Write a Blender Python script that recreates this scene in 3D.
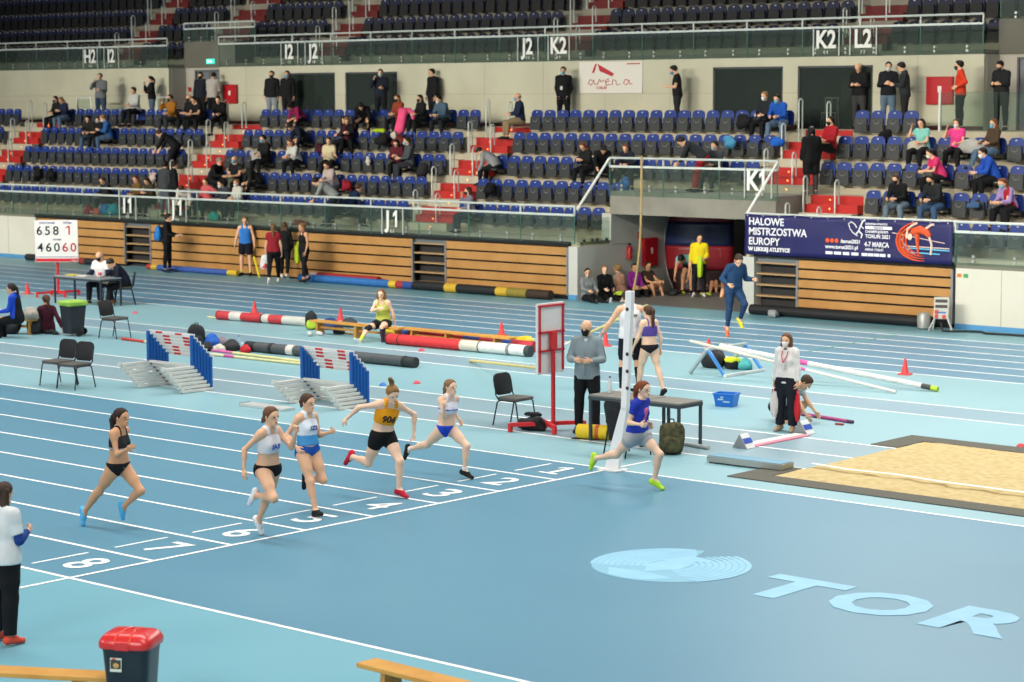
import bpy, bmesh, math, random
import numpy as np
from mathutils import Vector, Matrix

# ---------------------------------------------------------------- scene, camera, light
for o in list(bpy.data.objects): bpy.data.objects.remove(o)
scene = bpy.context.scene
col = scene.collection
PI = math.pi

CAM = np.array([20.1773, -15.1831, 5.4113])
F_PX, YAW, PITCH, ROLL = 2218.77, 0.725163, 0.1094786, -0.0030541
def cam_axes():
    f = np.array([-math.sin(YAW) * math.cos(PITCH), math.cos(YAW) * math.cos(PITCH), -math.sin(PITCH)])
    r = np.array([math.cos(YAW), math.sin(YAW), 0.0]); u = np.cross(r, f)
    return (math.cos(ROLL) * r + math.sin(ROLL) * u, -math.sin(ROLL) * r + math.cos(ROLL) * u, f)
RX, UX, FX = cam_axes()
cam_data = bpy.data.cameras.new('camera')
cam = bpy.data.objects.new('camera', cam_data); col.objects.link(cam)
m = Matrix.Identity(4)
for i in range(3):
    m[i][0], m[i][1], m[i][2], m[i][3] = RX[i], UX[i], -FX[i], CAM[i]
cam.matrix_world = m
cam_data.sensor_width = 36.0
cam_data.lens = 36.0 * F_PX / 1024.0
cam_data.clip_start = 0.5; cam_data.clip_end = 400
cam_data.dof.use_dof = True
cam_data.dof.focus_distance = 31.0
cam_data.dof.aperture_fstop = 2.6
scene.camera = cam

world = bpy.data.worlds.new('world'); scene.world = world; world.use_nodes = True
world.node_tree.nodes['Background'].inputs[0].default_value = (0.80, 0.90, 1.0, 1)
world.node_tree.nodes['Background'].inputs[1].default_value = 0.16

scene.view_settings.view_transform = 'Standard'
scene.view_settings.look = 'None'
scene.view_settings.gamma = 1.0
scene.view_settings.use_curve_mapping = False
scene.view_settings.exposure = 0.08
scene.cycles.max_bounces = 5; scene.cycles.diffuse_bounces = 3; scene.cycles.glossy_bounces = 2
scene.cycles.transmission_bounces = 3; scene.cycles.transparent_max_bounces = 12
scene.cycles.use_denoising = True
scene.cycles.caustics_reflective = False; scene.cycles.caustics_refractive = False
scene.cycles.sample_clamp_indirect = 4.0

def area_light(name, loc, sx, sy, power, spread=180, rot=(0, 0, 0), color=(1.0, 0.97, 0.90)):
    l = bpy.data.lights.new(name, 'AREA'); l.shape = 'RECTANGLE'; l.size = sx; l.size_y = sy
    l.energy = power; l.color = color; l.spread = math.radians(spread)
    o = bpy.data.objects.new(name, l); col.objects.link(o); o.location = loc; o.rotation_euler = rot
    return o
# rows of hall floodlights hung over the arena floor
LIGHT = 1.0
for lx, ly, pw in [(-44, 14, .68), (-26, 14, .68), (-8, 16, .74), (9, 16, .95), (-36, 2, .7), (-18, 2, .66), (0, 2, .66), (14, -6, .7)]:
    area_light('hall_floodlights', (lx, ly, 15.0), 14, 3.0, 1500 * LIGHT * pw, 130)
for lx in (-45, -28, -11, 4):
    area_light('stand_lights', (lx, 3.0, 11.0), 12, 1.6, 820 * LIGHT, 60, (math.radians(77), 0, 0), (1.0, 0.93, 0.78))  # unseen fill added to brighten the seat risers and the stand
for lx in (-12, 0):
    area_light('far_floodlights', (lx, 37.0, 15.5), 10, 3.0, 750 * LIGHT, 110, (math.radians(-48), 0, 0))  # added lights high over the stand, put in for sheen on the floor
for lx in (-40, -14, 12):
    area_light('near_floodlights', (lx, -26.0, 14.5), 14, 3.0, 1900 * LIGHT, 120, (math.radians(42), 0, 0), (1.0, 0.96, 0.90))  # added unseen fill from behind the camera, softens shade on faces
area_light('tunnel_lamp', (-15.0, 32.6, 2.2), 1.4, .3, 9, 160)  # unseen fill added to lift the dark tunnel interior

# ---------------------------------------------------------------- placement helpers (metres)
def pix_ray(x, y): return FX + (x - 512) / F_PX * RX - (y - 341) / F_PX * UX
def G(x, y, z=0.0):
    d = pix_ray(x, y); t = (z - CAM[2]) / d[2]; q = CAM + t * d
    return (float(q[0]), float(q[1]), z)
def W(x, y, Y):
    d = pix_ray(x, y); t = (Y - CAM[1]) / d[1]; q = CAM + t * d
    return (float(q[0]), Y, float(q[2]))
def project(P):
    d = np.array(P, float) - CAM; k = d @ FX
    return 512 + F_PX * (d @ RX) / k, 341 - F_PX * (d @ UX) / k, k

# ---------------------------------------------------------------- materials
def lin(c):
    if isinstance(c, str):
        c = c.lstrip('#'); c = [int(c[i:i + 2], 16) / 255 for i in (0, 2, 4)]
        c = [x / 12.92 if x <= 0.04045 else ((x + 0.055) / 1.055) ** 2.4 for x in c]
    return (*c[:3], 1.0)
_mats = {}
def mat(c, rough=0.6, metal=0.0, noise=0.0, nscale=8.0, emit=0.0, spec=0.4, c2=None, bump=0.0):
    key = (c, rough, metal, noise, nscale, emit, spec, c2, bump)
    if key in _mats: return _mats[key]
    mt = bpy.data.materials.new('mat_' + str(c).strip('#')); mt.use_nodes = True
    nt = mt.node_tree; b = nt.nodes['Principled BSDF']
    b.inputs['Base Color'].default_value = lin(c); b.inputs['Roughness'].default_value = rough
    b.inputs['Metallic'].default_value = metal; b.inputs['Specular IOR Level'].default_value = spec
    if emit:
        b.inputs['Emission Color'].default_value = lin(c); b.inputs['Emission Strength'].default_value = emit
    if noise or c2 or bump:
        tc = nt.nodes.new('ShaderNodeTexCoord'); nz = nt.nodes.new('ShaderNodeTexNoise')
        nz.inputs['Scale'].default_value = nscale; nz.inputs['Detail'].default_value = 5
        nt.links.new(tc.outputs['Object'], nz.inputs['Vector'])
        if noise or c2:
            mx = nt.nodes.new('ShaderNodeMix'); mx.data_type = 'RGBA'
            a = lin(c); mx.inputs['A'].default_value = a
            mx.inputs['B'].default_value = lin(c2) if c2 else tuple([x * (1 - noise) for x in a[:3]] + [1])
            rp = nt.nodes.new('ShaderNodeValToRGB'); rp.color_ramp.elements[0].position = 0.38; rp.color_ramp.elements[1].position = 0.64
            nt.links.new(nz.outputs['Fac'], rp.inputs['Fac']); nt.links.new(rp.outputs['Color'], mx.inputs['Factor'])
            nt.links.new(mx.outputs['Result'], b.inputs['Base Color'])
        if bump:
            bp = nt.nodes.new('ShaderNodeBump'); bp.inputs['Strength'].default_value = bump
            nt.links.new(nz.outputs['Fac'], bp.inputs['Height']); nt.links.new(bp.outputs['Normal'], b.inputs['Normal'])
    _mats[key] = mt
    return mt
def glass_mat(name, tint, alpha=0.75, rough=0.08, fres=0.12):
    if name in _mats: return _mats[name]
    mt = bpy.data.materials.new(name); mt.use_nodes = True; nt = mt.node_tree; nt.nodes.clear()
    out = nt.nodes.new('ShaderNodeOutputMaterial'); tr = nt.nodes.new('ShaderNodeBsdfTransparent')
    tr.inputs[0].default_value = lin(tint)
    gl = nt.nodes.new('ShaderNodeBsdfGlossy'); gl.inputs['Roughness'].default_value = rough
    df = nt.nodes.new('ShaderNodeBsdfDiffuse'); df.inputs[0].default_value = lin('#9fb4aa')
    m1 = nt.nodes.new('ShaderNodeMixShader'); m1.inputs[0].default_value = fres
    m2 = nt.nodes.new('ShaderNodeMixShader'); m2.inputs[0].default_value = 1 - alpha
    nt.links.new(tr.outputs[0], m1.inputs[1]); nt.links.new(gl.outputs[0], m1.inputs[2])
    nt.links.new(m1.outputs[0], m2.inputs[1]); nt.links.new(df.outputs[0], m2.inputs[2])
    nt.links.new(m2.outputs[0], out.inputs[0])
    _mats[name] = mt
    return mt

# ---------------------------------------------------------------- mesh helpers
def rotz(a):
    c, s = math.cos(a), math.sin(a)
    return np.array([[c, -s, 0], [s, c, 0], [0, 0, 1.0]])
def rot_axis(ax, a):
    return np.array(Matrix.Rotation(a, 3, Vector(ax)))
class MB:
    """collects boxes, bars, tubes, prisms; build() links them as ONE mesh object"""
    def __init__(s): s.v = []; s.f = []; s.m = []; s.mi = 0
    def add(s, vs, fs):
        n = len(s.v); s.v += [tuple(map(float, q)) for q in vs]
        for q in fs: s.f.append([n + i for i in q]); s.m.append(s.mi)
        return s
    def box(s, c, d, R=None):
        x, y, z = d[0] / 2, d[1] / 2, d[2] / 2
        p = np.array([(-x, -y, -z), (x, -y, -z), (x, y, -z), (-x, y, -z), (-x, -y, z), (x, -y, z), (x, y, z), (-x, y, z)])
        if R is not None: p = p @ np.asarray(R if not np.isscalar(R) else rotz(R)).T
        return s.add(p + np.array(c), [(3, 2, 1, 0), (4, 5, 6, 7), (0, 1, 5, 4), (1, 2, 6, 5), (2, 3, 7, 6), (3, 0, 4, 7)])
    def span(s, a, b):
        a = np.array(a, float); b = np.array(b, float); return s.box((a + b) / 2, np.abs(b - a))
    def frame(s, a, b, up=(0, 0, 1)):
        a = np.array(a, float); b = np.array(b, float); w = b - a; L = np.linalg.norm(w); w = w / max(L, 1e-9)
        u = np.cross(np.array(up, float), w)
        if np.linalg.norm(u) < 1e-4: u = np.cross((1.0, 0, 0), w)
        u /= np.linalg.norm(u); return a, b, w, u, np.cross(w, u), L
    def bar(s, a, b, wd, ht=None, up=(0, 0, 1)):
        ht = ht or wd; a, b, w, u, v, L = s.frame(a, b, up)
        return s.box((a + b) / 2, (wd, ht, L), np.stack([u, v, w], 1))
    def tube(s, a, b, r, n=8, r2=None):
        r2 = r if r2 is None else r2; a, b, w, u, v, L = s.frame(a, b)
        vs = []; an = [2 * PI * i / n for i in range(n)]
        for c, q in ((a, r), (b, r2)): vs += [c + q * (math.cos(t) * u + math.sin(t) * v) for t in an]
        fs = [(i, (i + 1) % n, n + (i + 1) % n, n + i) for i in range(n)] + [tuple(range(n))[::-1], tuple(range(n, 2 * n))]
        return s.add(vs, fs)
    def path(s, pts, r, n=8, closed=False):
        pts = [np.array(q, float) for q in pts]; N = len(pts); vs = []; up = None
        rr = r if hasattr(r, '__len__') else [r] * N
        for i, q in enumerate(pts):
            d = pts[min(i + 1, N - 1)] - pts[max(i - 1, 0)] if not closed else pts[(i + 1) % N] - pts[i - 1]
            d = d / max(np.linalg.norm(d), 1e-9)
            if up is None:
                up = np.cross(d, (0.3, 0.2, 1.0)); 
            up = up - d * (up @ d); up /= max(np.linalg.norm(up), 1e-9); w = np.cross(d, up)
            vs += [q + rr[i] * (math.cos(2 * PI * k / n) * up + math.sin(2 * PI * k / n) * w) for k in range(n)]
        fs = []
        for i in range(N if closed else N - 1):
            j = (i + 1) % N
            fs += [(i * n + k, i * n + (k + 1) % n, j * n + (k + 1) % n, j * n + k) for k in range(n)]
        if not closed: fs += [tuple(range(n))[::-1], tuple(range((N - 1) * n, N * n))]
        return s.add(vs, fs)
    def lathe(s, prof, n=20, c=(0, 0, 0), sx=1.0, sy=1.0):
        vs = []; N = len(prof)
        for r, z in prof: vs += [(c[0] + sx * r * math.cos(2 * PI * k / n), c[1] + sy * r * math.sin(2 * PI * k / n), c[2] + z) for k in range(n)]
        fs = [(i * n + k, i * n + (k + 1) % n, (i + 1) * n + (k + 1) % n, (i + 1) * n + k) for i in range(N - 1) for k in range(n)]
        fs += [tuple(range(n))[::-1], tuple(range((N - 1) * n, N * n))]
        return s.add(vs, fs)
    def prism(s, poly, o, u, v, w):
        """polygon (2-D) in the plane o + a*u + b*v, thickness along w"""
        o, u, v, w = [np.array(q, float) for q in (o, u, v, w)]
        n = len(poly); vs = [o + a * u + b * v for a, b in poly] + [o + a * u + b * v + w for a, b in poly]
        return s.add(vs, [tuple(range(n))[::-1], tuple(range(n, 2 * n))] + [(i, (i + 1) % n, n + (i + 1) % n, n + i) for i in range(n)])
    def ball(s, c, r, n=10, k=6, R=None):
        r = np.array(r if hasattr(r, '__len__') else (r, r, r), float); vs = [(0, 0, -1.0)]
        for i in range(1, k):
            t = -PI / 2 + PI * i / k
            vs += [(math.cos(t) * math.cos(2 * PI * j / n), math.cos(t) * math.sin(2 * PI * j / n), math.sin(t)) for j in range(n)]
        vs.append((0, 0, 1.0)); L = len(vs) - 1
        fs = [(0, 1 + (j + 1) % n, 1 + j) for j in range(n)] + [(L, 1 + (k - 2) * n + j, 1 + (k - 2) * n + (j + 1) % n) for j in range(n)]
        fs += [(1 + i * n + j, 1 + i * n + (j + 1) % n, 1 + (i + 1) * n + (j + 1) % n, 1 + (i + 1) * n + j) for i in range(k - 2) for j in range(n)]
        p = np.array(vs) * r
        if R is not None: p = p @ np.asarray(R).T
        return s.add(p + np.array(c, float), fs)
    def lump(s, c, r, seed, amp=0.18, R=None, n=16, k=10):
        """soft irregular bag-like body resting on its flattened underside"""
        i0 = len(s.v); s.ball((0, 0, 0), 1.0, n, k); rg = random.Random(seed); ph = [rg.uniform(0, 6.28) for _ in range(6)]
        R = np.eye(3) if R is None else np.asarray(R)
        for i in range(i0, len(s.v)):
            x, y, z = s.v[i]
            g = 1 + 1.25 * amp * (math.sin(3 * x + ph[0]) * math.cos(2.6 * y + ph[1]) + 0.6 * math.sin(5 * y + 4 * z + ph[2]) + 0.4 * math.sin(7 * x - 5 * z + ph[3]))
            sq = lambda t: math.copysign(abs(t) ** 0.66, t)
            q = np.array([sq(x) * g * r[0], sq(y) * g * r[1], max(sq(z) * g, -0.92) * r[2]])
            s.v[i] = tuple(R @ q + np.array(c, float))
        return s
    def build(s, name, mats, parent=None, loc=None, rz=0.0, smooth=False, bevel=0.0, kind=None):
        me = bpy.data.meshes.new(name); me.from_pydata(s.v, [], s.f)
        mats = mats if isinstance(mats, (list, tuple)) else [mats]
        for q in mats: me.materials.append(q)
        if len(mats) > 1: me.polygons.foreach_set('material_index', s.m)
        if bevel:
            bm = bmesh.new(); bm.from_mesh(me)
            bmesh.ops.recalc_face_normals(bm, faces=bm.faces)
            es = [e for e in bm.edges if len(e.link_faces) == 2 and e.calc_face_angle(0) > 0.6]
            bmesh.ops.bevel(bm, geom=es, offset=bevel, segments=2, profile=0.6, affect='EDGES', clamp_overlap=True)
            bm.to_mesh(me); bm.free()
        elif smooth or True:
            bm = bmesh.new(); bm.from_mesh(me); bmesh.ops.recalc_face_normals(bm, faces=bm.faces); bm.to_mesh(me); bm.free()
        if smooth:
            me.polygons.foreach_set('use_smooth', [True] * len(me.polygons))
            try: me.set_sharp_from_angle(angle=math.radians(42))
            except Exception: pass
        o = bpy.data.objects.new(name, me); col.objects.link(o)
        if parent is not None: o.parent = parent
        if loc is not None: o.location = loc
        if rz: o.rotation_euler = (0, 0, rz)
        if kind: o['kind'] = kind
        return o
def tag(o, label=None, cat=None, group=None, kind=None):
    if label: o['label'] = label
    if cat: o['category'] = cat
    if group: o['group'] = group
    if kind: o['kind'] = kind
    return o
def thing(name, label, cat, loc=(0, 0, 0), rz=0.0, group=None):
    o = bpy.data.objects.new(name, None); col.objects.link(o); o.empty_display_size = 0.1
    o.location = loc; o.rotation_euler = (0, 0, rz)
    return tag(o, label, cat, group)
def copy_tree(src, parent=None):
    c = src.copy(); col.objects.link(c)
    if parent is not None: c.parent = parent
    for ch in src.children: copy_tree(ch, c)
    return c
def text_mesh(name, body, size, material, parent=None, loc=(0, 0, 0), R=None, extrude=0.004, bold=0.0, align='LEFT', sx=1.0, kind=None, shear=0.0):
    cu = bpy.data.curves.new(name, 'FONT'); cu.body = body; cu.size = size; cu.extrude = extrude; cu.offset = bold
    cu.align_x = align; cu.resolution_u = 3; cu.shear = shear
    t = bpy.data.objects.new(name, cu); col.objects.link(t)
    dg = bpy.context.evaluated_depsgraph_get()
    me = bpy.data.meshes.new_from_object(t.evaluated_get(dg)); bpy.data.objects.remove(t); bpy.data.curves.remove(cu)
    me.materials.clear(); me.materials.append(material)
    o = bpy.data.objects.new(name, me); col.objects.link(o)
    M = Matrix.Identity(4)
    if R is not None:
        for i in range(3):
            for j in range(3): M[i][j] = R[i][j]
    M = Matrix.Translation(Vector(loc)) @ M @ Matrix.Diagonal((sx, 1, 1, 1))
    o.data.transform(M)
    if parent is not None: o.parent = parent
    if kind: o['kind'] = kind
    return o
R_UP = np.array([[1, 0, 0], [0, 0, -1], [0, 1, 0.0]])        # upright text facing -Y
# ---------------------------------------------------------------- floor
LW = 1.22
def floor_mat(c, c2, rough=0.42):
    key = 'floor' + c
    if key in _mats: return _mats[key]
    mt = mat(c, rough, noise=0, c2=c2, nscale=0.22, spec=0.5); mt.name = 'track_rubber'
    nt = mt.node_tree; b = nt.nodes['Principled BSDF']
    tc = nt.nodes.new('ShaderNodeTexCoord'); nz = nt.nodes.new('ShaderNodeTexNoise'); nz.inputs['Scale'].default_value = 90
    nt.links.new(tc.outputs['Object'], nz.inputs['Vector'])
    bp = nt.nodes.new('ShaderNodeBump'); bp.inputs['Strength'].default_value = 0.10
    nt.links.new(nz.outputs['Fac'], bp.inputs['Height']); nt.links.new(bp.outputs['Normal'], b.inputs['Normal'])
    _mats[key] = mt
    return mt
DARK, LIGHT_F, NEAR_F = ('#578aa2', '#52859e'), ('#88b2bc', '#82adb8'), ('#70a8b8', '#6aa3b4')
FAR_F = ('#6a9dab', '#6699a8')
zones = [(-14, 0, NEAR_F), (0, 9.76, DARK), (9.76, 11.6, LIGHT_F), (11.6, 14.1, ('#85a1ac', '#7f9ca8')), (14.1, 17.5, LIGHT_F),
         (17.5, 18.72, ('#809fae', '#7a9aaa')), (18.72, 22.3, LIGHT_F), (22.3, 28.2, ('#5c8ba5', '#5786a1')), (28.2, 30.4, FAR_F)]
fb = MB(); fmats = []
for i, (a, b, c) in enumerate(zones):
    fmats.append(floor_mat(*c)); fb.mi = i
    fb.add([(-80, a, 0), (22, a, 0), (22, b, 0), (-80, b, 0)], [(0, 1, 2, 3)])
fmats.append(mat('#6b6a66', 0.5)); fb.mi = len(fmats) - 1
fb.add([(-18.4, 30.4, 0), (-12.0, 30.4, 0), (-12.0, 40, 0), (-18.4, 40, 0)], [(0, 1, 2, 3)])
floor = fb.build('floor', fmats, kind='structure'); tag(floor, 'blue and turquoise rubber sports hall floor')
WHITE_L = mat('#f4f6f6', 0.5)
lm = MB()
def line(x0, x1, y0, y1, z=0.003): lm.add([(x0, y0, z), (x1, y0, z), (x1, y1, z), (x0, y1, z)], [(0, 1, 2, 3)])
for n in range(9):
    w = 0.06
    if n in (0, 8): line(-80, 22, n * LW - w / 2, n * LW + w / 2)
    else: line(-80, 0, n * LW - w / 2, n * LW + w / 2)
line(-0.03, 0.03, -0.75, 10.7, 0.0045)
for n in range(8): line(-1.0, -0.955, n * LW + 0.2, n * LW + 1.02)
for y in (11.6, 12.88, 14.1): line(-80, 2.16, y - 0.032, y + 0.032)
for y in (17.5, 18.72): line(-80, 22, y - 0.032, y + 0.032)
for n in range(7): line(-80, 22, 22.3 + n * 0.985 - 0.04, 22.3 + n * 0.985 + 0.04)
lm.build('lane_lines', WHITE_L, floor, kind='structure')
gm = MB()          # thin green relay mark crossing the back lanes
a, b = G(809, 351.5), G(895, 335)
gm.bar((a[0], a[1], 0.004), (b[0], b[1], 0.004), 0.06, 0.002)
gm.build('relay_mark', mat('#4f9f8c', 0.5), floor, kind='structure')
R_NUM = np.array([[0, 1, 0], [1, 0, 0], [0, 0, 1.0]])
def fit_text(name, ch, m_, right, upv, x0, x1, y0, y1, org, bold=.02):
    """one painted character stretched to a box: right/upv are floor directions"""
    o = text_mesh(name, ch, 1.0, m_, None, (0, 0, 0), None, .0005, bold, 'LEFT', 1.0)
    vv = np.array([v.co[:] for v in o.data.vertices]); lo, hi = vv.min(0), vv.max(0); uv = (vv - lo) / np.maximum(hi - lo, 1e-6)
    P = np.outer(x0 + uv[:, 0] * (x1 - x0), right) + np.outer(y0 + uv[:, 1] * (y1 - y0), upv) + np.array(org); P[:, 2] += .004 + uv[:, 2] * .001
    o.data.vertices.foreach_set('co', P.ravel()); o.data.update(); o.parent = floor; o['kind'] = 'structure'
    return o
for n in range(8):
    ch = str(8 - n)
    if n == 7:
        q = MB(); q.prism([(.40, .1), (.60, .1), (.60, 1), (.44, 1), (.12, .86), (.12, .72), (.40, .84)], (-.68, n * LW + .32, .004), (.42, 0, 0), (0, .6, 0), (0, 0, .001)); q.prism([(.1, 0), (.9, 0), (.9, .11), (.1, .11)], (-.68, n * LW + .32, .004), (.42, 0, 0), (0, .6, 0), (0, 0, .001)); q.build('lane_number', WHITE_L, floor, kind='structure'); continue
    fit_text('lane_number', ch, WHITE_L, (1, 0, 0), (0, 1, 0), -.67 if ch != '1' else -.62, -.32 if ch != '1' else -.40, n * LW + .32, n * LW + .92, (0, 0, 0), .010)
PALE = mat('#8fc3dd', 0.5, c2='#87bcd8', nscale=3)
for ch, x0, x1 in (('T', 5.98, 7.02), ('O', 7.10, 8.22), ('R', 8.42, 9.42), ('U', 9.62, 10.6), ('Ń', 10.8, 11.8)):
    fit_text('floor_lettering', ch, PALE, (1, 0, 0), (0, 1, 0), x0, x1, 4.35, 5.42, (0, 0, 0), .04)
# pale winged crest painted on the floor
cb = MB(); cx, cy, cr = 4.74, 5.0, 0.95
HALF = mat('#7bb0c8', .5)
def crest_disc(): 
    an = np.linspace(PI * .56, PI * 2.34, 40); q = MB(); q.prism([(cr * .97 * math.cos(t), cr * .97 * math.sin(t)) for t in an] + [(.12, .05)], (cx, cy, .0022), (1, 0, 0), (0, 1, 0), (0, 0, .0006)); q.build('floor_crest_ground', HALF, floor, kind='structure')
crest_disc()
def disc_poly(pts): cb.prism([(1.36 * a_, 1.36 * b_) for a_, b_ in pts], (cx, cy, 0.003 + len(cb.f) * 2e-6), (1, 0, 0), (0, 1, 0), (0, 0, 0.0008))
for sgn in (-1, 1):
    for k in range(9):                      # feathers of the two wings, in rings
        r0, r1 = 0.20 + k * 0.056, 0.20 + k * 0.056 + 0.044
        a0, a1 = (0.05 + 0.03 * k, 2.55 - 0.05 * k)
        arc = np.linspace(a0, a1, 14)
        pts = [(sgn * r1 * math.cos(t - 0.9), r1 * math.sin(t - 0.9)) for t in arc] + [(sgn * r0 * math.cos(t - 0.9), r0 * math.sin(t - 0.9)) for t in arc[::-1]]
        disc_poly(pts)
disc_poly([(0.10 * math.cos(t), 0.28 + 0.13 * math.sin(t)) for t in np.linspace(0, 2 * PI, 18)[:-1]])
disc_poly([(-0.13, 0.2), (-0.17, -0.1), (0, -0.36), (0.17, -0.1), (0.13, 0.2)])
disc_poly([(-0.34, -0.42), (-0.05, -0.36), (0.05, -0.36), (0.34, -0.42), (0.18, -0.62), (0, -0.66), (-0.18, -0.62)])
disc_poly([(0.08, 0.36), (0.26, 0.33), (0.10, 0.24)])
cb.build('floor_crest', PALE, floor, kind='structure')

# ---------------------------------------------------------------- sand pit with mats
rgm = np.random.RandomState(3)
sb = MB(); nx, ny = 150, 60
xs = np.linspace(2.15, 12.0, nx); ys = np.linspace(10.77, 14.92, ny)
gx, gy = np.meshgrid(xs, ys, indexing='ij')
hh = 0.02 + 0 * gx
for k in range(60):
    fx, fy, ph = rgm.uniform(1, 14), rgm.uniform(1, 14), rgm.uniform(0, 6.28)
    hh += 0.0016 * np.sin(fx * gx + ph) * np.cos(fy * gy + ph * 2)
for k in range(150):
    px_, py_ = rgm.uniform(2.3, 9), rgm.uniform(10.85, 11.65); s_ = rgm.uniform(0.05, 0.14)
    hh += rgm.uniform(-0.035, 0.03) * np.exp(-((gx - px_) ** 2 + (gy - py_) ** 2) / s_ ** 2)
for k in range(16):
    px_, py_ = rgm.uniform(2.6, 9), rgm.uniform(11.8, 14.7); s_ = rgm.uniform(0.1, 0.3)
    hh += rgm.uniform(-0.03, 0.02) * np.exp(-((gx - px_) ** 2 + (gy - py_) ** 2) / s_ ** 2)
hh = np.maximum(hh, 0.006); hh[0, :] = hh[-1, :] = 0.004; hh[:, 0] = hh[:, -1] = 0.004
vs = np.stack([gx, gy, hh], -1).reshape(-1, 3)
sb.add(vs, [(i * ny + j, (i + 1) * ny + j, (i + 1) * ny + j + 1, i * ny + j + 1) for i in range(nx - 1) for j in range(ny - 1)])
sand = sb.build('sand', mat('#c6b489', 0.95, c2='#b8a373', nscale=9, spec=0.1, bump=0.15), smooth=True)
tag(sand, 'pale raked sand filling the long jump pit', 'sand', kind='stuff')
MATC = mat('#4b4a44', 0.9, c2='#6b6a5f', nscale=60, bump=0.5)
def edge_mat(label, x0, x1, y0, y1):
    o = MB().span((x0 - (x0 + x1) / 2, y0 - (y0 + y1) / 2, 0), (x1 - (x0 + x1) / 2, y1 - (y0 + y1) / 2, 0.016)).build('sand_mat', MATC, loc=((x0 + x1) / 2, (y0 + y1) / 2, 0.0), bevel=0.005)
    tag(o, label, 'mat', 'dark ribbed mats around the sand pit')
edge_mat('dark ribbed mat strip along the near long side of the sand pit', 1.67, 12, 10.33, 10.77)
edge_mat('dark ribbed mat strip along the far long side of the sand pit', 1.65, 12, 14.93, 15.37)
edge_mat('small dark mat at the near corner of the sand pit by the metal rail', 1.67, 2.14, 10.775, 11.55)
edge_mat('small dark mat at the far left corner of the sand pit', 1.65, 2.14, 14.15, 14.925)
tp = MB()
pts = [(2.2, 11.72), (2.9, 11.62), (3.6, 11.70), (4.4, 11.60), (5.4, 11.58), (7, 11.62), (10, 11.60)]
for a, b in zip(pts[:-1], pts[1:]): tp.bar((a[0], a[1], 0.075), (b[0], b[1], 0.075), 0.07, 0.004)
tag(tp.build('measuring_tape', mat('#f1efe8', 0.6)), 'white tape stretched lengthwise over the sand', 'tape')

# ---------------------------------------------------------------- the stand: concrete
CONC = mat('#bdb59f', 0.85, c2='#afa792', nscale=1.2)
CONC_D = mat('#6e6c63', 0.85, c2='#65635a', nscale=1.0)
WALLW = mat('#c2c0ab', 0.8, c2='#b9b7a2', nscale=0.8)
BLACK = mat('#0c0d10', 0.7); STEEL = mat('#b9bcb8', 0.35, metal=0.6); RAILW = mat('#c9d1cd', 0.4, metal=0.2)
RED_ST = mat('#b3231f', 0.6, noise=0.12, nscale=2)
Y0, TR, RI, Z0 = 31.45, 0.80, 0.66, 1.55
XL, XR = -64.0, 6.0
VA, VB = -17.8, -12.36               # tunnel opening
def zf(r): return Z0 + RI * r
st = MB()
for (a, b) in ((XL, VA), (VB, XR)):
    st.span((a, 30.42, 1.40), (b, 37.3, Z0))
    st.span((a, Y0 + TR, Z0 - .1), (b, 37.3, zf(1)))
hd = MB()
for r in (2, 3, 4):
    st.span((XL, Y0 + TR * r, zf(r) - .76), (VA, 37.3, zf(r))); st.span((VB, Y0 + TR * r, zf(r) - .76), (XR, 37.3, zf(r)))
    (hd if r == 2 else st).span((VA, 31.70 if r == 2 else Y0 + TR * r, 2.25 if r == 2 else zf(r) - .7), (VB, 37.3, zf(r)))
st.span((XL, Y0 + TR * 5, 4.0), (XR, 37.4, 4.5))
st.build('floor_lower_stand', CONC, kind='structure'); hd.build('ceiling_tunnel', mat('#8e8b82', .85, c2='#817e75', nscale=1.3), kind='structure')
# tunnel walls, end panels and the white hall walls under the stand
wt = MB()
wt.span((VA - 0.3, 30.3, 0), (VA + .015, 38.2, 1.42)); wt.span((VA - .3, 31.72, 1.41), (VA + .015, 38.2, 2.26))
wt.span((VB - .015, 30.3, 0), (VB + .33, 38.2, 1.42)); wt.span((VB - .015, 31.72, 1.41), (VB + .3, 38.2, 2.26))
wt.build('wall_tunnel', mat('#c3c4be', 0.8, c2='#b9bab4', nscale=.7), kind='structure')
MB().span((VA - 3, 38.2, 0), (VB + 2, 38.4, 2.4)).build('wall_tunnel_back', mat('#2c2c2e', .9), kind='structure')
HW = mat('#d4d2c6', 0.75, c2='#cbc9bd', nscale=.5)
for nm, a, b in (('wall_left', XL, -41.65), ('wall_right', -6.30, XR)):
    MB().span((a, 30.3, 0.12), (b, 30.42, 1.42)).build(nm, HW, kind='structure')
    MB().span((a, 30.29, 0), (b, 30.42, 0.12)).build('baseboard_' + nm[5:], mat('#4f8fc0', .6), kind='structure')
    for x in np.arange(a + 1.2, b, 2.45): MB().span((x - .008, 30.297, .12), (x + .008, 30.30, 1.42)).build('trim_1', mat('#9d9c94', .8), kind='structure')
MB().span((VA - 0.28, 30.27, 0), (VA, 30.3, .13)).build('baseboard_tunnel', mat('#4f8fc0', .6), kind='structure')
bk = MB()
for a, b in ((-41.65, VA - .3), (VB + .33, -6.30)):
    bk.span((a, 30.62, 0), (b, 30.7, 1.42)); bk.span((a, 30.27, 1.43), (b, 30.42, 1.545))
bk.build('wall_under_stand', BLACK, kind='structure')  # black panel stands in for the dark void under the deck; upper strip is a band
FASC = mat('#7b786a', 0.8)
fs_ = MB()
for a, b in ((XL, -41.65), (-6.3, XR)): fs_.span((a, 30.30, 1.42), (b, 30.42, 1.545))
fs_.build('trim_2', FASC, kind='structure')
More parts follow.
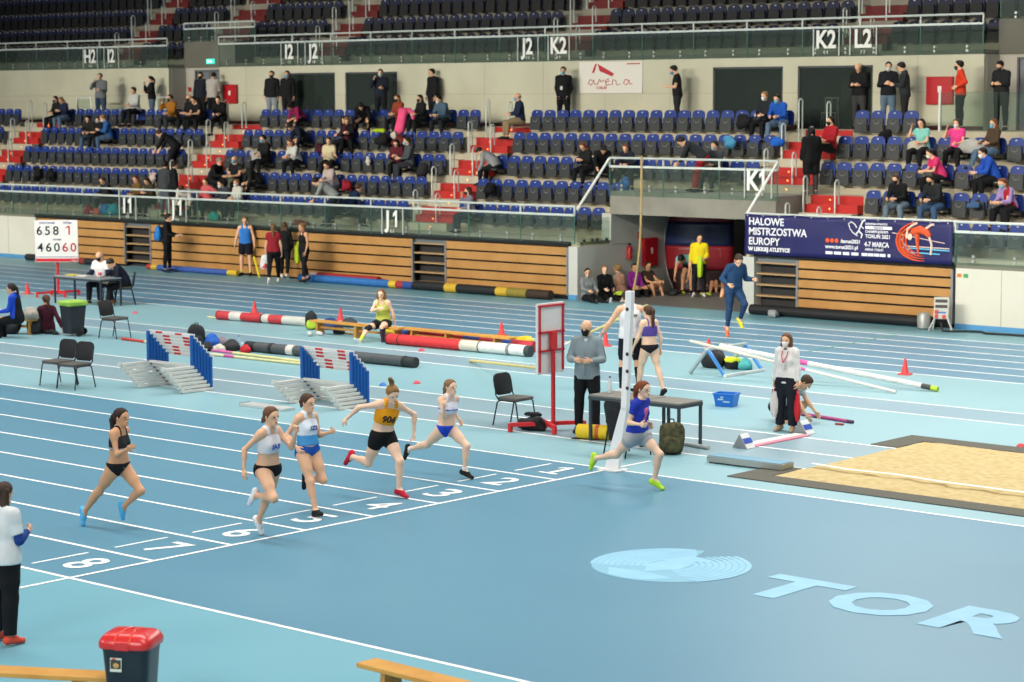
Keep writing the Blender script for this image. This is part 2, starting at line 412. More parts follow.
# ------------------ retracted seating fronts with wooden boards
WOOD = mat('#b98a52', 0.45, c2='#ac7e48', nscale=1.4, spec=0.3); WOOD_T = mat('#a88a63', .5)
def wood_front(label, x0, x1, zb):
    t = thing('retracted_bleacher', label, 'bleacher', ((x0 + x1) / 2, 30.30, 0), group='retracted wooden bleacher fronts')
    L = (x1 - x0) / 2; n = 5; h = (1.42 - zb) / n
    for i in range(n):
        z = zb + i * h
        MB().span((-L, 0.02, z + .024), (L, .10, z + h - .024)).build('front_board', WOOD, t, bevel=.006)
    MB().span((-L, .10, .0), (L, .26, 1.40)).build('carcass', BLACK, t)
    MB().span((-L, .03, 0.0), (L, .10, zb)).build('skirt', mat('#17181b', .8), t)
    for sx in (-1, 1): MB().span((sx * L - .03, .0, .1), (sx * L + .03, .08, 1.38)).build('end_post', mat('#8d9094', .4, .5), t)
    return t
wood_front('wooden bleacher front behind the white number scoreboard', -41.6, -36.92, 0.03)
wood_front('longest wooden bleacher front, between the two stepped gaps', -35.62, -23.94, 0.03)
wood_front('short wooden bleacher front next to the white tunnel wall panel', -22.64, -18.15, 0.10)
wood_front('wooden bleacher front under the blue championship banner', -10.74, -6.40, 0.22)
def step_gap(label, x0, x1):
    t = thing('bleacher_steps', label, 'steps', ((x0 + x1) / 2, 30.30, 0), group='stepped gaps in the bleacher fronts')
    L = (x1 - x0) / 2 - .03
    for i in range(5):
        MB().span((-L, 0.05, .16 + .275 * i), (L, .30, .20 + .275 * i)).build('tread', WOOD_T, t)
    MB().span((-L, .30, 0), (L, .34, 1.42)).build('back_panel', mat('#2b2c2e', .7), t)
    MB().span((-L, .10, 1.28), (L, .28, 1.40)).build('top_tray', mat('#7e8488', .4, .5), t)
step_gap('open stepped gap in the wooden front, beside the scoreboard', -36.92, -35.62)
step_gap('open stepped gap in the wooden front, under the red stairs near the J1 sign', -23.94, -22.64)
step_gap('open stepped gap in the wooden front, under the left end of the blue banner', -12.03, -10.74)

# ------------------ stairs with red steps
def stairs(label, x0, x1, levels, tops=None):
    t = thing('staircase', label, 'stairs', ((x0 + x1) / 2, Y0, 0), group='red stairs through the seats')
    L = (x1 - x0) / 2
    led = MB()
    for r in levels:
        y = TR * r; z = zf(r - 1) if r < 90 else 0
        rise = RI if r < 5 else 4.5 - zf(4)
        n = 3 if r < 5 else 2
        for i in range(n):
            MB().span((-L, y - .27 * (n - 1 - i) - .012, z + rise * i / n), (L, y + .012 if i == n - 1 else y - .27 * (n - 2 - i), z + rise * (i + 1) / n + (.004 if i == n - 1 else 0))).build('concrete_riser' if i == 0 else 'red_step', mat('#b9b2a0', .8) if i == 0 else RED_ST, t)
            led.box((L * (.15 - .2 * i), y - .27 * (n - 1 - i) - .016, z + rise * (i + .5) / n), (.035, .01, .035))
    led.build('step_light', mat('#ff9a4a', .5, emit=3.0), t)
    for r in levels:
        y = TR * r
        for q, (xx, hh) in enumerate(((-L + .05, 1.15), (L * .25, .85))):
            z = zf(r - 1) if r < 5 else zf(4)
            zz = z if q == 0 else z + .22
            yy = y - .42 if q == 0 else y - .40
            MB().path([(xx, yy, zz), (xx, yy, zz + hh - .06), (xx, yy + .05, zz + hh), (xx, yy + .12, zz + hh), (xx, yy + .17, zz + hh - .06), (xx, yy + .17, zz)], .022, 6).build('handrail', RAILW, t, smooth=True)
stairs('red stairs at the far left end of the lower stand', -48.4, -46.9, (1, 2, 3, 4, 5))
stairs('red stairs through the lower stand, above the pair of white J1 and I1 signs', -37.4, -35.9, (1, 2, 3, 4, 5))
stairs('red stairs in the lower stand, above the single J1 sign', -25.4, -23.9, (1, 2, 3, 4, 5))
stairs('upper red flight right of the K1 sign, with the black-hooded person', -14.0, -12.5, (3, 4, 5))
stairs('short red flight just above the left end of the blue banner', -12.2, -10.6, (1, 2))

# ------------------ glass balustrades
GLASS = glass_mat('balustrade_glass', '#eef5f1', 0.965, 0.06, 0.045)
def balustrade(label, x0, x1, Y, zb, zg, zr, pitch=1.9, drop=0.0, ends=True):
    t = thing('glass_balustrade', label, 'railing', ((x0 + x1) / 2, Y, zb), group='glass balustrades with two rails')
    L = (x1 - x0) / 2; n = max(1, round((x1 - x0) / pitch)); w = 2 * L / n
    for i in range(n):
        a = -L + i * w
        MB().span((a + .012, -.008, -drop), (a + w - .012, .008, zg - zb - .02)).build('glass_pane', GLASS, t)
    for i in range(n + 1): MB().span((-L + i * w - .013, -.006, -drop), (-L + i * w + .013, .010, zg - zb - .03)).build('pane_joint', mat('#3f6a5c', .3), t)
    MB().span((-L, -.03, zg - zb - .03), (L, .03, zg - zb + .03)).build('lower_rail', RAILW, t, bevel=.01)
    MB().tube((-L, 0, zr - zb), (L, 0, zr - zb), .03, 8).build('handrail', RAILW, t, smooth=True)
    ps, cl = MB(), MB()
    for i in range(n + 1):
        a = -L + i * w; ps.span((a - .02, -.02, zg - zb), (a + .02, .02, zr - zb))
    for i in range(n):
        a = -L + i * w
        for f in (.24, .76):
            for z in (.05, .16): cl.box((a + w * f, -.02, z), (.06, .05, .06))
    ps.build('rail_post', RAILW, t); cl.build('glass_clamp', STEEL, t)
    return t
balustrade('long glass balustrade with white rails along the front of the lower stand', XL, -17.85, 30.26, 1.55, 2.27, 2.50, drop=.05)
balustrade('glass balustrade running right from the end of the blue banner', -6.30, XR, 30.26, 1.55, 2.27, 2.50, drop=.05)
balustrade('glass balustrade on the concrete platform over the tunnel, by the K1 sign', VA, -12.3, 31.68, 2.87, 3.54, 3.77, drop=.12)
tb = balustrade('glass balustrade behind the blue championship banner', -12.3, -6.30, 30.32, 1.55, 2.27, 2.50)
balustrade('glass balustrade along the upper stand, left part, with H2 and I2 signs', XL, -42.62, 36.98, 6.55, 7.30, 7.55, drop=.05)
balustrade('glass balustrade along the upper stand, long part above the dark windows', -39.8, -9.5, 36.98, 6.55, 7.30, 7.55, drop=.05)
balustrade('glass balustrade on the concrete box above the grey double door', -42.62, -38.8, 37.78, 7.42, 7.90, 8.1, pitch=1.3)
balustrade('glass balustrade at the upper right corner of the stand', -9.45, XR, 37.78, 7.42, 8.2, 8.45)
def glass_side(label, x, y0, y1, za0, za1, zr0, zr1):
    t = thing('glass_side_panel', label, 'railing', (x, (y0 + y1) / 2, 0))
    L = (y1 - y0) / 2
    MB().prism([(-L, za0), (0.02, za0), (.02, zr0 - .25), (-L, zr0 - .25)], (0, 0, 0), (0, 1, 0), (0, 0, 1), (.012, 0, 0)).build('glass_pane', GLASS, t)
    MB().prism([(.05, za0), (L, za0), (L, zr0 - .25), (.05, zr0 - .25)], (0, 0, 0), (0, 1, 0), (0, 0, 1), (.012, 0, 0)).build('glass_pane', GLASS, t)
    MB().tube((0, -L, zr0), (0, L, zr1), .035, 8).build('sloping_handrail', mat('#dfe3df', .4), t, smooth=True)
    cl = MB()
    for yy in (-L * .6, -L * .1, L * .2, L * .8): cl.box((.02, yy, za0 + .12), (.05, .07, .07))
    cl.build('glass_clamp', mat('#3a3f3d', .5), t)
glass_side('glass side panel with steep white rail left of the tunnel mouth', VA, 30.3, 31.66, 1.46, 1.46, 2.42, 3.75)
glass_side('glass side panel with steep white rail above the left end of the blue banner', VB + .05, 30.35, 31.66, 1.56, 1.56, 2.46, 3.72)
# glass fence on the walkway edge, right
t = thing('glass_fence', 'frameless glass fence at the top of the right-hand seats, by the person in orange', 'railing', (-9.9, 35.55, 4.35))
for i in range(4): MB().span((i * 1.7 + .02, -.008, 0), (i * 1.7 + 1.66, .008, 1.15)).build('glass_pane', GLASS, t)
MB().span((-.04, -.03, 0), (.02, .03, 1.2)).build('end_post', RAILW, t)
q = MB()
for i in range(4):
    for f in (.4, 1.25): q.box((i * 1.7 + f, -.02, .02), (.09, .05, .16))
q.build('glass_clamp', STEEL, t)

# ------------------ wall between the tiers, with windows and doors
WZ0, WZ1, WY = 4.5, 6.5, 37.0
wins = [(-36.43, -33.97), (-33.48, -31.05), (-18.28, -15.84), (-15.34, -12.88)]
wb = MB()
edges = [XL, -42.6]; wb.span((XL, WY, WZ0), (-42.6, WY + .15, WZ1))
xcur = -39.82
for a, b in wins:
    wb.span((xcur, WY, WZ0), (a, WY + .15, WZ1)); wb.span((a, WY, 6.25), (b, WY + .15, WZ1)); xcur = b
wb.span((xcur, WY, WZ0), (-9.47, WY + .15, WZ1))
wb.build('wall_back', WALLW, kind='structure')
MB().span((XL, WY - .012, 4.5), (-42.6, WY, 4.61)).build('baseboard_back', mat('#5d2328', .6), kind='structure')
bb = MB(); xcur = -39.82
for a, b in wins + [(-9.47, -9.47)]: bb.span((xcur, WY - .012, 4.5), (a, WY, 4.61)); xcur = b
bb.build('baseboard_back_long', mat('#5d2328', .6), kind='structure')
tr = MB(); xcur = -39.82
for a, b in wins + [(-9.47, -9.47)]:
    tr.span((xcur, WY - .004, 5.50), (a, WY, 5.515))
    for x in np.arange(xcur + 1.4, a - .3, 2.45): tr.span((x, WY - .004, 4.61), (x + .012, WY, 6.5))
    xcur = b
tr.span((XL, WY - .004, 5.50), (-42.6, WY, 5.515)); tr.build('trim_3', mat('#a59f8f', .8), kind='structure')
WPANE = glass_mat('window_glass', '#c9d0cc', 0.95, 0.03, 0.05)
FRM = mat('#3a3d42', .5); INT = mat('#4a423e', .9, c2='#3a3330', nscale=1.5)
for i, (a, b) in enumerate(wins):
    w = MB()
    for p0, p1 in (((a, WY + .02, 4.5), (a + .06, WY + .1, 6.25)), ((b - .06, WY + .02, 4.5), (b, WY + .1, 6.25)), ((a, WY + .02, 6.19), (b, WY + .1, 6.25))): w.span(p0, p1)
    o = w.build('window_%d' % (i + 1), FRM, kind='structure')
    MB().span((a + .06, WY + .05, 4.5), (b - .06, WY + .06, 6.19)).build('glass_pane', WPANE, o, kind='structure')
    r = MB(); r.span((a - .4, 39.2, 4.4), (b + .4, 39.3, 6.4)); r.span((a - .5, WY + .16, 4.4), (a - .4, 39.3, 6.4)); r.span((b + .4, WY + .16, 4.4), (b + .5, 39.3, 6.4))
    r.span((a - .5, WY + .16, 6.35), (b + .5, 39.3, 6.45)); r.span((a - .5, WY + .16, 4.35), (b + .5, 39.3, 4.5))
    r.span((a + .3, 39.15, 4.6), (a + .9, 39.2, 6.1)) if i in (1, 3) else r.span((b - 1.0, 39.1, 4.5), (b - .5, 39.2, 5.6))
    r.build('wall_window_room', INT, kind='structure')
# recess with grey door, left; recess right
def recess(name, x0, x1, dx0, dx1, n):
    r = MB(); r.span((x0 - .15, WY + .155, 4.5), (x0 + .01, 37.85, 6.5)); r.span((x1 - .01, WY + .155, 4.5), (x1 + .15, 37.85, 6.5)); r.span((x0, 37.8, 4.5), (dx0, 37.95, 6.5)); r.span((dx1, 37.8, 4.5), (x1, 37.95, 6.5))
    r.span((dx0, 37.8, 6.42), (dx1, 37.95, 6.5)); r.build('wall_' + name, mat('#b0aca2', .8), kind='structure')
    MB().span((x0, 37.74, 6.5), (x1, 38.6, 7.42)).build('wall_concrete_' + name, CONC_D, kind='structure')
    MB().span((x0, 37.4, 4.3), (x1, 37.95, 4.5)).build('floor_' + name, CONC, kind='structure')
    d = MB().span((dx0 + .06, 37.86, 4.5), (dx1 - .06, 37.9, 6.36)).build('door_%d' % n, mat('#6d7078', .5), kind='structure')
    f = MB(); f.span((dx0, 37.8, 4.5), (dx0 + .06, 37.94, 6.42)); f.span((dx1 - .06, 37.8, 4.5), (dx1, 37.94, 6.42)); f.span((dx0, 37.8, 6.36), (dx1, 37.94, 6.42))
    f.build('door_frame', mat('#565a60', .5), d, kind='structure')
    MB().span(((dx0 + dx1) / 2 - .006, 37.85, 4.5), ((dx0 + dx1) / 2 + .006, 37.86, 6.36)).build('door_gap', BLACK, d, kind='structure')
    MB().tube(((dx0 + dx1) / 2 + .1, 37.80, 5.4), ((dx0 + dx1) / 2 + .1, 37.80, 5.62), .018).build('door_handle', STEEL, d, kind='structure')
recess('recess_left', -42.6, -39.82, -42.1, -40.6, 1)
recess('recess_right', -9.47, XR, -8.95, -7.0, 2)
ex = thing('exit_sign', 'small lit green exit sign on the concrete above the grey door', 'sign', (-41.1, 37.70, 6.72))
MB().box((0, 0, 0), (.42, .06, .18)).build('sign_box', mat('#3fd0b4', .4, emit=1.0), ex, bevel=.01)
q = MB(); q.prism([(-.02, -.03), (.06, -.03), (.06, -.055), (.13, 0), (.06, .055), (.06, .03), (-.02, .03)], (0, -.032, 0), (1, 0, 0), (0, 0, 1), (0, -.004, 0)); q.box((-.1, -.034, 0), (.06, .006, .12))
q.build('pictogram', mat('#d8f5ee', .4, emit=1.0), ex)
# concrete of the upper tier
ud = MB()
UZ, UY = 6.62, 37.85
for k in range(6):
    for a, b in ((XL, -42.62), (-39.8, -9.5)) if k == 0 else ((XL, XR),):
        ud.span((a, 37.05 if k == 0 else UY + .8 * k, UZ + .67 * k - (.10 if k == 0 else .8)), (b, 43.2, UZ + .67 * k))
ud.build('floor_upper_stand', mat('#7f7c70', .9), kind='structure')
us = MB()
for a, b in ((XL, -42.62), (-39.8, -9.5)): us.span((a, 37.0, 6.5), (b, 37.05, 6.62))
us.build('trim_4', CONC_D, kind='structure')
MB().span((XL, 43.0, 4), (XR, 43.2, 16)).build('wall_top', mat('#1c1c20', .9), kind='structure')
MB().span((XL - .2, 28, 0), (XL, 43, 16)).build('wall_far_left', mat('#26262a', .9), kind='structure')
def up_stairs(label, x0, x1, k0=0):
    t = thing('staircase', label, 'stairs', ((x0 + x1) / 2, UY, 0), group='red stairs through the upper seats')
    L = (x1 - x0) / 2
    for k in range(k0, 5):
        y = .8 * k; z = UZ + .67 * (k - 1)
        for i in range(3):
            if k == 0 and i < 1: continue
            MB().span((-L, y - .27 * (2 - i) - .012, z + .223 * i), (L, y + .012 if i == 2 else y - .27 * (1 - i), z + .223 * (i + 1) + (.004 if i == 2 else 0))).build('concrete_riser' if i == 0 else 'red_step', mat('#8c877a', .8) if i == 0 else mat('#611414', .6), t)  # red and riser tones darkened to carry the dimness of the upper stand
        if k:
            for xx, hh in ((-L + .04, 1.25), (L * .35, .95)):
                MB().path([(xx, y - .42, z), (xx, y - .42, z + hh - .05), (xx, y - .37, z + hh), (xx, y - .30, z + hh), (xx, y - .25, z + hh - .05), (xx, y - .25, z)], .02, 6).build('handrail', RAILW, t, smooth=True)
up_stairs('dim red stairs in the upper stand behind the I2 sign on its left', -47.2, -45.9)
up_stairs('dim red stairs in the upper stand behind the left J2 sign', -36.2, -34.9)
up_stairs('dim red stairs in the upper stand behind the K2 sign beside J2', -25.4, -24.0)
up_stairs('dim red stairs in the upper stand behind the L2 sign', -14.7, -13.3)
up_stairs('dim red stairs in the upper stand above the grey double door', -42.4, -40.7, 2)

# ------------------ sector letters on the glass
LETW = mat('#e4e6e2', .5); ONE = [(.36, 0), (.62, 0), (.62, 1), (.42, 1), (.10, .80), (.10, .60), (.36, .74)]
def sector(txt, arrow, cx, Y, z0, h, label, up=False):
    t = thing('sector_sign', label, 'sign', (cx, Y, z0), group='white sector signs on the balustrades')
    if txt[1] == '1':
        text_mesh('letter', txt[0], h * 1.38, LETW, t, (-.17 if txt[0] != 'I' else -.14, 0, 0), R_UP, .012, .018, 'CENTER', .86)
        MB().prism([(x * h * .62 + .02, z * h) for x, z in ONE], (0, -.012, 0), (1, 0, 0), (0, 0, 1), (0, .024, 0)).build('digit', LETW, t)
    else: text_mesh('letters', txt, h * 1.38, LETW, t, (0, 0, 0), R_UP, .012, .018, 'CENTER', .84)
    a = MB()
    for k in (-1, 1):
        s = .045; x = k * .05
        for q in (-1, 1):
            a.bar((x + arrow * s / 2, 0, -.12), (x - arrow * s / 2, 0, -.12 + q * s), .016, .012, up=(0, 1, 0))
    a.build('arrow', LETW, t)
    if up or True:
        f = MB()
        for sx in (-.42, .42): f.box((sx, .02, h * .35), (.03, .03, h * 1.55))
        f.build('sign_post', RAILW, t)
sector('I1', -1, -36.58, 30.17, 1.74, .50, 'white sector sign I1 on the front balustrade')
sector('J1', 1, -34.1, 30.17, 1.74, .50, 'white sector sign J1 with arrows pointing right, on the front balustrade')
sector('J1', -1, -24.6, 30.17, 1.72, .48, 'white sector sign J1 with arrows pointing left, under the red stairs')
sector('K1', -1, -12.85, 31.59, 3.03, .50, 'white sector sign K1 on the balustrade over the tunnel')
for txt, ar, x, lab in (('H2', -1, -47.0, 'white sector sign H2 on the upper balustrade'), ('I2', 1, -45.75, 'white sector sign I2 with arrows pointing right, beside the H2 sign'),
                        ('I2', -1, -36.1, 'white sector sign I2 with arrows pointing left, beside a J2 sign'), ('J2', 1, -34.9, 'white sector sign J2 with arrows pointing right, beside an I2 sign'),
                        ('J2', -1, -25.3, 'white sector sign J2 with arrows pointing left, beside the upper K2 sign'), ('K2', 1, -24.05, 'white sector sign K2 with arrows pointing right, beside a J2 sign'),
                        ('K2', -1, -14.35, 'white sector sign K2 with arrows pointing left, beside the L2 sign'), ('L2', 1, -13.15, 'white sector sign L2 on the upper balustrade')):
    sector(txt, ar, x, 36.90, 6.74, .50, lab)

# ------------------ blue championship banner
bn = thing('banner', 'dark blue championship banner hung on the rail, with white Polish lettering', 'banner', (-12.25, 30.20, 1.49))
BW, BH = 5.92, 1.01
q = MB(); nx, nz = 60, 8
vs = []
for i in range(nx + 1):
    for j in range(nz + 1):
        u, v = i / nx, j / nz
        vs.append((u * BW, .018 * math.sin(9 * u + 3 * v) * math.sin(PI * v) + .010 * math.sin(23 * u - 5 * v), v * BH - .02 * math.sin(PI * ((u * 4) % 1)) * (v > .99)))
q.add(vs, [(i * (nz + 1) + j, (i + 1) * (nz + 1) + j, (i + 1) * (nz + 1) + j + 1, i * (nz + 1) + j + 1) for i in range(nx) for j in range(nz)])
cloth = q.build('banner_cloth', mat('#23235c', .45, c2='#1f1f54', nscale=2), bn, smooth=True)
md = cloth.modifiers.new('thickness', 'SOLIDIFY'); md.thickness = .006; md.offset = 1
BWHT = mat('#e8e8ee', .5); BORG = mat('#d9572f', .5); BCY = mat('#5fb4d8', .5)
def btext(name, s, x, z, size, m_=None, sx=.98, bold=.006, al='LEFT'): return text_mesh(name, s, size, m_ or BWHT, bn, (x, -.035, z), R_UP, .002, bold, al, sx)
btext('lettering', 'HALOWE', .14, .745, .255, bold=.005); btext('lettering', 'MISTRZOSTWA', .14, .50, .255, bold=.005); btext('lettering', 'EUROPY', .14, .255, .255, bold=.005)
btext('lettering', 'W LEKKIEJ ATLETYCE', .14, .10, .13, sx=1.0, bold=.006)
btext('lettering', '/torun2021', 2.86, .40, .125, bold=.004); btext('lettering', 'www.torun2021.pl', 2.42, .255, .125, bold=.004)
btext('lettering', 'EUROPEAN ATHLETICS', 3.55, .865, .060, bold=.002); 
q = MB(); q.box((3.92, -.034, .795), (.74, .006, .075)); q.build('white_strip', BWHT, bn); text_mesh('lettering', 'INDOOR', .065, mat('#23235c', .45), bn, (3.92, -.039, .772), R_UP, .002, .001, 'CENTER')
btext('lettering', 'CHAMPIONSHIPS', 3.55, .67, .085, bold=.002); btext('lettering', 'TORUŃ 2021', 3.55, .545, .125, bold=.003)
btext('lettering', '4-7 MARCA', 3.53, .34, .165, bold=.004, sx=.82); btext('lettering', 'ARENA TORUŃ', 3.55, .245, .075, bold=.002)
q = MB()
for k in range(3): q.lathe([(.001, 0), (.065, 0), (.065, .006), (.001, .006)], 16, (0, 0, 0))
for k in range(3):
    for i in range(64): x, y, z = q.v[k * 64 + i]; q.v[k * 64 + i] = (2.48 + .13 * k + x * .85, -.036 + z * .3, .445 + y * .85)
q.build('round_icon', BORG, bn)
q = MB()
for x, w in ((2.0, .22), (2.27, .22), (2.55, .2), (2.82, .22), (3.14, .18), (3.34, .17), (3.53, .16), (3.71, .17), (3.95, .08)): q.box((2.43 + (x - 2.0) * .90 + w * .45, -.034, .145), (w * .9, .006, .07))
q.build('sponsor_strip', BWHT, bn)
q = MB()          # runner-and-heart line mark
q.path([(2.70, -.035, .78), (2.66, -.035, .86), (2.74, -.035, .92), (2.86, -.035, .86), (2.92, -.035, .78)], .014, 5); q.path([(2.70, -.035, .76), (2.80, -.035, .66), (2.95, -.035, .58)], .012, 5)
q.path([(3.12, -.035, .96), (3.05, -.035, .84), (2.98, -.035, .70), (2.90, -.035, .62)], .022, 5); q.path([(3.05, -.035, .84), (3.14, -.035, .76)], .014, 5); q.path([(3.0, -.035, .70), (3.10, -.035, .62), (3.06, -.035, .54)], .02, 5); q.ball((3.16, -.035, .965), (.03, .01, .03), 8, 5)
q.v = [(x * .9 + .68, y, z) for x, y, z in q.v]; q.build('runner_mark', BWHT, bn)
q = MB()
for k in range(4):
    r = .56 - .07 * k; an = np.linspace(1.75, 4.9, 26)
    q.path([(5.08 + r * 1.15 * math.cos(t), -.034, .52 + r * .82 * math.sin(t)) for t in an], [max(.004, (.030 - .004 * k) * math.sin(PI * i / 25) + .006) for i in range(26)], 5)
q.build('orange_arcs', BORG, bn)
q = MB()
for k, (a, b) in enumerate((((4.55, .36), (5.85, .33)), ((4.75, .25), (5.6, .24)), ((4.5, .62), (4.75, .30)))): q.bar((a[0], -.036, a[1]), (b[0], -.036, b[1]), .03, .008, up=(0, 1, 0))
q.build('blue_streaks', BCY, bn)
q = MB()          # bar with a figure arching over it
q.bar((4.30, -.038, .70), (5.72, -.038, .50), .016, .012, up=(0, 1, 0)); q.bar((4.6, -.036, .40), (5.85, -.036, .38), .02, .008, up=(0, 1, 0))
q.path([(4.70, -.04, .58), (4.72, -.04, .80), (4.86, -.04, .90), (4.98, -.04, .95)], .03, 6); q.path([(4.92, -.04, .72), (5.16, -.04, .78), (5.36, -.04, .92), (5.44, -.04, .93)], .03, 6)
q.path([(5.30, -.04, .66), (5.38, -.04, .45), (5.36, -.04, .22)], .028, 6); q.ball((4.78, -.04, .62), (.07, .012, .08), 10, 6)
q.build('jumper_limbs', mat('#e9cdbb', .5), bn)
q = MB(); q.path([(4.86, -.039, .72), (5.05, -.039, .80), (5.25, -.039, .74), (5.32, -.039, .64)], [.08, .10, .09, .06], 8); q.path([(4.98, -.039, .70), (5.0, -.039, .45), (5.02, -.039, .20)], [.07, .045, .02], 6)
q.build('jumper_vest', BORG, bn)
q = MB()
for k in range(13): q.lathe([(.012, 0), (.02, 0), (.02, .004), (.012, .004)], 8, (0.1 + k * .475, 0, 0))
for i, (x, y, z) in enumerate(q.v): q.v[i] = (x, -.03 - z, .975 + y)
q.build('eyelet', STEEL, bn)

# ------------------ arena poster and red cabinets on the back wall
ps = thing('wall_poster', 'white poster with red roof emblem and arena lettering on the back wall', 'poster', (-23.28, 36.97, 5.52))
MB().span((0, 0, 0), (2.43, .02, .94)).build('poster_sheet', mat('#d8d4cc', .6), ps)
q = MB(); q.prism([(.50, .62), (.62, .86), (.70, .90), (.62, .68), (.56, .60)], (0, 0, 0), (1, 0, 0), (0, 0, 1), (0, -.006, 0)); q.prism([(.72, .88), (.80, .66), (1.28, .50), (1.36, .58), (1.20, .66)], (0, 0, 0), (1, 0, 0), (0, 0, 1), (0, -.006, 0))
q.build('roof_emblem', mat('#b3282d', .5), ps)
q = MB()          # brush-like script letters a r e n a
def sc(p): q.path([(x, -.006, z) for x, z in p], .013, 5)
def script_a(x, z, s):
    sc([(x + .16 * s, z + .10 * s), (x + .05 * s, z + .13 * s), (x, z + .04 * s), (x + .08 * s, z), (x + .18 * s, z + .11 * s), (x + .17 * s, z + .02 * s), (x + .26 * s, z + .03 * s)])
script_a(.36, .24, 1.3); sc([(.72, .26), (.80, .42), (.86, .34), (.98, .40)])
sc([(1.02, .32), (1.18, .36), (1.12, .44), (1.03, .36), (1.06, .24), (1.22, .26)]); sc([(1.28, .24), (1.32, .40), (1.42, .38), (1.46, .24), (1.60, .27)])
script_a(1.72, .24, 1.3)
q.build('script_lettering', mat('#b3282d', .5), ps, smooth=True)
text_mesh('lettering', 'TORUŃ', .12, mat('#b3282d', .5), ps, (.66, -.006, .12), R_UP, .002, .002); q = MB(); q.box((2.1, -.004, .87), (.5, .004, .04)); q.build('caption_strip', mat('#a85a55', .5), ps)
def cabinet(label, x, y, z, w, h, name='hose_cabinet'):
    t = thing(name, label, 'cabinet', (x, y, z))
    MB().span((0, -.10, 0), (w, 0, h)).build('cabinet_box', mat('#a3141c', .45), t, bevel=.01)
    MB().span((.03, -.115, .03), (w - .03, -.10, h - .03)).build('cabinet_door', mat('#ad161f', .4), t, bevel=.006)
    q = MB(); q.span((w * .46, -.12, h * .44), (w * .6, -.115, h * .66)); q.build('white_symbol', mat('#e2d3d0', .5), t)
cabinet('red hose cabinet on the back wall, by the grey double door', -39.55, 37.0, 5.22, .70, .66)
cabinet('large red hose cabinet on the back wall, behind the person in orange', -11.15, 37.0, 5.18, .80, .74)
t = thing('fire_extinguisher', 'red fire extinguisher hung in the recess beside the grey double door', 'fire extinguisher', (-42.35, 37.72, 5.0))
MB().lathe([(.02, 0), (.085, .01), (.085, .40), (.05, .46), (.025, .48)], 12).build('cylinder_body', mat('#a3141c', .4), t, smooth=True)
MB().box((0, 0, .51), (.10, .04, .06)).build('valve', BLACK, t, bevel=.006); MB().path([(.04, 0, .5), (.11, -.02, .42), (.11, -.02, .2)], .012, 6).build('hose', BLACK, t)
MB().box((0, .05, .72), (.16, .01, .16)).build('sign_plate', mat('#a3141c', .4), t)
# inside the tunnel
cabinet('red cabinet on the tunnel side wall, behind the seated athletes', 0, 0, 0, .62, .78)
o = [x for x in col.objects if x.name.startswith('hose_cabinet')][-1]; o.location = (VA + .001, 33.08, .74); o.rotation_euler = (0, 0, PI / 2)
t = thing('fire_extinguisher', 'red fire extinguisher with sign on the tunnel side wall', 'fire extinguisher', (VA + .10, 32.42, .98))
MB().lathe([(.02, 0), (.075, .01), (.075, .30), (.05, .36), (.02, .38)], 12).build('cylinder_body', mat('#b01a20', .4), t, smooth=True)
MB().box((0, 0, .41), (.08, .04, .05)).build('valve', BLACK, t); MB().box((-.08, .55, .62), (.01, .16, .20)).build('sign_plate', mat('#b01a20', .4), t)
t = thing('tunnel_panel', 'big curved dark red and blue panel standing in the tunnel mouth', 'panel', (-17.78, 34.1, 0))
an = np.linspace(0, 1, 15); bow = lambda z: .55 * ((z / 2.25 - .55) ** 2) * 2.2
def panel(z0, z1, m_, nm, nz=8):
    q = MB(); vs = []
    for i, u in enumerate(an):
        for j in range(nz + 1):
            z = z0 + (z1 - z0) * j / nz; s = u * 1.75 + (1 - u) * bow(z)
            vs.append((s, .8 * u * u + .05, z))
    q.add(vs, [(i * (nz + 1) + j, (i + 1) * (nz + 1) + j, (i + 1) * (nz + 1) + j + 1, i * (nz + 1) + j + 1) for i in range(14) for j in range(nz)])
    o = q.build(nm, m_, t, smooth=True); md = o.modifiers.new('thickness', 'SOLIDIFY'); md.thickness = .05; md.offset = 1
panel(.0, .62, mat('#2a1018', .35), 'lower_band'); panel(.62, 1.28, mat('#8a1c28', .35), 'red_band'); panel(1.28, 1.95, mat('#1b2a52', .3), 'blue_band'); panel(1.95, 2.24, mat('#6d1820', .35), 'top_band')
q = MB()
def pp(l):
    q.path([(s, 0.8 * (s / 1.75) ** 2 - .005, z) for s, z in l], .014, 5)
pp([(.38, .62), (.34, .8), (.5, .92), (.8, .95), (.82, 1.2), (.45, 1.18)]); pp([(.82, 1.0), (.82, .66), (.6, .64), (.55, .78), (.72, .84)]); pp([(.98, .64), (.98, 1.2), (1.5, 1.2), (1.5, .98)])
q.build('letter_outline', mat('#a56a6a', .5), t)
q = MB(); q.bar((.12, .0, 1.28), (.02, -.02, 2.2), .04, .05)
q.path([(bow(z) - .02, .03, z) for z in np.linspace(0.02, 2.22, 12)], .03, 6); q.v = q.v[8:]; q.f = [[i - 8 for i in f] for f in q.f[6:]]; q.m = q.m[6:]
q.build('pale_edge', mat('#b9b3ad', .5), t, smooth=True)
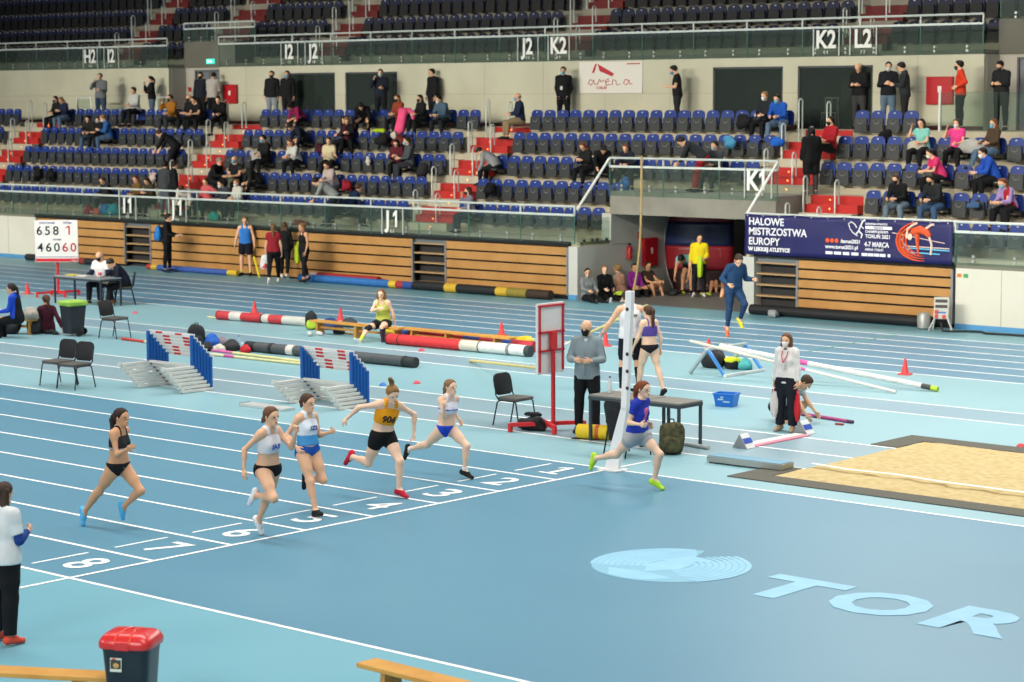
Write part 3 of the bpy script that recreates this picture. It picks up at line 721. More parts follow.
# ---------------------------------------------------------------- stadium seats
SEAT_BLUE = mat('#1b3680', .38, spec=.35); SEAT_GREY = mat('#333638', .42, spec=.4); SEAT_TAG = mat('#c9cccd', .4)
def shell(w, h, th, rtop, n=6):
    pts = [(-w / 2 + .02, 0), (w / 2 - .02, 0), (w / 2, .03)]
    for i in range(n + 1):
        t = PI / 2 * i / n; pts.append((w / 2 - rtop + rtop * math.cos(t), h - rtop + rtop * math.sin(t)))
    for i in range(n + 1):
        t = PI / 2 + PI / 2 * i / n; pts.append((-w / 2 + rtop + rtop * math.cos(t), h - rtop + rtop * math.sin(t)))
    pts.append((-w / 2, .03)); return pts
def seat_meshes(full=True):
    b = MB(); b.prism(shell(.43, .44, .03, .13, 5 if full else 3), (0, .10, .40), (1, 0, 0), (0, .10, 1), (0, .035, 0))
    p = MB(); p.prism(shell(.375, .40, .03, .05, 3 if full else 1), (0, .015, .245), (1, 0, 0), (0, .06, 1), (0, .06, 0))
    q = MB(); q.box((0, .13, .30), (.06, .14, .05)); q.span((-.25, .16, .30), (.25, .20, .34)); q.box((-.2, .10, .38), (.03, .1, .16)); q.box((.2, .10, .38), (.03, .1, .16))
    g = MB(); g.box((0, .128, .775), (.05, .006, .028)); 
    lg = MB(); lg.path([(-.10, .046, .605), (-.07, .036, .52), (0, .030, .49), (.07, .036, .52), (.10, .046, .605)], .010, 4)
    d = MB(); d.prism(shell(.40, .40, .03, .05, 3), (0, .06, .40), (1, 0, 0), (0, -1, .04), (0, .01, .05))
    return b, p, q, g, lg, d
def proto_seat(name, down):
    b, p, q, g, lg, d = seat_meshes()
    t = thing(name, 'x', 'seat')
    b.build('backrest', SEAT_BLUE, t, bevel=.008); 
    sp = (d if down else p).build('seat_pan', SEAT_GREY, t, bevel=.008)
    if not down: lg.build('seat_grip', mat('#8a8b88', .4), sp)
    q.build('mount', mat('#1e2022', .5), t); g.build('number_tag', SEAT_TAG, t)
    return t
P_UP, P_DN = proto_seat('stadium_seat', False), proto_seat('stadium_seat', True)
ORD = ['zeroth', 'first', 'second', 'third', 'fourth', 'fifth', 'sixth', 'seventh', 'eighth', 'ninth', 'tenth', 'eleventh', 'twelfth', 'thirteenth', 'fourteenth', 'fifteenth',
       'sixteenth', 'seventeenth', 'eighteenth', 'nineteenth', 'twentieth', 'twenty-first', 'twenty-second', 'twenty-third', 'twenty-fourth', 'twenty-fifth', 'twenty-sixth', 'twenty-seventh', 'twenty-eighth', 'twenty-ninth', 'thirtieth']
def ordn(n): return ORD[n] if n < len(ORD) else 'seat number %d' % n
ROWN = ['front row', 'second row', 'third row', 'fourth row', 'top row']
seats = []          # (x, y, z, row, block, index from the block's left)
blocks = {'far left': [(-64, -48.6)] * 5, 'above the scoreboard': [(-46.7, -37.6)] * 5, 'left of the J1 stairs': [(-35.7, -25.6)] * 5,
          'left of the tunnel': [(-23.7, -18.1)] * 2 + [(-23.7, -14.2)] * 3, 'behind the blue banner': [(-10.4, 5)] * 2 + [(-12.3, 5)] * 2 + [(-12.3, -10.1)]}
for bn_, rows in blocks.items():
    for r, (a, b) in enumerate(rows):
        for i in range(int((b - a) / .5)):
            seats.append((a + .25 + .5 * i, Y0 + .42 + TR * r, zf(r), r, bn_, i + 1))
upper = []
for k in range(5):
    for a, b in ((-64, -47.3), (-45.8, -42.5 if k < 2 else -42.5), (-40.6, -36.3), (-34.8, -25.5), (-23.9, -14.8), (-13.2, 5)):
        for i in range(int((b - a) / .5)):
            x = a + .25 + .5 * i
            if k == 0 and (-42.7 < x < -39.7 or x > -9.6): continue
            upper.append((x, UY + .42 + .8 * k, UZ + .67 * k))
def in_view(x, y, z):
    u, v, k = project((x, y, z + .5)); return -8 < u < 1032 and -10 < v < 700
SEATED = []          # filled by the people list: positions where the seat is folded down
def place_seats():
    vis = [s for s in seats if in_view(*s[:3])]
    vis.sort(key=lambda s: np.linalg.norm(np.array(s[:3]) - CAM))
    near = vis[:300]; rest = vis[300:] + [s for s in seats if not in_view(*s[:3])]
    first = {True: True, False: True}
    for x, y, z, r, bk_, i in near:
        dn = any(abs(x - q[0]) < .3 and abs(z - q[2]) < .3 for q in SEATED)
        src = P_DN if dn else P_UP
        if first[dn]: o = src; first[dn] = False
        else: o = copy_tree(src)
        o.location = (x, y, z)
        o['label'] = 'blue and charcoal seat, %s from left, %s, block %s' % (ordn(i), ROWN[r], bk_)
        o['group'] = 'folding seats, %s, block %s' % (ROWN[r], bk_)
    def mass(lst, name, label, bm_, gm_):
        b, p, q, g, lg, d = seat_meshes(False); u = MB()
        bv, pv = np.array(b.v), np.array(p.v); gv = np.array(g.v); U = MB()
        for x, y, z in lst:
            o = np.array((x, y, z)); U.mi = 0; U.add(bv + o, b.f); U.mi = 1; U.add(pv + o, p.f); U.mi = 2; U.add(gv + o, g.f)
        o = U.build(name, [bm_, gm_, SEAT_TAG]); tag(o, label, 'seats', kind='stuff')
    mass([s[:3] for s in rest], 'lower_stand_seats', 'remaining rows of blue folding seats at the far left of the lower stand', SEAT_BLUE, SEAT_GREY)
    mass(upper, 'upper_stand_seats', 'dim rows of dark blue folding seats in the upper stand', mat('#0e1738', .55), mat('#111214', .6))  # shade of the upper tier is put into darker seat blues and greys
# ---------------------------------------------------------------- people: a blended skin is grown over a posed skeleton
def nrm(v): v = np.asarray(v, float); return v / max(np.linalg.norm(v), 1e-9)
def Ry(a): c, s = math.cos(a), math.sin(a); return np.array([[c, 0, s], [0, 1, 0], [-s, 0, c]])
def Rx(a): c, s = math.cos(a), math.sin(a); return np.array([[1, 0, 0], [0, c, -s], [0, s, c]])
D2R = PI / 180; HS = 1.07
class Prim:
    """round tapered capsule a-b (radii ra, rb), optionally flattened along axis ax by factor k, optionally cut flat at either end"""
    __slots__ = ('a', 'b', 'ra', 'rb', 'ax', 'k', 'ca', 'cb', 'sk')
    def __init__(s, a, b, ra, rb=None, ax=None, k=1.0, ca=False, cb=False, sk=.03):
        s.a, s.b, s.ra, s.rb = np.array(a, float), np.array(b, float), ra, ra if rb is None else rb; s.ax, s.k, s.ca, s.cb, s.sk = ax, k, ca, cb, sk
    def part(s, t0, t1, infl=0.0, ca=False, cb=False):
        d = s.b - s.a; q = lambda t: s.ra + (s.rb - s.ra) * t + infl
        return Prim(s.a + d * t0, s.a + d * t1, q(t0), q(t1), s.ax, s.k, ca, cb, s.sk)
def surface(prims, h, clips=()):
    """marching over a grid: returns vertices, quads of the blended union of prims, cut by half-spaces"""
    lo = np.min([np.minimum(p.a, p.b) - max(p.ra, p.rb) for p in prims], 0) - 2.5 * h; hi = np.max([np.maximum(p.a, p.b) + max(p.ra, p.rb) for p in prims], 0) + 2.5 * h
    n = np.ceil((hi - lo) / h).astype(int) + 1
    D = np.full(n, 0.5, np.float32); ax = [lo[i] + h * np.arange(n[i]) for i in range(3)]
    for p in prims:
        R = max(p.ra, p.rb) + p.sk + 2 * h
        i0 = np.maximum(((np.minimum(p.a, p.b) - R - lo) / h).astype(int), 0); i1 = np.minimum(((np.maximum(p.a, p.b) + R - lo) / h).astype(int) + 2, n)
        sl = tuple(slice(i0[i], i1[i]) for i in range(3))
        X = ax[0][sl[0]][:, None, None]; Yv = ax[1][sl[1]][None, :, None]; Z = ax[2][sl[2]][None, None, :]
        ab = p.b - p.a; L2 = max(ab @ ab, 1e-9)
        dx, dy, dz = X - p.a[0], Yv - p.a[1], Z - p.a[2]
        t = (dx * ab[0] + dy * ab[1] + dz * ab[2]) / L2; tc = np.clip(t, 0, 1)
        vx, vy, vz = dx - tc * ab[0], dy - tc * ab[1], dz - tc * ab[2]
        if p.ax is not None:
            c = (vx * p.ax[0] + vy * p.ax[1] + vz * p.ax[2]) * (p.k - 1); vx = vx + c * p.ax[0]; vy = vy + c * p.ax[1]; vz = vz + c * p.ax[2]
        d = np.sqrt(vx * vx + vy * vy + vz * vz) - (p.ra + (p.rb - p.ra) * tc); L = math.sqrt(L2)
        if p.ca: d = np.maximum(d, -t * L)
        if p.cb: d = np.maximum(d, (t - 1) * L)
        o = D[sl]; k = p.sk; hh = np.maximum(k - np.abs(o - d), 0) / k
        D[sl] = np.minimum(o, d) - hh * hh * k * .25
    for pt, nn in clips:
        pt = np.asarray(pt); nn = nrm(nn)
        D = np.maximum(D, (ax[0][:, None, None] - pt[0]) * nn[0] + (ax[1][None, :, None] - pt[1]) * nn[1] + (ax[2][None, None, :] - pt[2]) * nn[2])
    S = D < 0
    c8 = [S[i:n[0] - 1 + i, j:n[1] - 1 + j, k:n[2] - 1 + k] for i in (0, 1) for j in (0, 1) for k in (0, 1)]
    cnt = sum(c.astype(np.int8) for c in c8); act = (cnt > 0) & (cnt < 8)
    idx = np.argwhere(act)
    if len(idx) == 0: return np.zeros((0, 3)), []
    vid = np.full(act.shape, -1, np.int64); vid[tuple(idx.T)] = np.arange(len(idx))
    off = np.array([(i, j, k) for i in (0, 1) for j in (0, 1) for k in (0, 1)])
    dv = np.stack([D[idx[:, 0] + o[0], idx[:, 1] + o[1], idx[:, 2] + o[2]] for o in off], 1)
    acc = np.zeros((len(idx), 3)); num = np.zeros(len(idx))
    for i in range(8):
        for j in range(i + 1, 8):
            if np.abs(off[i] - off[j]).sum() != 1: continue
            mk = (dv[:, i] < 0) != (dv[:, j] < 0); t = dv[mk, i] / (dv[mk, i] - dv[mk, j])
            acc[mk] += off[i] + t[:, None] * (off[j] - off[i]); num[mk] += 1
    V = lo + h * (idx + acc / num[:, None]); F = []
    for a in range(3):
        b, c = (a + 1) % 3, (a + 2) % 3; sh = [slice(None)] * 3; s2 = [slice(None)] * 3; sh[a] = slice(0, n[a] - 1); s2[a] = slice(1, n[a])
        E = S[tuple(sh)] != S[tuple(s2)]; e = np.argwhere(E); e = e[(e[:, b] > 0) & (e[:, c] > 0) & (e[:, b] < n[b] - 1) & (e[:, c] < n[c] - 1)]
        if len(e) == 0: continue
        q = []
        for db, dc in ((1, 1), (0, 1), (0, 0), (1, 0)):
            g = e.copy(); g[:, b] -= db; g[:, c] -= dc; q.append(vid[tuple(g.T)])
        q = np.stack(q, 1); fl = S[tuple(e.T)]; q[~fl] = q[~fl][:, ::-1]; F.append(q)
    return V, np.concatenate(F)
def mesh_of(name, parts, mats, parent=None):
    """parts: list of (V, F, material index) merged into one smooth mesh object"""
    vs = np.concatenate([p[0] for p in parts]); fs = []; mi = []; o = 0
    for V, F, m_ in parts:
        if len(F): fs.append(np.asarray(F) + o); mi += [m_] * len(F)
        o += len(V)
    fs = np.concatenate(fs); me = bpy.data.meshes.new(name)
    me.vertices.add(len(vs)); me.vertices.foreach_set('co', vs.astype(np.float32).ravel())
    me.loops.add(fs.size); me.loops.foreach_set('vertex_index', fs.astype(np.int32).ravel())
    me.polygons.add(len(fs)); me.polygons.foreach_set('loop_start', np.arange(0, fs.size, 4, dtype=np.int32))
    try: me.polygons.foreach_set('loop_total', np.full(len(fs), 4, np.int32))
    except Exception: pass
    for q in (mats if isinstance(mats, (list, tuple)) else [mats]): me.materials.append(q)
    me.update(calc_edges=True); me.polygons.foreach_set('use_smooth', np.ones(len(fs), bool))
    if max(mi): me.polygons.foreach_set('material_index', np.array(mi, np.int32))
    o = bpy.data.objects.new(name, me); col.objects.link(o)
    if parent is not None: o.parent = parent
    return o
SKIN = {'l': '#e2b08e', 'p': '#ebc2a6', 't': '#d09a74', 'd': '#9a6a4c'}
def skin_mat(c):
    m_ = mat(SKIN.get(c, c), .5, spec=.35); return m_
CLOTH = lambda c: mat(c, .78, noise=.10, nscale=7, spec=.2) if isinstance(c, str) else c
def skeleton(H, female, pose, bulk=1.0):
    s = H / 1.72; P = pose; J = {}; g = lambda k, d: P.get(k, d)
    lean, twist = g('lean', 3) * D2R, g('twist', 0) * D2R; side = g('side', 0) * D2R
    Rp = Ry(lean * g('pl', .45)); Rt = Ry(lean) @ Rx(side) @ rotz(twist)
    J['Rp'], J['Rt'], J['s'] = Rp, Rt, s
    p0 = np.zeros(3); J['p0'] = p0
    mid = p0 + Rp @ (0, 0, .17 * s); J['mid'] = mid; J['ch'] = mid + Rt @ (0, 0, .18 * s); n = mid + Rt @ (0, 0, .325 * s); J['n'] = n
    hp, hy, hr = [x * D2R for x in g('head', (0, 0, 0))]; Rh = rotz(hy + twist * .3) @ Ry(hp) @ Rx(hr); J['Rh'] = Rh
    J['hc'] = n + Rt @ (.005, 0, .05 * s) + Rh @ (.018 * s, 0, .115 * s)
    sw = (.156 if female else .172) * s * (1 + .4 * (bulk - 1))
    for sd, q in (('L', 1), ('R', -1)):
        f, ab, kn, *fp = g('leg' + sd, (0, 3, 2)); fp = fp[0] if fp else 0
        hip = p0 + Rp @ (0, q * .088 * s, -.03 * s); a = ab * D2R; f_ = f * D2R
        td = nrm((math.sin(f_), q * math.sin(a), -math.cos(f_))); knee = hip + td * .43 * s
        f2 = (f - kn) * D2R; sd_ = nrm((math.sin(f2), q * math.sin(a) * g('shin_in', .35), -math.cos(f2))); ank = knee + sd_ * .41 * s
        f3 = (f - kn + 90 - fp) * D2R; fd = nrm((math.sin(f3), q * (.14 + .5 * math.sin(a)), -math.cos(f3))); sole = nrm(np.cross(fd, (0, -1, 0))); sole = sole if sole[2] < 0 or abs(sole[2]) < .3 else -sole
        sole = nrm(sd_ - fd * (sd_ @ fd))
        J['hip' + sd], J['knee' + sd], J['ank' + sd], J['fd' + sd], J['sole' + sd], J['shd' + sd] = hip, knee, ank, fd, sole, sd_
        J['heel' + sd] = ank + fd * (-.035 * s) + sole * .045 * s; J['toe' + sd] = ank + fd * .165 * s + sole * .052 * s
        f, ab, el, inn, *hc = g('arm' + sd, (5, 12, 15, 5))
        sh = n + Rt @ (-.012 * s, q * sw, -.045 * s); a = ab * D2R; f_ = f * D2R
        ud = nrm((math.sin(f_) * math.cos(a), q * math.sin(a), -math.cos(f_) * math.cos(a))); e2 = (f + el) * D2R; i_ = inn * D2R
        fa = nrm((math.sin(e2) * math.cos(i_), q * (math.sin(a) * .45 - math.sin(i_)), -math.cos(e2) * math.cos(i_)))
        Ra = Rt if g('armframe', 't') == 't' else np.eye(3)
        elb = sh + Ra @ ud * .285 * s; wr = elb + Ra @ fa * .245 * s
        J['sh' + sd], J['elb' + sd], J['wr' + sd], J['had' + sd] = sh, elb, wr, Ra @ fa
        J['curl' + sd] = hc[0] if hc else 35
    # rest on the ground / the seat
    if 'sit' in P: dz = P['sit']
    else: dz = -min(min(J[k + sd][2] for k in ('heel', 'toe')) for sd in 'LR') + .034 * s + P.get('air', 0)
    for k, v in list(J.items()):
        if isinstance(v, np.ndarray) and v.shape == (3,) and k[:2] not in ('fd', 'ha') and not k.startswith(('sole', 'shd')): J[k] = v + np.array((0, 0, dz))
    return J
def bones(J, female, bulk):
    s = J['s']; Rt, Rp, Rh = J['Rt'], J['Rp'], J['Rh']; b = bulk * s; fx, px = Rt @ (1, 0, 0), Rp @ (1, 0, 0); B = {}
    p0, mid, ch, n = J['p0'], J['mid'], J['ch'], J['n']; wb = 1.0 if female else 1.08
    B['pelvis'] = [Prim(p0 + Rp @ (0, -.045 * s, -.03 * s), p0 + Rp @ (0, .045 * s, -.03 * s), (.118 if female else .108) * b, None, px, 1.12, sk=.07), Prim(p0 + Rp @ (0, -.03 * s, .05 * s), p0 + Rp @ (0, .03 * s, .05 * s), .108 * b, None, px, 1.18, sk=.07)]
    B['glute'] = [Prim(p0 + Rp @ (-.05 * s, q * .07 * s, -.06 * s), p0 + Rp @ (-.045 * s, q * .072 * s, -.03 * s), .082 * b, sk=.05) for q in (1, -1)]
    w = (.090 if female else .104) * b
    B['waist'] = [Prim(mid + Rt @ (0, -.03 * s, -.06 * s), mid + Rt @ (0, .03 * s, -.02 * s), w, w * 1.0, fx, 1.12, sk=.08), Prim(mid + Rt @ (0, .03 * s, -.06 * s), mid + Rt @ (0, -.03 * s, .02 * s), w, w, fx, 1.12, sk=.08)]
    c = (.100 if female else .116) * b
    B['chest'] = [Prim(mid + Rt @ (-.005, -.045 * s, .09 * s), mid + Rt @ (-.005, .045 * s, .09 * s), c, None, fx, 1.12, sk=.08), Prim(ch + Rt @ (-.01, -.06 * s, .02 * s), ch + Rt @ (-.01, .06 * s, .02 * s), c * .98, None, fx, 1.15, sk=.08)]
    if female: B['chest'] += [Prim(ch + Rt @ (.055 * s, q * .058 * s, -.035 * s), ch + Rt @ (.062 * s, q * .06 * s, -.045 * s), .054 * b, sk=.045) for q in (1, -1)]
    B['yoke'] = [Prim(J['shL'] + Rt @ (0, -.03, .01), J['shR'] + Rt @ (0, .03, .01), .052 * b, None, sk=.06), Prim(n + Rt @ (-.01, 0, .02 * s), J['shL'] + Rt @ (0, -.02, .012), .045 * b, .04 * b, sk=.05), Prim(n + Rt @ (-.01, 0, .02 * s), J['shR'] + Rt @ (0, .02, .012), .045 * b, .04 * b, sk=.05)]
    hc = J['hc']; B['neck'] = [Prim(n + Rt @ (-.005, 0, -.03 * s), hc + Rh @ (-.02 * s, 0, -.05 * s), (.050 if female else .058) * s, .047 * s, sk=.03)]
    e = lambda x, y, z: hc + Rh @ (np.array((x, y, z)) * s * HS)
    hx = Rh @ (0, 1, 0)
    B['head'] = [Prim(e(-.020, 0, .025), e(.010, 0, .030), .088 * s * HS, .080 * s * HS, hx, 1.15, sk=.02), Prim(e(.012, 0, -.03), e(.04, 0, -.065), .068 * s * HS, .043 * s * HS, hx, 1.12, sk=.035), Prim(e(.088, 0, .012), e(.106, 0, -.022), .009 * s * HS, .013 * s * HS, sk=.014),
                 Prim(e(.066, -.03, .022), e(.066, .03, .022), .022 * s * HS, sk=.02), Prim(e(.078, 0, -.092), e(.070, 0, -.088), .016 * s * HS, sk=.03)] + [Prim(e(-.006, q * .076, .012), e(-.012, q * .078, -.018), .014 * s * HS, .010 * s * HS, Rh @ (0, 1, 0), 1.6, sk=.01) for q in (1, -1)] + [Prim(e(.076, q * .012, -.058), e(.082, 0, -.058), .011 * s * HS, sk=.012) for q in (1, -1)]
    tb = b * (1.03 if female else 1.0); ab = b * (.90 if female else 1.02)
    for sd in 'LR':
        hip, knee, ank = J['hip' + sd], J['knee' + sd], J['ank' + sd]; td = nrm(knee - hip); shd = J['shd' + sd]; bk = nrm(np.cross((0, -1, 0), shd)); bk = bk if bk @ J['fd' + sd] < 0 else -bk
        B['thigh' + sd] = [Prim(hip, knee, .083 * tb, .052 * tb, sk=.04), Prim(hip + td * .08 * s, hip + td * .24 * s, .084 * tb, .075 * tb, sk=.04)]
        B['shin' + sd] = [Prim(knee, ank, .050 * tb, .034 * tb, sk=.03), Prim(knee + shd * .07 * s + bk * .018 * s, knee + shd * .18 * s + bk * .012 * s, .049 * tb, .040 * tb, sk=.04), Prim(knee - bk * .012, knee + shd * .02 - bk * .012, .046 * tb, sk=.02)]
        he, to = J['heel' + sd], J['toe' + sd]; up_ = -J['sole' + sd]
        B['foot' + sd] = [Prim(ank, he + up_ * .01, .035 * s, .034 * s, sk=.02), Prim(he, to, .033 * s, .026 * s, up_, 1.15, sk=.02), Prim(ank + J['fd' + sd] * .03, (he + to) / 2 + J['fd' + sd] * .02 * s + up_ * .015, .033 * s, .030 * s, sk=.02)]
        sh, elb, wr = J['sh' + sd], J['elb' + sd], J['wr' + sd]; ud = nrm(elb - sh)
        B['uarm' + sd] = [Prim(sh, elb, .047 * ab, .036 * ab, sk=.035), Prim(sh - ud * .005, sh + ud * .04, .053 * ab, .05 * ab, sk=.03)]
        B['farm' + sd] = [Prim(elb, wr, .037 * ab, .025 * ab, sk=.02), Prim(elb + (wr - elb) * .12, elb + (wr - elb) * .38, .040 * ab, .036 * ab, sk=.02)]
    return B
def hand_prims(J, sd, B=None):
    s = J['s']; d = nrm(J['had' + sd]); q = 1 if sd == 'L' else -1; wr = J['wr' + sd]; curl = J['curl' + sd] * D2R
    inn = J['Rt'] @ np.array((0, -q, 0.0)); pn = nrm(inn - d * (inn @ d))          # palm faces the body
    wd = nrm(np.cross(d, pn)) ; th = wd if (wd @ (J['Rt'] @ np.array((1.0, 0, .3)))) > 0 else -wd
    pr = [Prim(wr - d * .02, wr + d * .075 * s, .024 * s, .030 * s, pn, 1.9, sk=.015)]
    pr.append(Prim(wr + d * .05 * s - th * .016 * s, wr + d * .05 * s + th * .016 * s, .026 * s, None, pn, 1.8, sk=.015))
    ln = [.066, .078, .073, .056]
    for i in range(4):
        k = wr + d * .082 * s + th * (.027 - .018 * i) * s; c1 = curl * (.55 + .08 * i); d1 = nrm(d * math.cos(c1) + pn * math.sin(c1) + th * (.08 - .05 * i)); m1 = k + d1 * ln[i] * .55 * s
        c2 = c1 + curl * .9; d2 = nrm(d * math.cos(c2) + pn * math.sin(c2)); pr += [Prim(k, m1, .0092 * s, .0084 * s, sk=.004), Prim(m1, m1 + d2 * ln[i] * .5 * s, .0084 * s, .0070 * s, sk=.004)]
    t0 = wr + d * .025 * s + th * .022 * s; d1 = nrm(d * .75 + th * .75 + pn * .35); t1 = t0 + d1 * .042 * s; d2 = nrm(d * .95 + th * .25 + pn * (.3 + .4 * math.sin(curl)))
    pr += [Prim(t0, t1, .0125 * s, .0105 * s, sk=.008), Prim(t1, t1 + d2 * .034 * s, .0100 * s, .0080 * s, sk=.004)]
    return pr
def person(label, loc, yaw, pose, H=1.72, female=False, skin='l', wear=(), hair=('short', '#3a2a20'), mask=None, detail=0, bulk=1.0, group=None, anchor=None):
    """wear: (part name, kind, colour, options); kinds top, bottom, brief, shoes, sock"""
    J = skeleton(H, female, pose, bulk); B = bones(J, female, bulk); s = J['s']
    hv = (.024, .015, .0115)[detail]; infl0 = (.016, .012, .010)[detail]
    parts = []
    allp = []
    for k, v in B.items(): allp += v
    V, F = surface(allp, hv); parts.append((V, F, 0))
    for sd in 'LR':
        hpr = hand_prims(J, sd); V, F = surface(hpr, (.010, .0065, .005)[detail]); parts.append((V, F, 0))
    o = mesh_of('person', parts, [skin_mat(skin)])
    Rt, Rp, Rh, p0, n, hc = J['Rt'], J['Rp'], J['Rh'], J['p0'], J['n'], J['hc']; up_t = Rt @ (0, 0, 1)
    T = lambda x, y, z: (J['mid'] + Rt @ (np.array((x, y, z - .17)) * s)) if z > .1 else (p0 + Rp @ (np.array((x, y, z)) * s))
    wear_ = []
    for w in wear:
        if w[1] in ('sock', 'sleeve', 'kneepad') and (len(w) < 4 or 'sides' not in w[3]): wear_ += [(*w[:3], dict(w[3] if len(w) > 3 else {}, sides=q)) for q in 'LR']
        else: wear_.append(w)
    for w in wear_:
        nm, kind, colr = w[:3]; op = w[3] if len(w) > 3 else {}; i_ = op.get('infl', infl0); pr, clips = [], list(op.get('clips', []))
        sides = op.get('sides', 'LR')
        if kind == 'top':
            hem, top, sl = op.get('hem', -.06), op.get('top', None), op.get('sleeve', .5)
            for k in ('chest', 'waist') + (('pelvis', 'glute') if hem < .08 else ()):
                pr += [q.part(0, 1, i_) for q in B[k]]
            if hem < .05:
                px_ = Rp @ (1, 0, 0)
                for zz in (.06, min(hem, -.02)): pr.append(Prim(T(-.005, -.065, zz), T(-.005, .065, zz), .106 * bulk * s + i_, None, px_, 1.08, sk=.05))
                if 'sit' not in pose and hem < -.04:
                    for sd in 'LR': pr += [q.part(0, min(1, (-hem + .05) / .43), i_ * 1.2) for q in B['thigh' + sd][:1]]
                if 'sit' in pose: hem = max(hem, -.045)
            if top is None:
                pr += [q.part(0, 1, i_ * .8) for q in B['yoke']]
                if sl > 1.5: pr += [q.part(0, .62, i_ * .7) for q in B['neck']]; clips.append((n + Rt @ (.02, 0, .058 * s), Rt @ (.30, 0, 1)))
                else: clips.append((n + Rt @ (.01, 0, .035 * s), Rt @ (.35, 0, 1)))
            else:
                clips.append((T(0, 0, top), Rt @ (op.get('tilt', 0.0), 0, 1)))
                if op.get('straps', True):
                    w_ = op.get('sr', .020)
                    for q in (1, -1):
                        y = op.get('sy', .070) * q; cl = [(T(0, y + w_ * q, .3), Rt @ (0, q, 0)), (T(0, y - w_ * q, .3), Rt @ (0, -q, 0)), (T(0, 0, top - .012), Rt @ (0, 0, -1))]
                        V, F = surface([z.part(0, 1, i_ * .75) for z in B['chest'] + B['yoke']], hv, cl)
                        if len(F): op.setdefault('_x', []).append((V, F, 0))
            clips.append((T(0, 0, hem), -(Rt if hem > .1 else Rp) @ np.array((0, 0, 1.0))))
            if sl > 0:
                for sd in sides:
                    t = min(sl, 1); pr += [q.part(0, t, i_, cb=(sl <= 1)) if j == 0 else q.part(0, 1, i_ * .9) for j, q in enumerate(B['uarm' + sd])]
                    if sl > 1: pr += [q.part(0, sl - 1, i_, cb=True) if j == 0 else q.part(0, 1, i_ * .8) for j, q in enumerate(B['farm' + sd])]
        elif kind == 'sleeve':
            for sd in sides:
                a, b = op.get('range', (0, 2))
                if a < 1: pr += [B['uarm' + sd][0].part(a, min(b, 1), i_, True, b <= 1)]
                if b > 1: pr += [B['farm' + sd][0].part(max(a - 1, 0), b - 1, i_, a > 1, True), B['farm' + sd][1].part(0, 1, i_ * .8)] if b > 1.45 else [B['farm' + sd][0].part(max(a - 1, 0), b - 1, i_, a > 1, True)]
        elif kind == 'bottom':
            L = op.get('leg', 1.95); top = op.get('top', .09); clips.append((T(0, 0, top), Rp @ (0, 0, 1)))
            pr += [q.part(0, 1, i_) for q in B['pelvis'] + B['glute']]
            for sd in sides:
                t = min(L, 1); fl = op.get('flare', 0); ti = i_ * op.get('ti', 1)
                q0 = B['thigh' + sd][0].part(0, t, ti, cb=(L <= 1)); q0.rb += fl if L <= 1 else fl * .5; pr.append(q0); pr.append(B['thigh' + sd][1].part(0, 1 if L > .6 else max(.05, min(1, L * 1.4)), ti))
                if L > 1:
                    q1 = B['shin' + sd][0].part(0, L - 1, ti, cb=True); q1.ra += fl * .5; q1.rb += fl; pr += [q1] + ([B['shin' + sd][1].part(0, 1, ti)] if L > 1.45 else [])
        elif kind == 'brief':
            pr += [q.part(0, 1, i_) for q in B['pelvis'] + B['glute']]; clips.append((T(0, 0, op.get('top', .045)), Rp @ (0, 0, 1)))
            for sd, q in (('L', 1), ('R', -1)):
                pr.append(B['thigh' + sd][0].part(0, .12, i_)); pr.append(B['thigh' + sd][1].part(0, .1, i_))
                td = nrm(J['knee' + sd] - J['hip' + sd]); cpt = J['hip' + sd] + td * op.get('drop', .045) * s; clips.append((cpt, td * .86 + Rp @ (0, q * .40, 0)))
        elif kind == 'shoes':
            pr = None
            for sd in op.get('sides', 'LR'):
                up_ = -J['sole' + sd]; cl = [(J['ank' + sd] + up_ * .012 * s, up_)]
                V, F = surface([q.part(0, 1, .009) for q in B['foot' + sd]], min(hv, .015), cl); c_ = op.get('cols', {}).get(sd, colr)
                so = mesh_of(nm, [(V, F, 0)], CLOTH(c_), o)
                if detail and op.get('sole'):
                    V, F = surface([Prim(J['heel' + sd] - up_ * .018, J['toe' + sd] - up_ * .016, .036 * s, .03 * s, up_, 2.6, sk=.01)], .012); mesh_of('shoe_sole', [(V, F, 0)], CLOTH(op['sole']), so)
        elif kind == 'sock':
            a, b = op.get('range', (.7, 1))
            for sd in sides: pr += [B['shin' + sd][0].part(a, b, i_ * .7, True, True)] + ([B['shin' + sd][1].part(0, 1, i_ * .6)] if a < .3 and b > .5 else [])
        elif kind == 'band':
            for sd in sides: pr += [B['farm' + sd][0].part(op.get('at', .85), op.get('at', .85) + op.get('w', .12), i_ * .6, True, True)]
        elif kind == 'kneepad':
            for sd in sides: pr += [B['thigh' + sd][0].part(op.get('a', .72), 1, i_ * .7, True, False), B['shin' + sd][0].part(0, op.get('b', .2), i_ * .7, False, True)]
        if pr:
            V, F = surface(pr, hv, clips)
            if len(F): mesh_of(nm, [(V, F, 0)] + op.pop('_x', []), CLOTH(colr), o)
    e = lambda x, y, z: hc + Rh @ (np.array((x, y, z)) * s * HS); hx = Rh @ (0, 1, 0)
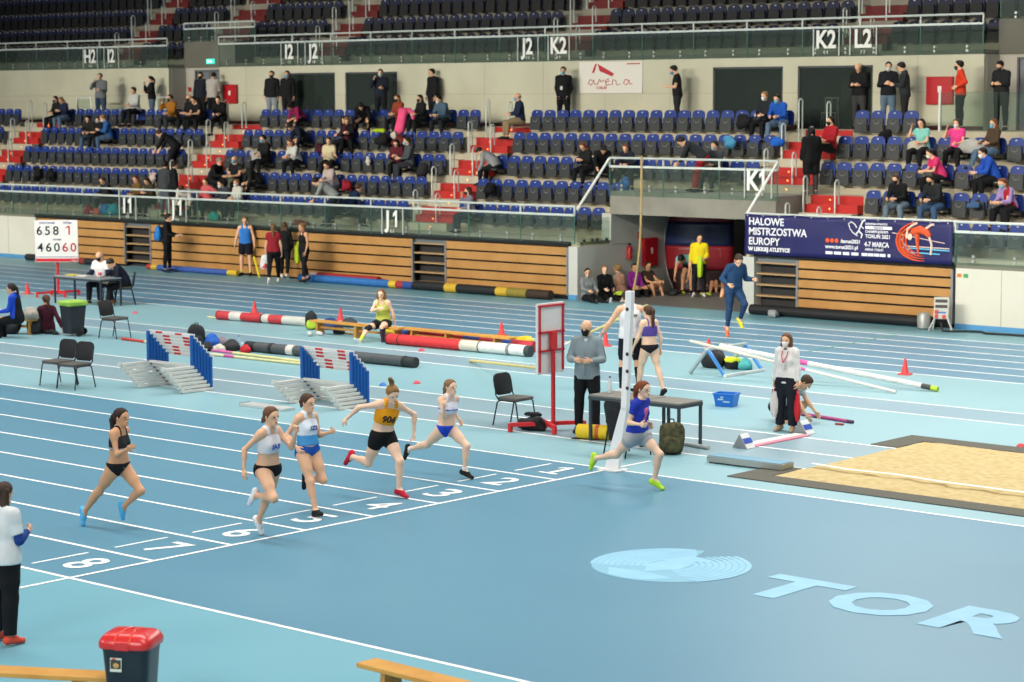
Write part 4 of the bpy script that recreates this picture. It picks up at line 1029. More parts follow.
    if hair and hair[0] != 'bald':
        kind, hcx = hair[0], hair[1]; pr = [Prim(e(-.022, 0, .028), e(.006, 0, .036), .096 * s * HS, .089 * s * HS, hx, 1.12, sk=.02)]; clips = [(e(.045, 0, .035), Rh @ (.85, 0, -.53))]
        V, F = surface(pr, min(hv, .016), clips); hp_ = [(V, F, 0)]; ext = []
        if kind == 'long': 
            for q in (-1, 0, 1): ext += [Prim(e(-.04, q * .05, .03), e(-.05, q * .062, -.12), .045 * s * HS, .045 * s * HS, sk=.03), Prim(e(-.05, q * .062, -.12), e(-.06, q * .06, -.24), .045 * s * HS, .025 * s * HS, sk=.03)]
        if kind == 'bob':
            for q in (-1, -.5, .5, 1): ext += [Prim(e(-.02, q * .06, .03), e(-.01 - .03 * (1 - abs(q)), q * .075, -.085), .042 * s * HS, .036 * s * HS, sk=.03)]
        if kind in ('pony', 'tail'):
            pts = hair[2] if len(hair) > 2 else [(-.10, 0, .05), (-.14, 0, -.02), (-.14, 0, -.12), (-.12, 0, -.22)]
            rr = np.linspace(.030, .014, len(pts)); rr[1:-1] += .008; ext += [Prim(e(*a), e(*b), ra * s * HS, rb * s * HS, sk=.02) for a, b, ra, rb in zip(pts[:-1], pts[1:], rr[:-1], rr[1:])]
        if kind == 'bun': ext += [Prim(e(-.10, 0, .07), e(-.11, 0, .08), .038 * s * HS, sk=.02)]
        if kind == 'curly':
            rg = random.Random(5)
            for _ in range(14): a = rg.uniform(0, 6.28); ext.append(Prim(e(-.03 + .06 * math.cos(a) * .8, .075 * math.sin(a), rg.uniform(-.12, .09)), e(-.03 + .06 * math.cos(a), .085 * math.sin(a), rg.uniform(-.12, .09)), .04 * s * HS, sk=.02))
        if ext: V, F = surface(ext, min(hv, .014), [(e(.05, 0, 0), Rh @ (1, 0, 0))] if kind in ('bob', 'curly') else ()); hp_.append((V, F, 0))
        mesh_of('hair', hp_, [mat(hcx, .6, noise=.25, nscale=20, spec=.3)], o)
    elif hair and len(hair) > 1:
        V, F = surface([Prim(e(-.025, 0, -.005), e(.0, 0, -.005), .090 * s * HS, .086 * s * HS, hx, 1.12)], .016, [(e(0, 0, .03), Rh @ (0, 0, 1)), (e(.02, 0, 0), Rh @ (.9, 0, -.4)), (e(0, 0, -.04), Rh @ (0, 0, -1))])
        if len(F): mesh_of('hair', [(V, F, 0)], [mat(hair[1], .7)], o)
    if mask:
        V, F = surface([Prim(e(.05, 0, -.030), e(.058, 0, -.062), .062 * s * HS, .048 * s * HS, hx, 1.02, sk=.02), Prim(e(.10, 0, -.028), e(.09, 0, -.05), .02 * s * HS, sk=.03)], min(hv, .013), [(e(.03, 0, 0), Rh @ (-1, 0, -.1)), (e(.08, 0, -.012), Rh @ (.0, 0, 1))])
        mesh_of('face_mask', [(V, F, 0)], [mat(mask, .8)], o)
    eb = MB()
    for q in (1, -1):
        eb = MB(); eb.ball(e(.0835, q * .031, .006), np.array((.008, .013, .0085)) * s * HS, 8, 5, Rh); eb.build('eye', mat('#2a1f1a', .3), o, smooth=True)
    if detail or not mask:
        if detail:
            eb = MB()
            for q in (1, -1): eb.bar(e(.085, q * .016, .026), e(.076, q * .046, .027), .006 * s * HS, .005 * s * HS)
            eb.build('eyebrow', mat(hair[1] if hair and len(hair) > 1 else '#6b5a4c', .7), o)
        if not mask: eb = MB(); eb.ball(e(.0925, 0, -.058), np.array((.006, .021, .0065)) * s * HS, 8, 5, Rh); eb.build('mouth', mat('#a8584f', .5), o, smooth=True)
    R = rotz(yaw * D2R); lx = np.array(loc, float)
    if anchor:
        a = (J['toe' + anchor] + J['heel' + anchor]) / 2 if anchor in 'LR' else J[anchor]; lx = lx - R @ np.array((a[0], a[1], 0))
    o.location = lx; o.rotation_euler = (0, 0, yaw * D2R)
    tag(o, label, 'person', group)
    o['_j'] = 0; del o['_j']
    return o, J
def on_chest(o, J, txt, size, c, x=.128, y=0, z=.30, back=False, sx=1.0, bold=.006):
    """number or lettering printed flat on the front (or back) of a top"""
    s = J['s']; Rt = J['Rt']; f = -1 if back else 1
    R = Rt @ np.array([[0, 0, f], [f, 0, 0], [0, 1, 0.0]]); p = J['mid'] + Rt @ (np.array((f * .4, 0, z - .17)) * s)
    t = text_mesh('chest_number' if not back else 'back_lettering', txt, size, mat(c, .6), o, tuple(p), R, .002, bold, 'CENTER', sx)
    from mathutils.bvhtree import BVHTree
    tops = [ch for ch in o.children if ch.name.split('.')[0] in ('crop_top', 'singlet', 'singlet_lower', 'vest', 't_shirt')]
    trees = [BVHTree.FromPolygons([v.co[:] for v in q.data.vertices], [list(f_.vertices) for f_ in q.data.polygons]) for q in tops]; dr = Vector(Rt @ (-f, 0, 0))
    for v in t.data.vertices:
        hits = [h for h in (tr.ray_cast(v.co, dr) for tr in trees) if h[0] is not None]
        if hits: h = min(hits, key=lambda q: q[3]); ex = (v.co - Vector(p)).dot(-dr); v.co = h[0] - dr * (.005 + .5 * ex)
    t.data.update()
    return t
# ---------------------------------------------------------------- equipment on the floor
def V3(q): return np.array(q, float)
def hurdle(loc, label, group, red_shift=0.0):
    t = thing('hurdle', label, 'hurdle', loc, 0, group)
    wd = 1.26; blue = mat('#1a5aa6', .4); alu = mat('#d6d5cf', .45, .1)
    for sx in (0, wd):
        MB().box((sx, 0, .32), (.06, .05, .60)).build('upright', blue, t, bevel=.008)
        q = MB(); q.box((sx, -.34, .03), (.085, .72, .05)); q.box((sx, -.69, .045), (.10, .04, .07)); q.build('foot', alu, t, bevel=.008)
    MB().box((wd / 2, .01, .045), (wd, .05, .05)).build('base_beam', alu, t)
    b = MB().box((wd / 2, .045, .61), (wd + .05, .025, .058)).build('crossbar', mat('#e4e2df', .45), t, bevel=.006)
    for f in (.27 + red_shift, .72 + red_shift):
        if f < .92: MB().box((wd * f, .031, .61), (.19, .006, .036)).build('red_band', mat('#cf2f33', .45), b)
def hurdle_stack(px, n, where, group):
    b = V3(G(*px)); b[0] -= 1.26
    for i in range(n):
        p = b + np.array((-.026, -.052, .070)) * i
        hurdle(tuple(p), '%s from the floor in the nested hurdle stack %s' % (['Lowest hurdle, first', 'second hurdle', 'third hurdle', 'fourth hurdle', 'fifth hurdle', 'sixth hurdle', 'topmost hurdle, seventh'][i] if i else 'lowest hurdle, first', where), group, .05 * ((i * 7) % 3 - 1))
hurdle_stack((211, 390), 7, 'beside the two empty chairs', 'hurdles stacked near the pair of chairs')
hurdle_stack((367.5, 406), 6, 'behind the runner in orange', 'hurdles stacked behind the orange runner')

CH_BLK = mat('#17181b', .55); CH_FRM = mat('#1b2126', .35, .3)
def chair(label, loc, rz, group='black conference chairs'):
    t = thing('conference_chair', label, 'chair', loc, rz, group)
    pts = [(-.15, -.13), (.15, -.13), (.20, -.10), (.225, .0), (.225, .14), (.20, .20), (.13, .23), (-.13, .23), (-.20, .20), (-.225, .14), (-.225, 0), (-.20, -.10)]
    MB().prism(pts, (-.235, 0, .625), (0, 1, 0), (-.18, 0, 1), (-.03, 0, 0)).build('backrest', CH_BLK, t, bevel=.012, smooth=True)
    pts = [(-.22, -.20), (-.16, -.23), (.16, -.23), (.22, -.20), (.235, .0), (.22, .20), (.16, .225), (-.16, .225), (-.22, .2), (-.235, 0)]
    MB().prism(pts, (.02, 0, .43), (1, 0, 0), (0, 1, 0), (0, 0, .05)).build('seat', mat('#55524e', .5), t, bevel=.015, smooth=True)
    for sy in (-1, 1):
        MB().path([(.27, sy * .235, 0), (.20, sy * .225, .40), (.16, sy * .222, .425)], .0125, 7).build('leg', CH_FRM, t, smooth=True)
        MB().path([(-.28, sy * .235, 0), (-.19, sy * .225, .40), (-.12, sy * .222, .425)], .0125, 7).build('leg', CH_FRM, t, smooth=True)
        MB().path([(.18, sy * .222, .425), (-.16, sy * .222, .425), (-.225, sy * .222, .50), (-.26, sy * .21, .74)], .0125, 7).build('side_frame', CH_FRM, t, smooth=True)
    MB().tube((.15, -.22, .42), (.15, .22, .42), .011, 7).build('crossbar', CH_FRM, t); MB().tube((-.14, -.22, .42), (-.14, .22, .42), .011, 7).build('crossbar', CH_FRM, t)
    return t
chair('empty black chair, farther left of the pair next to the hurdles', G(59, 385), -1.45)
chair('empty black chair, second of the pair, nearer the stacked hurdles', G(76, 388), -1.42)
chair('lone empty black chair beside the bin with the green bag', G(115, 338), .15)
chair('empty black chair by the red-framed board, facing the finish post', G(515, 425), .05)
cj = chair('black chair with a dark jacket hung over it at the grey table', (-.62, 10.92, 0), 1.45)
jk = MB().lump((-.63, 10.64, .50), (.17, .06, .27), 4, .10, rotz(-.12)).build('jacket', mat('#15161a', .8), smooth=True); tag(jk, 'dark jacket hanging from the back of the chair at the table', 'jacket')

def table(label, x0, x1, y0, y1, h=.74, top='#77756f', leg='#3c454d'):
    t = thing('folding_table', label, 'table', ((x0 + x1) / 2, (y0 + y1) / 2, 0)); a, b = (x1 - x0) / 2, (y1 - y0) / 2
    MB().span((-a, -b, h - .03), (a, b, h)).build('tabletop', mat(top, .5), t, bevel=.004)
    q = MB(); m_ = mat(leg, .5)
    for s in (-1, 1): q.span((-a, s * b * .97 - .012, h - .08), (a, s * b * .97 + .012, h - .03)); q.span((s * a * .98 - .012, -b, h - .08), (s * a * .98 + .012, b, h - .03))
    q.build('apron', m_, t)
    for sx in (-1, 1):
        for sy in (-1, 1): MB().span((sx * (a - .025) - .02, sy * (b - .025) - .02, 0), (sx * (a - .025) + .02, sy * (b - .025) + .02, h - .03)).build('leg', m_, t)
    return t
table('grey table with dark legs behind the finish post', -1.97, -.90, 11.62, 12.24)
table('short grey table behind the leading runner, camouflage backpack at its foot', -.87, -.20, 11.66, 12.26)
ta = G(54, 303); tb_ = G(96, 309)
table('dark-legged judges table under the number scoreboard', ta[0], ta[0] + 2.0, ta[1], ta[1] + .7, .74, '#80868a', '#2f3840')
pt = thing('paper_stack', 'stack of papers and yellow folder on the judges table', 'papers', (ta[0] + .7, ta[1] + .33, .741))
MB().box((-.28, 0, .012), (.34, .24, .024)).build('folder', mat('#cfc04a', .6), pt); MB().box((.12, .02, .008), (.30, .22, .016), .3).build('sheets', mat('#dfe0dd', .6), pt)

# bins
def wheelie_bin():
    t = thing('wheelie_bin', 'dark wheeled bin with a bright green bag over its rim', 'bin', G(73.5, 335.5), .7)
    MB().lathe([(.20, .05), (.20, .06), (.265, .76)], 4, sx=1.2, sy=1.2).build('bin_body', mat('#2a2f36', .5), t, bevel=.03, smooth=True)
    q = MB(); n = 28; R0 = [(.30 + .02 * math.sin(5 * k), .80 + .012 * math.sin(3 * k)) for k in range(n)]
    vs = []
    for k in range(n):
        a = 2 * PI * k / n; sq = 1 / max(abs(math.cos(a + PI / 4)), abs(math.sin(a + PI / 4))) ** .75; w = 1 + .05 * math.sin(7 * a) + .03 * math.sin(11 * a)
        for r, z in ((.225, .69), (.268 * w, .72 + .02 * math.sin(5 * a)), (.270 * w, .78), (.235, .81), (.10, .77), (0.001, .75)): vs.append((r * sq * math.cos(a), r * sq * math.sin(a), z))
    q.add(vs, [(k * 6 + j, ((k + 1) % n) * 6 + j, ((k + 1) % n) * 6 + j + 1, k * 6 + j + 1) for k in range(n) for j in range(5)])
    q.build('green_bag', mat('#98c24e', .5), t, smooth=True)
    for s in (-1, 1): MB().tube((.19, s * .21, .08), (.19, s * .26, .08), .08, 14).build('wheel', BLACK, t)
    MB().tube((.19, -.2, .08), (.19, .2, .08), .015).build('axle', BLACK, t)
wheelie_bin()
def red_bin():
    p = G(133, 715)
    t = thing('waste_bin', 'near black bin with a red domed lid and small picture label', 'bin', p, YAW - .22); t.scale = (.92, .92, .93)
    prof = []
    q = MB(); n = 40; vs = []
    def ring(a, b, z, e=.35):
        return [(a * math.copysign(abs(math.cos(t)) ** e, math.cos(t)), b * math.copysign(abs(math.sin(t)) ** e, math.sin(t)), z) for t in [2 * PI * (k + .5) / n for k in range(n)]]
    rings = [ring(.17, .15, 0), ring(.185, .165, .015), ring(.235, .205, .64), ring(.24, .21, .66), ring(.24, .21, .70)]
    for r in rings: vs += r
    q.add(vs, [(i * n + k, i * n + (k + 1) % n, (i + 1) * n + (k + 1) % n, (i + 1) * n + k) for i in range(4) for k in range(n)] + [tuple(range(n))[::-1], tuple(range(4 * n, 5 * n))])
    q.build('bin_body', mat('#1a1f2a', .35, spec=.5), t, smooth=True)
    q = MB(); vs = []; rings = [ring(.262, .235, .685), ring(.268, .24, .70), ring(.268, .24, .74), ring(.245, .21, .785), ring(.21, .165, .815), ring(.14, .09, .825)]
    for r in rings: vs += r
    q.add(vs, [(i * n + k, i * n + (k + 1) % n, (i + 1) * n + (k + 1) % n, (i + 1) * n + k) for i in range(5) for k in range(n)] + [tuple(range(n))[::-1], tuple(range(5 * n, 6 * n))])
    RL = mat('#cf2a2b', .28, spec=.6); lid = q.build('lid', RL, t, smooth=True)
    q = MB()
    for s in (-1, 1): q.path([(s * .07, -.245, .73), (s * .075, -.212, .785), (s * .07, -.16, .818), (s * .05, .0, .832), (s * .05, .12, .822)], .010, 6)
    q.build('lid_rib', mat('#e0553f', .25), lid, smooth=True)
    MB().box((0, -.235, .72), (.15, .03, .085)).build('lid_flap', RL, lid, bevel=.012)
    q = MB(); R = rot_axis((1, 0, 0), -.06); q.box((-.075, -.2105, .535), (.115, .006, .13), R); lb = q.build('picture_label', mat('#d8dcd0', .5), t)
    q = MB(); q.box((-.075, -.2148, .540), (.102, .004, .085), R); q.build('label_photo', mat('#3a3f38', .5), lb)
    q = MB(); q.ball((-.072, -.217, .528), (.032, .004, .026), 10, 6); q.build('label_fruit', mat('#c79a58', .5), lb); q = MB(); q.box((-.095, -.2158, .590), (.035, .004, .012), R); q.build('label_mark', mat('#c23a3a', .5), lb)
    q = MB(); q.box((-.075, -.2085, .482), (.102, .004, .018), R); q.build('label_strip', mat('#8dbb4a', .5), lb)
red_bin()

# benches
BENCH = mat('#cf9a4c', .4, c2='#c38c40', nscale=3)
def bench(label, a, b, h, w=.26, legs=(.1, .9), group=None):
    a, b = V3(a), V3(b); c = (a + b) / 2; d = b - a; L = np.linalg.norm(d[:2]); rz = math.atan2(d[1], d[0])
    t = thing('gym_bench', label, 'bench', (c[0], c[1], 0), rz, group)
    MB().span((-L / 2, -w / 2, h - .045), (L / 2, w / 2, h)).build('bench_top', BENCH, t, bevel=.008)
    for f in legs:
        x = -L / 2 + f * L
        MB().prism([(-.13, 0), (.13, 0), (.10, h - .045), (-.10, h - .045)], (x - .03, 0, 0), (0, 1, 0), (0, 0, 1), (.06, 0, 0)).build('leg', mat('#b98743', .45), t, bevel=.006)
    MB().span((-L * .42, -.02, h * .42), (L * .42, .02, h * .58)).build('under_beam', mat('#b98743', .45), t)
    return t
bench('near wooden bench partly behind the bin with the red lid', G(-90, 664, .33), G(112, 674.5, .33), .33, .25, (.10, .84))
bench('near wooden bench at the bottom edge, right of the white lane line', G(366, 660, .33), G(640, 728, .33), .33, .25, (.10, .88))
bench('long wooden bench on which the athlete in yellow vest sits', G(313, 319.5, .32), G(402, 328, .32), .32, .24, (.08, .52, .95), 'long wooden benches by the pole bags')
bench('long wooden bench with yellow and red bags lying behind it', G(404, 327, .32), G(513, 337.5, .32), .32, .24, (.10, .42, .86), 'long wooden benches by the pole bags')
bench('short yellow bench beside the person in maroon', G(-8, 317, .36), G(36, 319, .36), .36, .26, (.1, .9))

# tubes, bags and poles
def tube_thing(name, label, cat, a, b, r, segs, parts=(), n=12, group=None):
    """long soft tube from a to b; segs = [(fraction, colour)], each colour zone a part"""
    a, b = V3(a), V3(b); d = b - a
    t = thing(name, label, cat, tuple(a), 0, group); f0 = 0
    for f1, c, nm in segs:
        MB().path([d * f0, d * (f0 + .02 * (f1 - f0)), d * f1], [r * .97, r, r], n).build(nm, mat(c, .6, noise=.12, nscale=6), t, smooth=True); f0 = f1
    for f, c, nm, k in parts:
        MB().path([d * f - d / np.linalg.norm(d) * k, d * f + d / np.linalg.norm(d) * k], r * 1.06, n).build(nm, mat(c, .6), t, smooth=True)
    return t
def up(q, z): return (q[0], q[1], z)
tube_thing('pole_bag', 'red and white pole bag on the floor left of the wooden benches', 'pole bag', up(G(219, 319.5), .11), up(G(309, 326.5), .11), .11,
           [(.14, '#c23a40', 'red_zone'), (.27, '#d9d2cc', 'label_zone'), (.5, '#bf3239', 'red_zone'), (.58, '#d2cbc4', 'white_zone'), (.73, '#c03a3f', 'red_zone'), (1.0, '#c9c8c2', 'white_zone')], [(.0, '#9c2a30', 'end_cap', .02), (.50, '#3a2d2d', 'strap', .02)])
tube_thing('pole_bag', 'bright red pole bag with white end lying in front of the bench', 'pole bag', up(G(388, 344), .12), up(G(531, 357), .12), .12,
           [(.53, '#cf3136', 'red_zone'), (.66, '#cfc8ba', 'label_zone'), (.97, '#dcdcd8', 'white_zone'), (1.0, '#3b3f42', 'end_zone')], [(.005, '#2a2326', 'end_cap', .02), (.09, '#33282a', 'strap', .012), (.66, '#33343a', 'strap', .012), (.86, '#7c8084', 'lettering_mark', .04)])
tube_thing('pole_bag', 'long charcoal pole bag on the floor behind the stacked hurdles', 'pole bag', up(G(247, 351), .11), up(G(416, 368), .11), .11,
           [(.06, '#24272a', 'end_zone'), (.94, '#4b5054', 'grey_zone'), (1.0, '#2c2f31', 'end_zone')], [(.16, '#1d1f21', 'strap', .05), (.28, '#d2c9c4', 'paper_label', .10), (.52, '#2a2c2e', 'strap', .03), (.94, '#222426', 'strap', .03)])
tube_thing('pole_bag', 'red and blue pole bag behind the long bench', 'pole bag', up(G(398, 339.5), .12), up(G(535, 352.5), .12), .12,
           [(.1, '#3d5ca8', 'blue_zone'), (.34, '#b52f3e', 'red_zone'), (.5, '#b33040', 'red_zone'), (.62, '#34509a', 'blue_zone'), (.72, '#bb3340', 'red_zone'), (.85, '#3552a0', 'blue_zone'), (1.0, '#b8333e', 'red_zone')])
tube_thing('pole_bag', 'yellow pole bag lying on the floor behind the red and blue one', 'pole bag', up(G(388, 334.5), .10), up(G(520, 346), .10), .10, [(.95, '#e3c229', 'yellow_zone'), (1.0, '#d9b51f', 'end_zone')])
lb_ = MB().lump((0, 0, .12), (.30, .16, .13), 8, .15).build('yellow_bag', mat('#e0c02a', .55), loc=up(G(523, 348), .0), smooth=True); tag(lb_, 'crumpled yellow bag behind the red-framed board', 'bag')
for lab, a, b, r, sg in (('blue pole bag with red and yellow end at the foot of the bleacher front', (300, 279), (414, 289.5), .11, [(.80, '#2f6fb5', 'blue_zone'), (.86, '#d9b93a', 'yellow_zone'), (.92, '#a8343a', 'red_zone'), (1.0, '#2c4d92', 'blue_zone')]),
                         ('blue pole bag with yellow end near the man in blue singlet', (148, 266.5), (238, 275), .09, [(.05, '#b0393c', 'red_zone'), (.12, '#d2b23f', 'yellow_zone'), (.9, '#3a5aa4', 'blue_zone'), (1.0, '#d8b534', 'yellow_zone')]),
                         ('black pole bag with yellow swooshes right of the stepped gap', (415, 290), (551, 302), .13, [(.24, '#1d1f22', 'black_zone'), (.33, '#d1ab35', 'yellow_zone'), (.62, '#1d1f22', 'black_zone'), (.7, '#d1ab35', 'yellow_zone'), (.84, '#8f7f35', 'olive_zone'), (1.0, '#3a2a20', 'dark_zone')]),
                         ('short black roll on the floor at the wall corner, left of the scoreboard', (27, 258), (40, 259.5), .11, [(1.0, '#23252a', 'black_zone')]), ('black roll along the bleacher front behind the judges, right of the scoreboard', (80, 263), (112, 266.5), .11, [(.2, '#8c3a34', 'red_zone'), (1.0, '#23252a', 'black_zone')])):
    A, B = G(*a), G(*b); tube_thing('pole_bag', lab, 'pole bag', (W(*a, 29.85)[0], 29.85, r), (W(*b, 29.85)[0], 29.85, r), r, sg)
A, B = G(312, 279), G(379, 285); tube_thing('pole_bag', 'wrinkled dark red pole bag lying behind the blue one', 'pole bag', (W(312, 279, 30.1)[0], 30.10, .14), (W(379, 285, 30.1)[0], 30.10, .14), .13, [(.1, '#c9b8b0', 'pale_zone'), (1.0, '#a02c35', 'red_zone')])
tube_thing('matting_roll', 'black roll lying under the wooden front below the banner', 'roll', (-11.95, 30.08, .13), (-6.75, 30.08, .13), .13, [(1.0, '#191a1d', 'black_zone')])
def pole(label, a, b, r, segs, name='vault_pole', cat='pole'): return tube_thing(name, label, cat, a, b, r, segs, n=8)
pole('pale yellow vaulting pole on the floor in front of the charcoal bag', up(G(122, 340), .03), up(G(330, 366.5), .03), .03, [(.12, '#cf4038', 'red_grip'), (.45, '#e2dca6', 'pale_zone'), (.56, '#d86aa6', 'pink_tape'), (1.0, '#ded79a', 'pale_zone')])
pole('second pale vaulting pole lying just in front, with pink tape', up(G(196, 354), .03), up(G(345, 370), .03), .03, [(.2, '#e0dab2', 'pale_zone'), (.27, '#d4569c', 'pink_tape'), (1.0, '#d9d3a0', 'pale_zone')])
pole('cream pole on the floor below the red and white bag', up(G(208, 317.5), .02), up(G(306, 326.5), .02), .02, [(.3, '#e3d8a2', 'pale_zone'), (.42, '#c94b58', 'red_tape'), (1.0, '#e0d59a', 'pale_zone')])
pole('tan pole leaning across the white pole bag and the red-framed board', up(G(470, 362), .03), (-4.2, 13.6, .75), .03, [(1.0, '#d9c987', 'tan_zone')])
rp = MB().path([(W(632.5, 296.5, 30.15)[0] - .02, 30.16, .015), W(632.5, 296.5, 30.15), W(637, 272, 30.1), W(640, 245, 30.0), W(641.3, 210, 29.95), W(641.5, 156, 29.9)], .03, 8).build('standing_pole', mat('#b59a66', .5), smooth=True); tag(rp, 'tall tan pole standing upright in front of the tunnel mouth', 'pole')
pole('thick white bundle of vaulting poles sloping from the trestle to the floor', G(720, 346, .56), up(G(938, 389, .05), .05), .05, [(.36, '#e6e4e2', 'white_zone'), (.42, '#d85a9e', 'pink_wrap'), (.93, '#e3dfdc', 'white_zone'), (.97, '#3f4040', 'dark_tape'), (1.0, '#a9c93f', 'green_tip')], 'vault_pole_bundle', 'poles')
pole('thin pale pole resting on the trestle left of the white bundle', G(690, 341, .62), up(G(896, 392, .03), .03), .03, [(.5, '#dcd3c4', 'pale_zone'), (.58, '#d45aa0', 'pink_tape'), (1.0, '#e2ddd6', 'pale_zone')])
pole('pink crossbar on the floor in front of the crouching boy', up(G(797, 413, .03), .03), up(G(853, 422, .03), .03), .03, [(.9, '#b8508a', 'pink_zone'), (1.0, '#5a3a55', 'dark_tip')], 'crossbar', 'bar')
q = MB().tube((0, 0, .03), (.55, .0, .03), .03, 8).build('metal_tube', mat('#c3c7c6', .4, .3), loc=G(684, 445.5), rz=-.15); tag(q, 'short grey metal tube on the floor by the table leg', 'tube')
t = thing('metal_plank', 'flat pale metal plank on the floor just left of the rear hurdle stack', 'plank', G(267, 408), .02); MB().span((-.56, -.14, .0), (.56, .14, .05)).build('plank_body', mat('#cfd1cf', .4, .3), t, bevel=.008); q = MB(); q.box((-.56, 0, .03), (.02, .26, .05)); q.build('end_cap', mat('#4a4c4d', .5), t)
# trestle under the poles
t = thing('pole_trestle', 'low trestle with grey and blue legs carrying the white poles', 'trestle', (-5.45, 20.1, 0)); hh = .52
for sy, c1, c2 in ((-.62, '#9aa6a8', '#3f84cc'), (.62, '#9fb0ae', '#3f84cc')):
    MB().bar((0, sy, hh), (-.42, sy, 0.02), .07, .05).build('leg', mat(c1, .45), t, bevel=.006); MB().bar((0, sy, hh), (.42, sy, 0.02), .07, .05).build('leg', mat(c2, .4), t, bevel=.006)
MB().bar((0, -.66, hh), (0, .66, hh), .08, .05).build('top_beam', mat('#b9c0bd', .45), t, bevel=.006); MB().bar((.44, -.66, .03), (.44, .66, .03), .06, .05).build('floor_beam', mat('#dfdedd', .45), t)

# display boards on red stands
def board_stand(name, label, loc, rz, w, z0, z1, post_top, base_rz, red='#cc2b30'):
    t = thing(name, label, 'board', loc, rz); RD = mat(red, .4)
    p = MB().span((-w / 2, -.03, z0), (w / 2, .02, z1)).build('panel', mat('#e0dedd', .5), t, bevel=.006)
    MB().tube((0, .05, .06), (0, .05, post_top), .038, 10).build('post', RD, t, smooth=True)
    R = rotz(base_rz)
    for s in ((.62, 0), (-.62, 0), (0, .45), (0, -.45)):
        e = R @ np.array((s[0], s[1], 0.0))
        MB().bar((0, .05, .12), (e[0], e[1] + .05, .12), .07, .06).build('base_arm', RD, t); MB().bar((e[0], e[1] + .05, .14), (e[0], e[1] + .05, .01), .06, .06, up=(1, 0, 0)).build('base_foot', RD, t)
    return t, p
sb_, pan = board_stand('number_scoreboard', 'white number scoreboard on a red stand, showing 658 1 and 460 60', G(58, 296.5), YAW + .02, 1.17, .95, 2.10, 1.2, .6)
def stext(s, x, z, size, c, bold=.0, al='CENTER', sx=1.0): return text_mesh('board_text', s, size, mat(c, .5), sb_, (x, -.034, z), R_UP, .002, bold, al, sx)
stext('ZAWODNIK', -.24, 2.0, .078, '#3b3f7a', .001); stext('PRÓBA', .31, 2.0, .078, '#3b3f7a', .001); stext('WYNIK', .02, 1.545, .072, '#3b3f7a', .001)
for k, ch in enumerate('658'): stext(ch, -.46 + .225 * k, 1.70, .34, '#1d1f24', .004)
MB().prism([(.33 - .10 + x * .24, 1.70 + z * .245) for x, z in [(.44, 0), (.60, 0), (.60, 1), (.46, 1), (.14, .84), (.14, .70), (.44, .84)]], (0, -.036, 0), (1, 0, 0), (0, 0, 1), (0, .004, 0)).build('board_digit', mat('#b2282e', .5), sb_)
for k, ch in enumerate('46060'): stext(ch, -.44 + .225 * k, 1.24, .34, '#1d1f24' if k < 3 else '#a8242a', .004)
q = MB()
for x in (-.35, -.125, .11, .22, .45): q.box((x, -.032, 1.80), (.006, .004, .30))
for k in range(6): q.box((-.55 + .225 * k, -.032, 1.34), (.006, .004, .30))
q.build('grid_line', mat('#c9c9cc', .5), sb_)
MB().span((-.575, -.036, .965), (.575, -.03, 1.05)).build('red_strip', mat('#c4252f', .45), sb_); MB().span((-.58, -.035, 1.085), (.58, -.03, 1.10)).build('blue_line', mat('#4a4f8c', .5), sb_)
text_mesh('board_text', 'arena', .05, mat('#e6dcdc', .5), sb_, (.46, -.038, .985), R_UP, .001, .001, 'CENTER')
rb2, pan = board_stand('display_board', 'white display board on a red wheeled stand, seen from its red-framed back', G(549.5, 431), PI / 2, .64, .95, 2.10, .13, -.60)
# the back faces +X here: local -Y
q = MB(); z0, z1, w = .99, 2.06, .32
for a, b in (((-w + .03, 0, z0), (-w + .03, 0, z1)), ((w - .03, 0, z0), (w - .03, 0, z1)), ((-w, 0, z1), (w, 0, z1)), ((-w, 0, 1.63), (w, 0, 1.63)), ((-w, 0, 1.33), (w, 0, 1.33))): q.bar(V3(a) + (0, -.045, 0), V3(b) + (0, -.045, 0), .03, .03)
q.build('back_frame', mat('#c22b35', .4), rb2); MB().span((-.06, -.12, 1.36), (.06, -.05, 1.63)).build('clamp_block', mat('#cc2b30', .4), rb2)
MB().tube((0, -.08, .06), (0, -.08, 1.5), .036, 10).build('front_post', mat('#cc2b30', .4), rb2, smooth=True)

# finish post
t = thing('finish_post', 'tall white finish post with small holes and a slanting foot', 'post', (0.06, 9.70, 0))
pw = lambda x, y: (V3(W(x, y, 9.70)) - (0.06, 9.70, 0))
a, b, c = pw(613, 469), pw(625, 408), pw(630, 291); a[2] = 0.0
MB().prism([(a[0] - .14, 0), (a[0] + .12, 0), (b[0] + .055, b[2]), (b[0] - .05, b[2])], (0, -.04, 0), (1, 0, 0), (0, 0, 1), (0, .08, 0)).build('slanting_foot', mat('#e9e9e8', .4), t, bevel=.006)
MB().prism([(b[0] - .05, b[2] - .02), (b[0] + .055, b[2] - .02), (c[0] + .06, c[2]), (c[0] - .055, c[2])], (0, -.04, 0), (1, 0, 0), (0, 0, 1), (0, .08, 0)).build('upright', mat('#ecebea', .4), t, bevel=.006)
q = MB()
for y in (309, 354, 371, 388): 
    z = pw(629, y); q.tube((z[0], -.045, z[2]), (z[0], -.038, z[2]), .028, 10)
q.build('hole', mat('#3b3f44', .6), t)
MB().box((a[0], 0, .012), (.36, .30, .02)).build('base_plate', mat('#e1e1e0', .45), t)

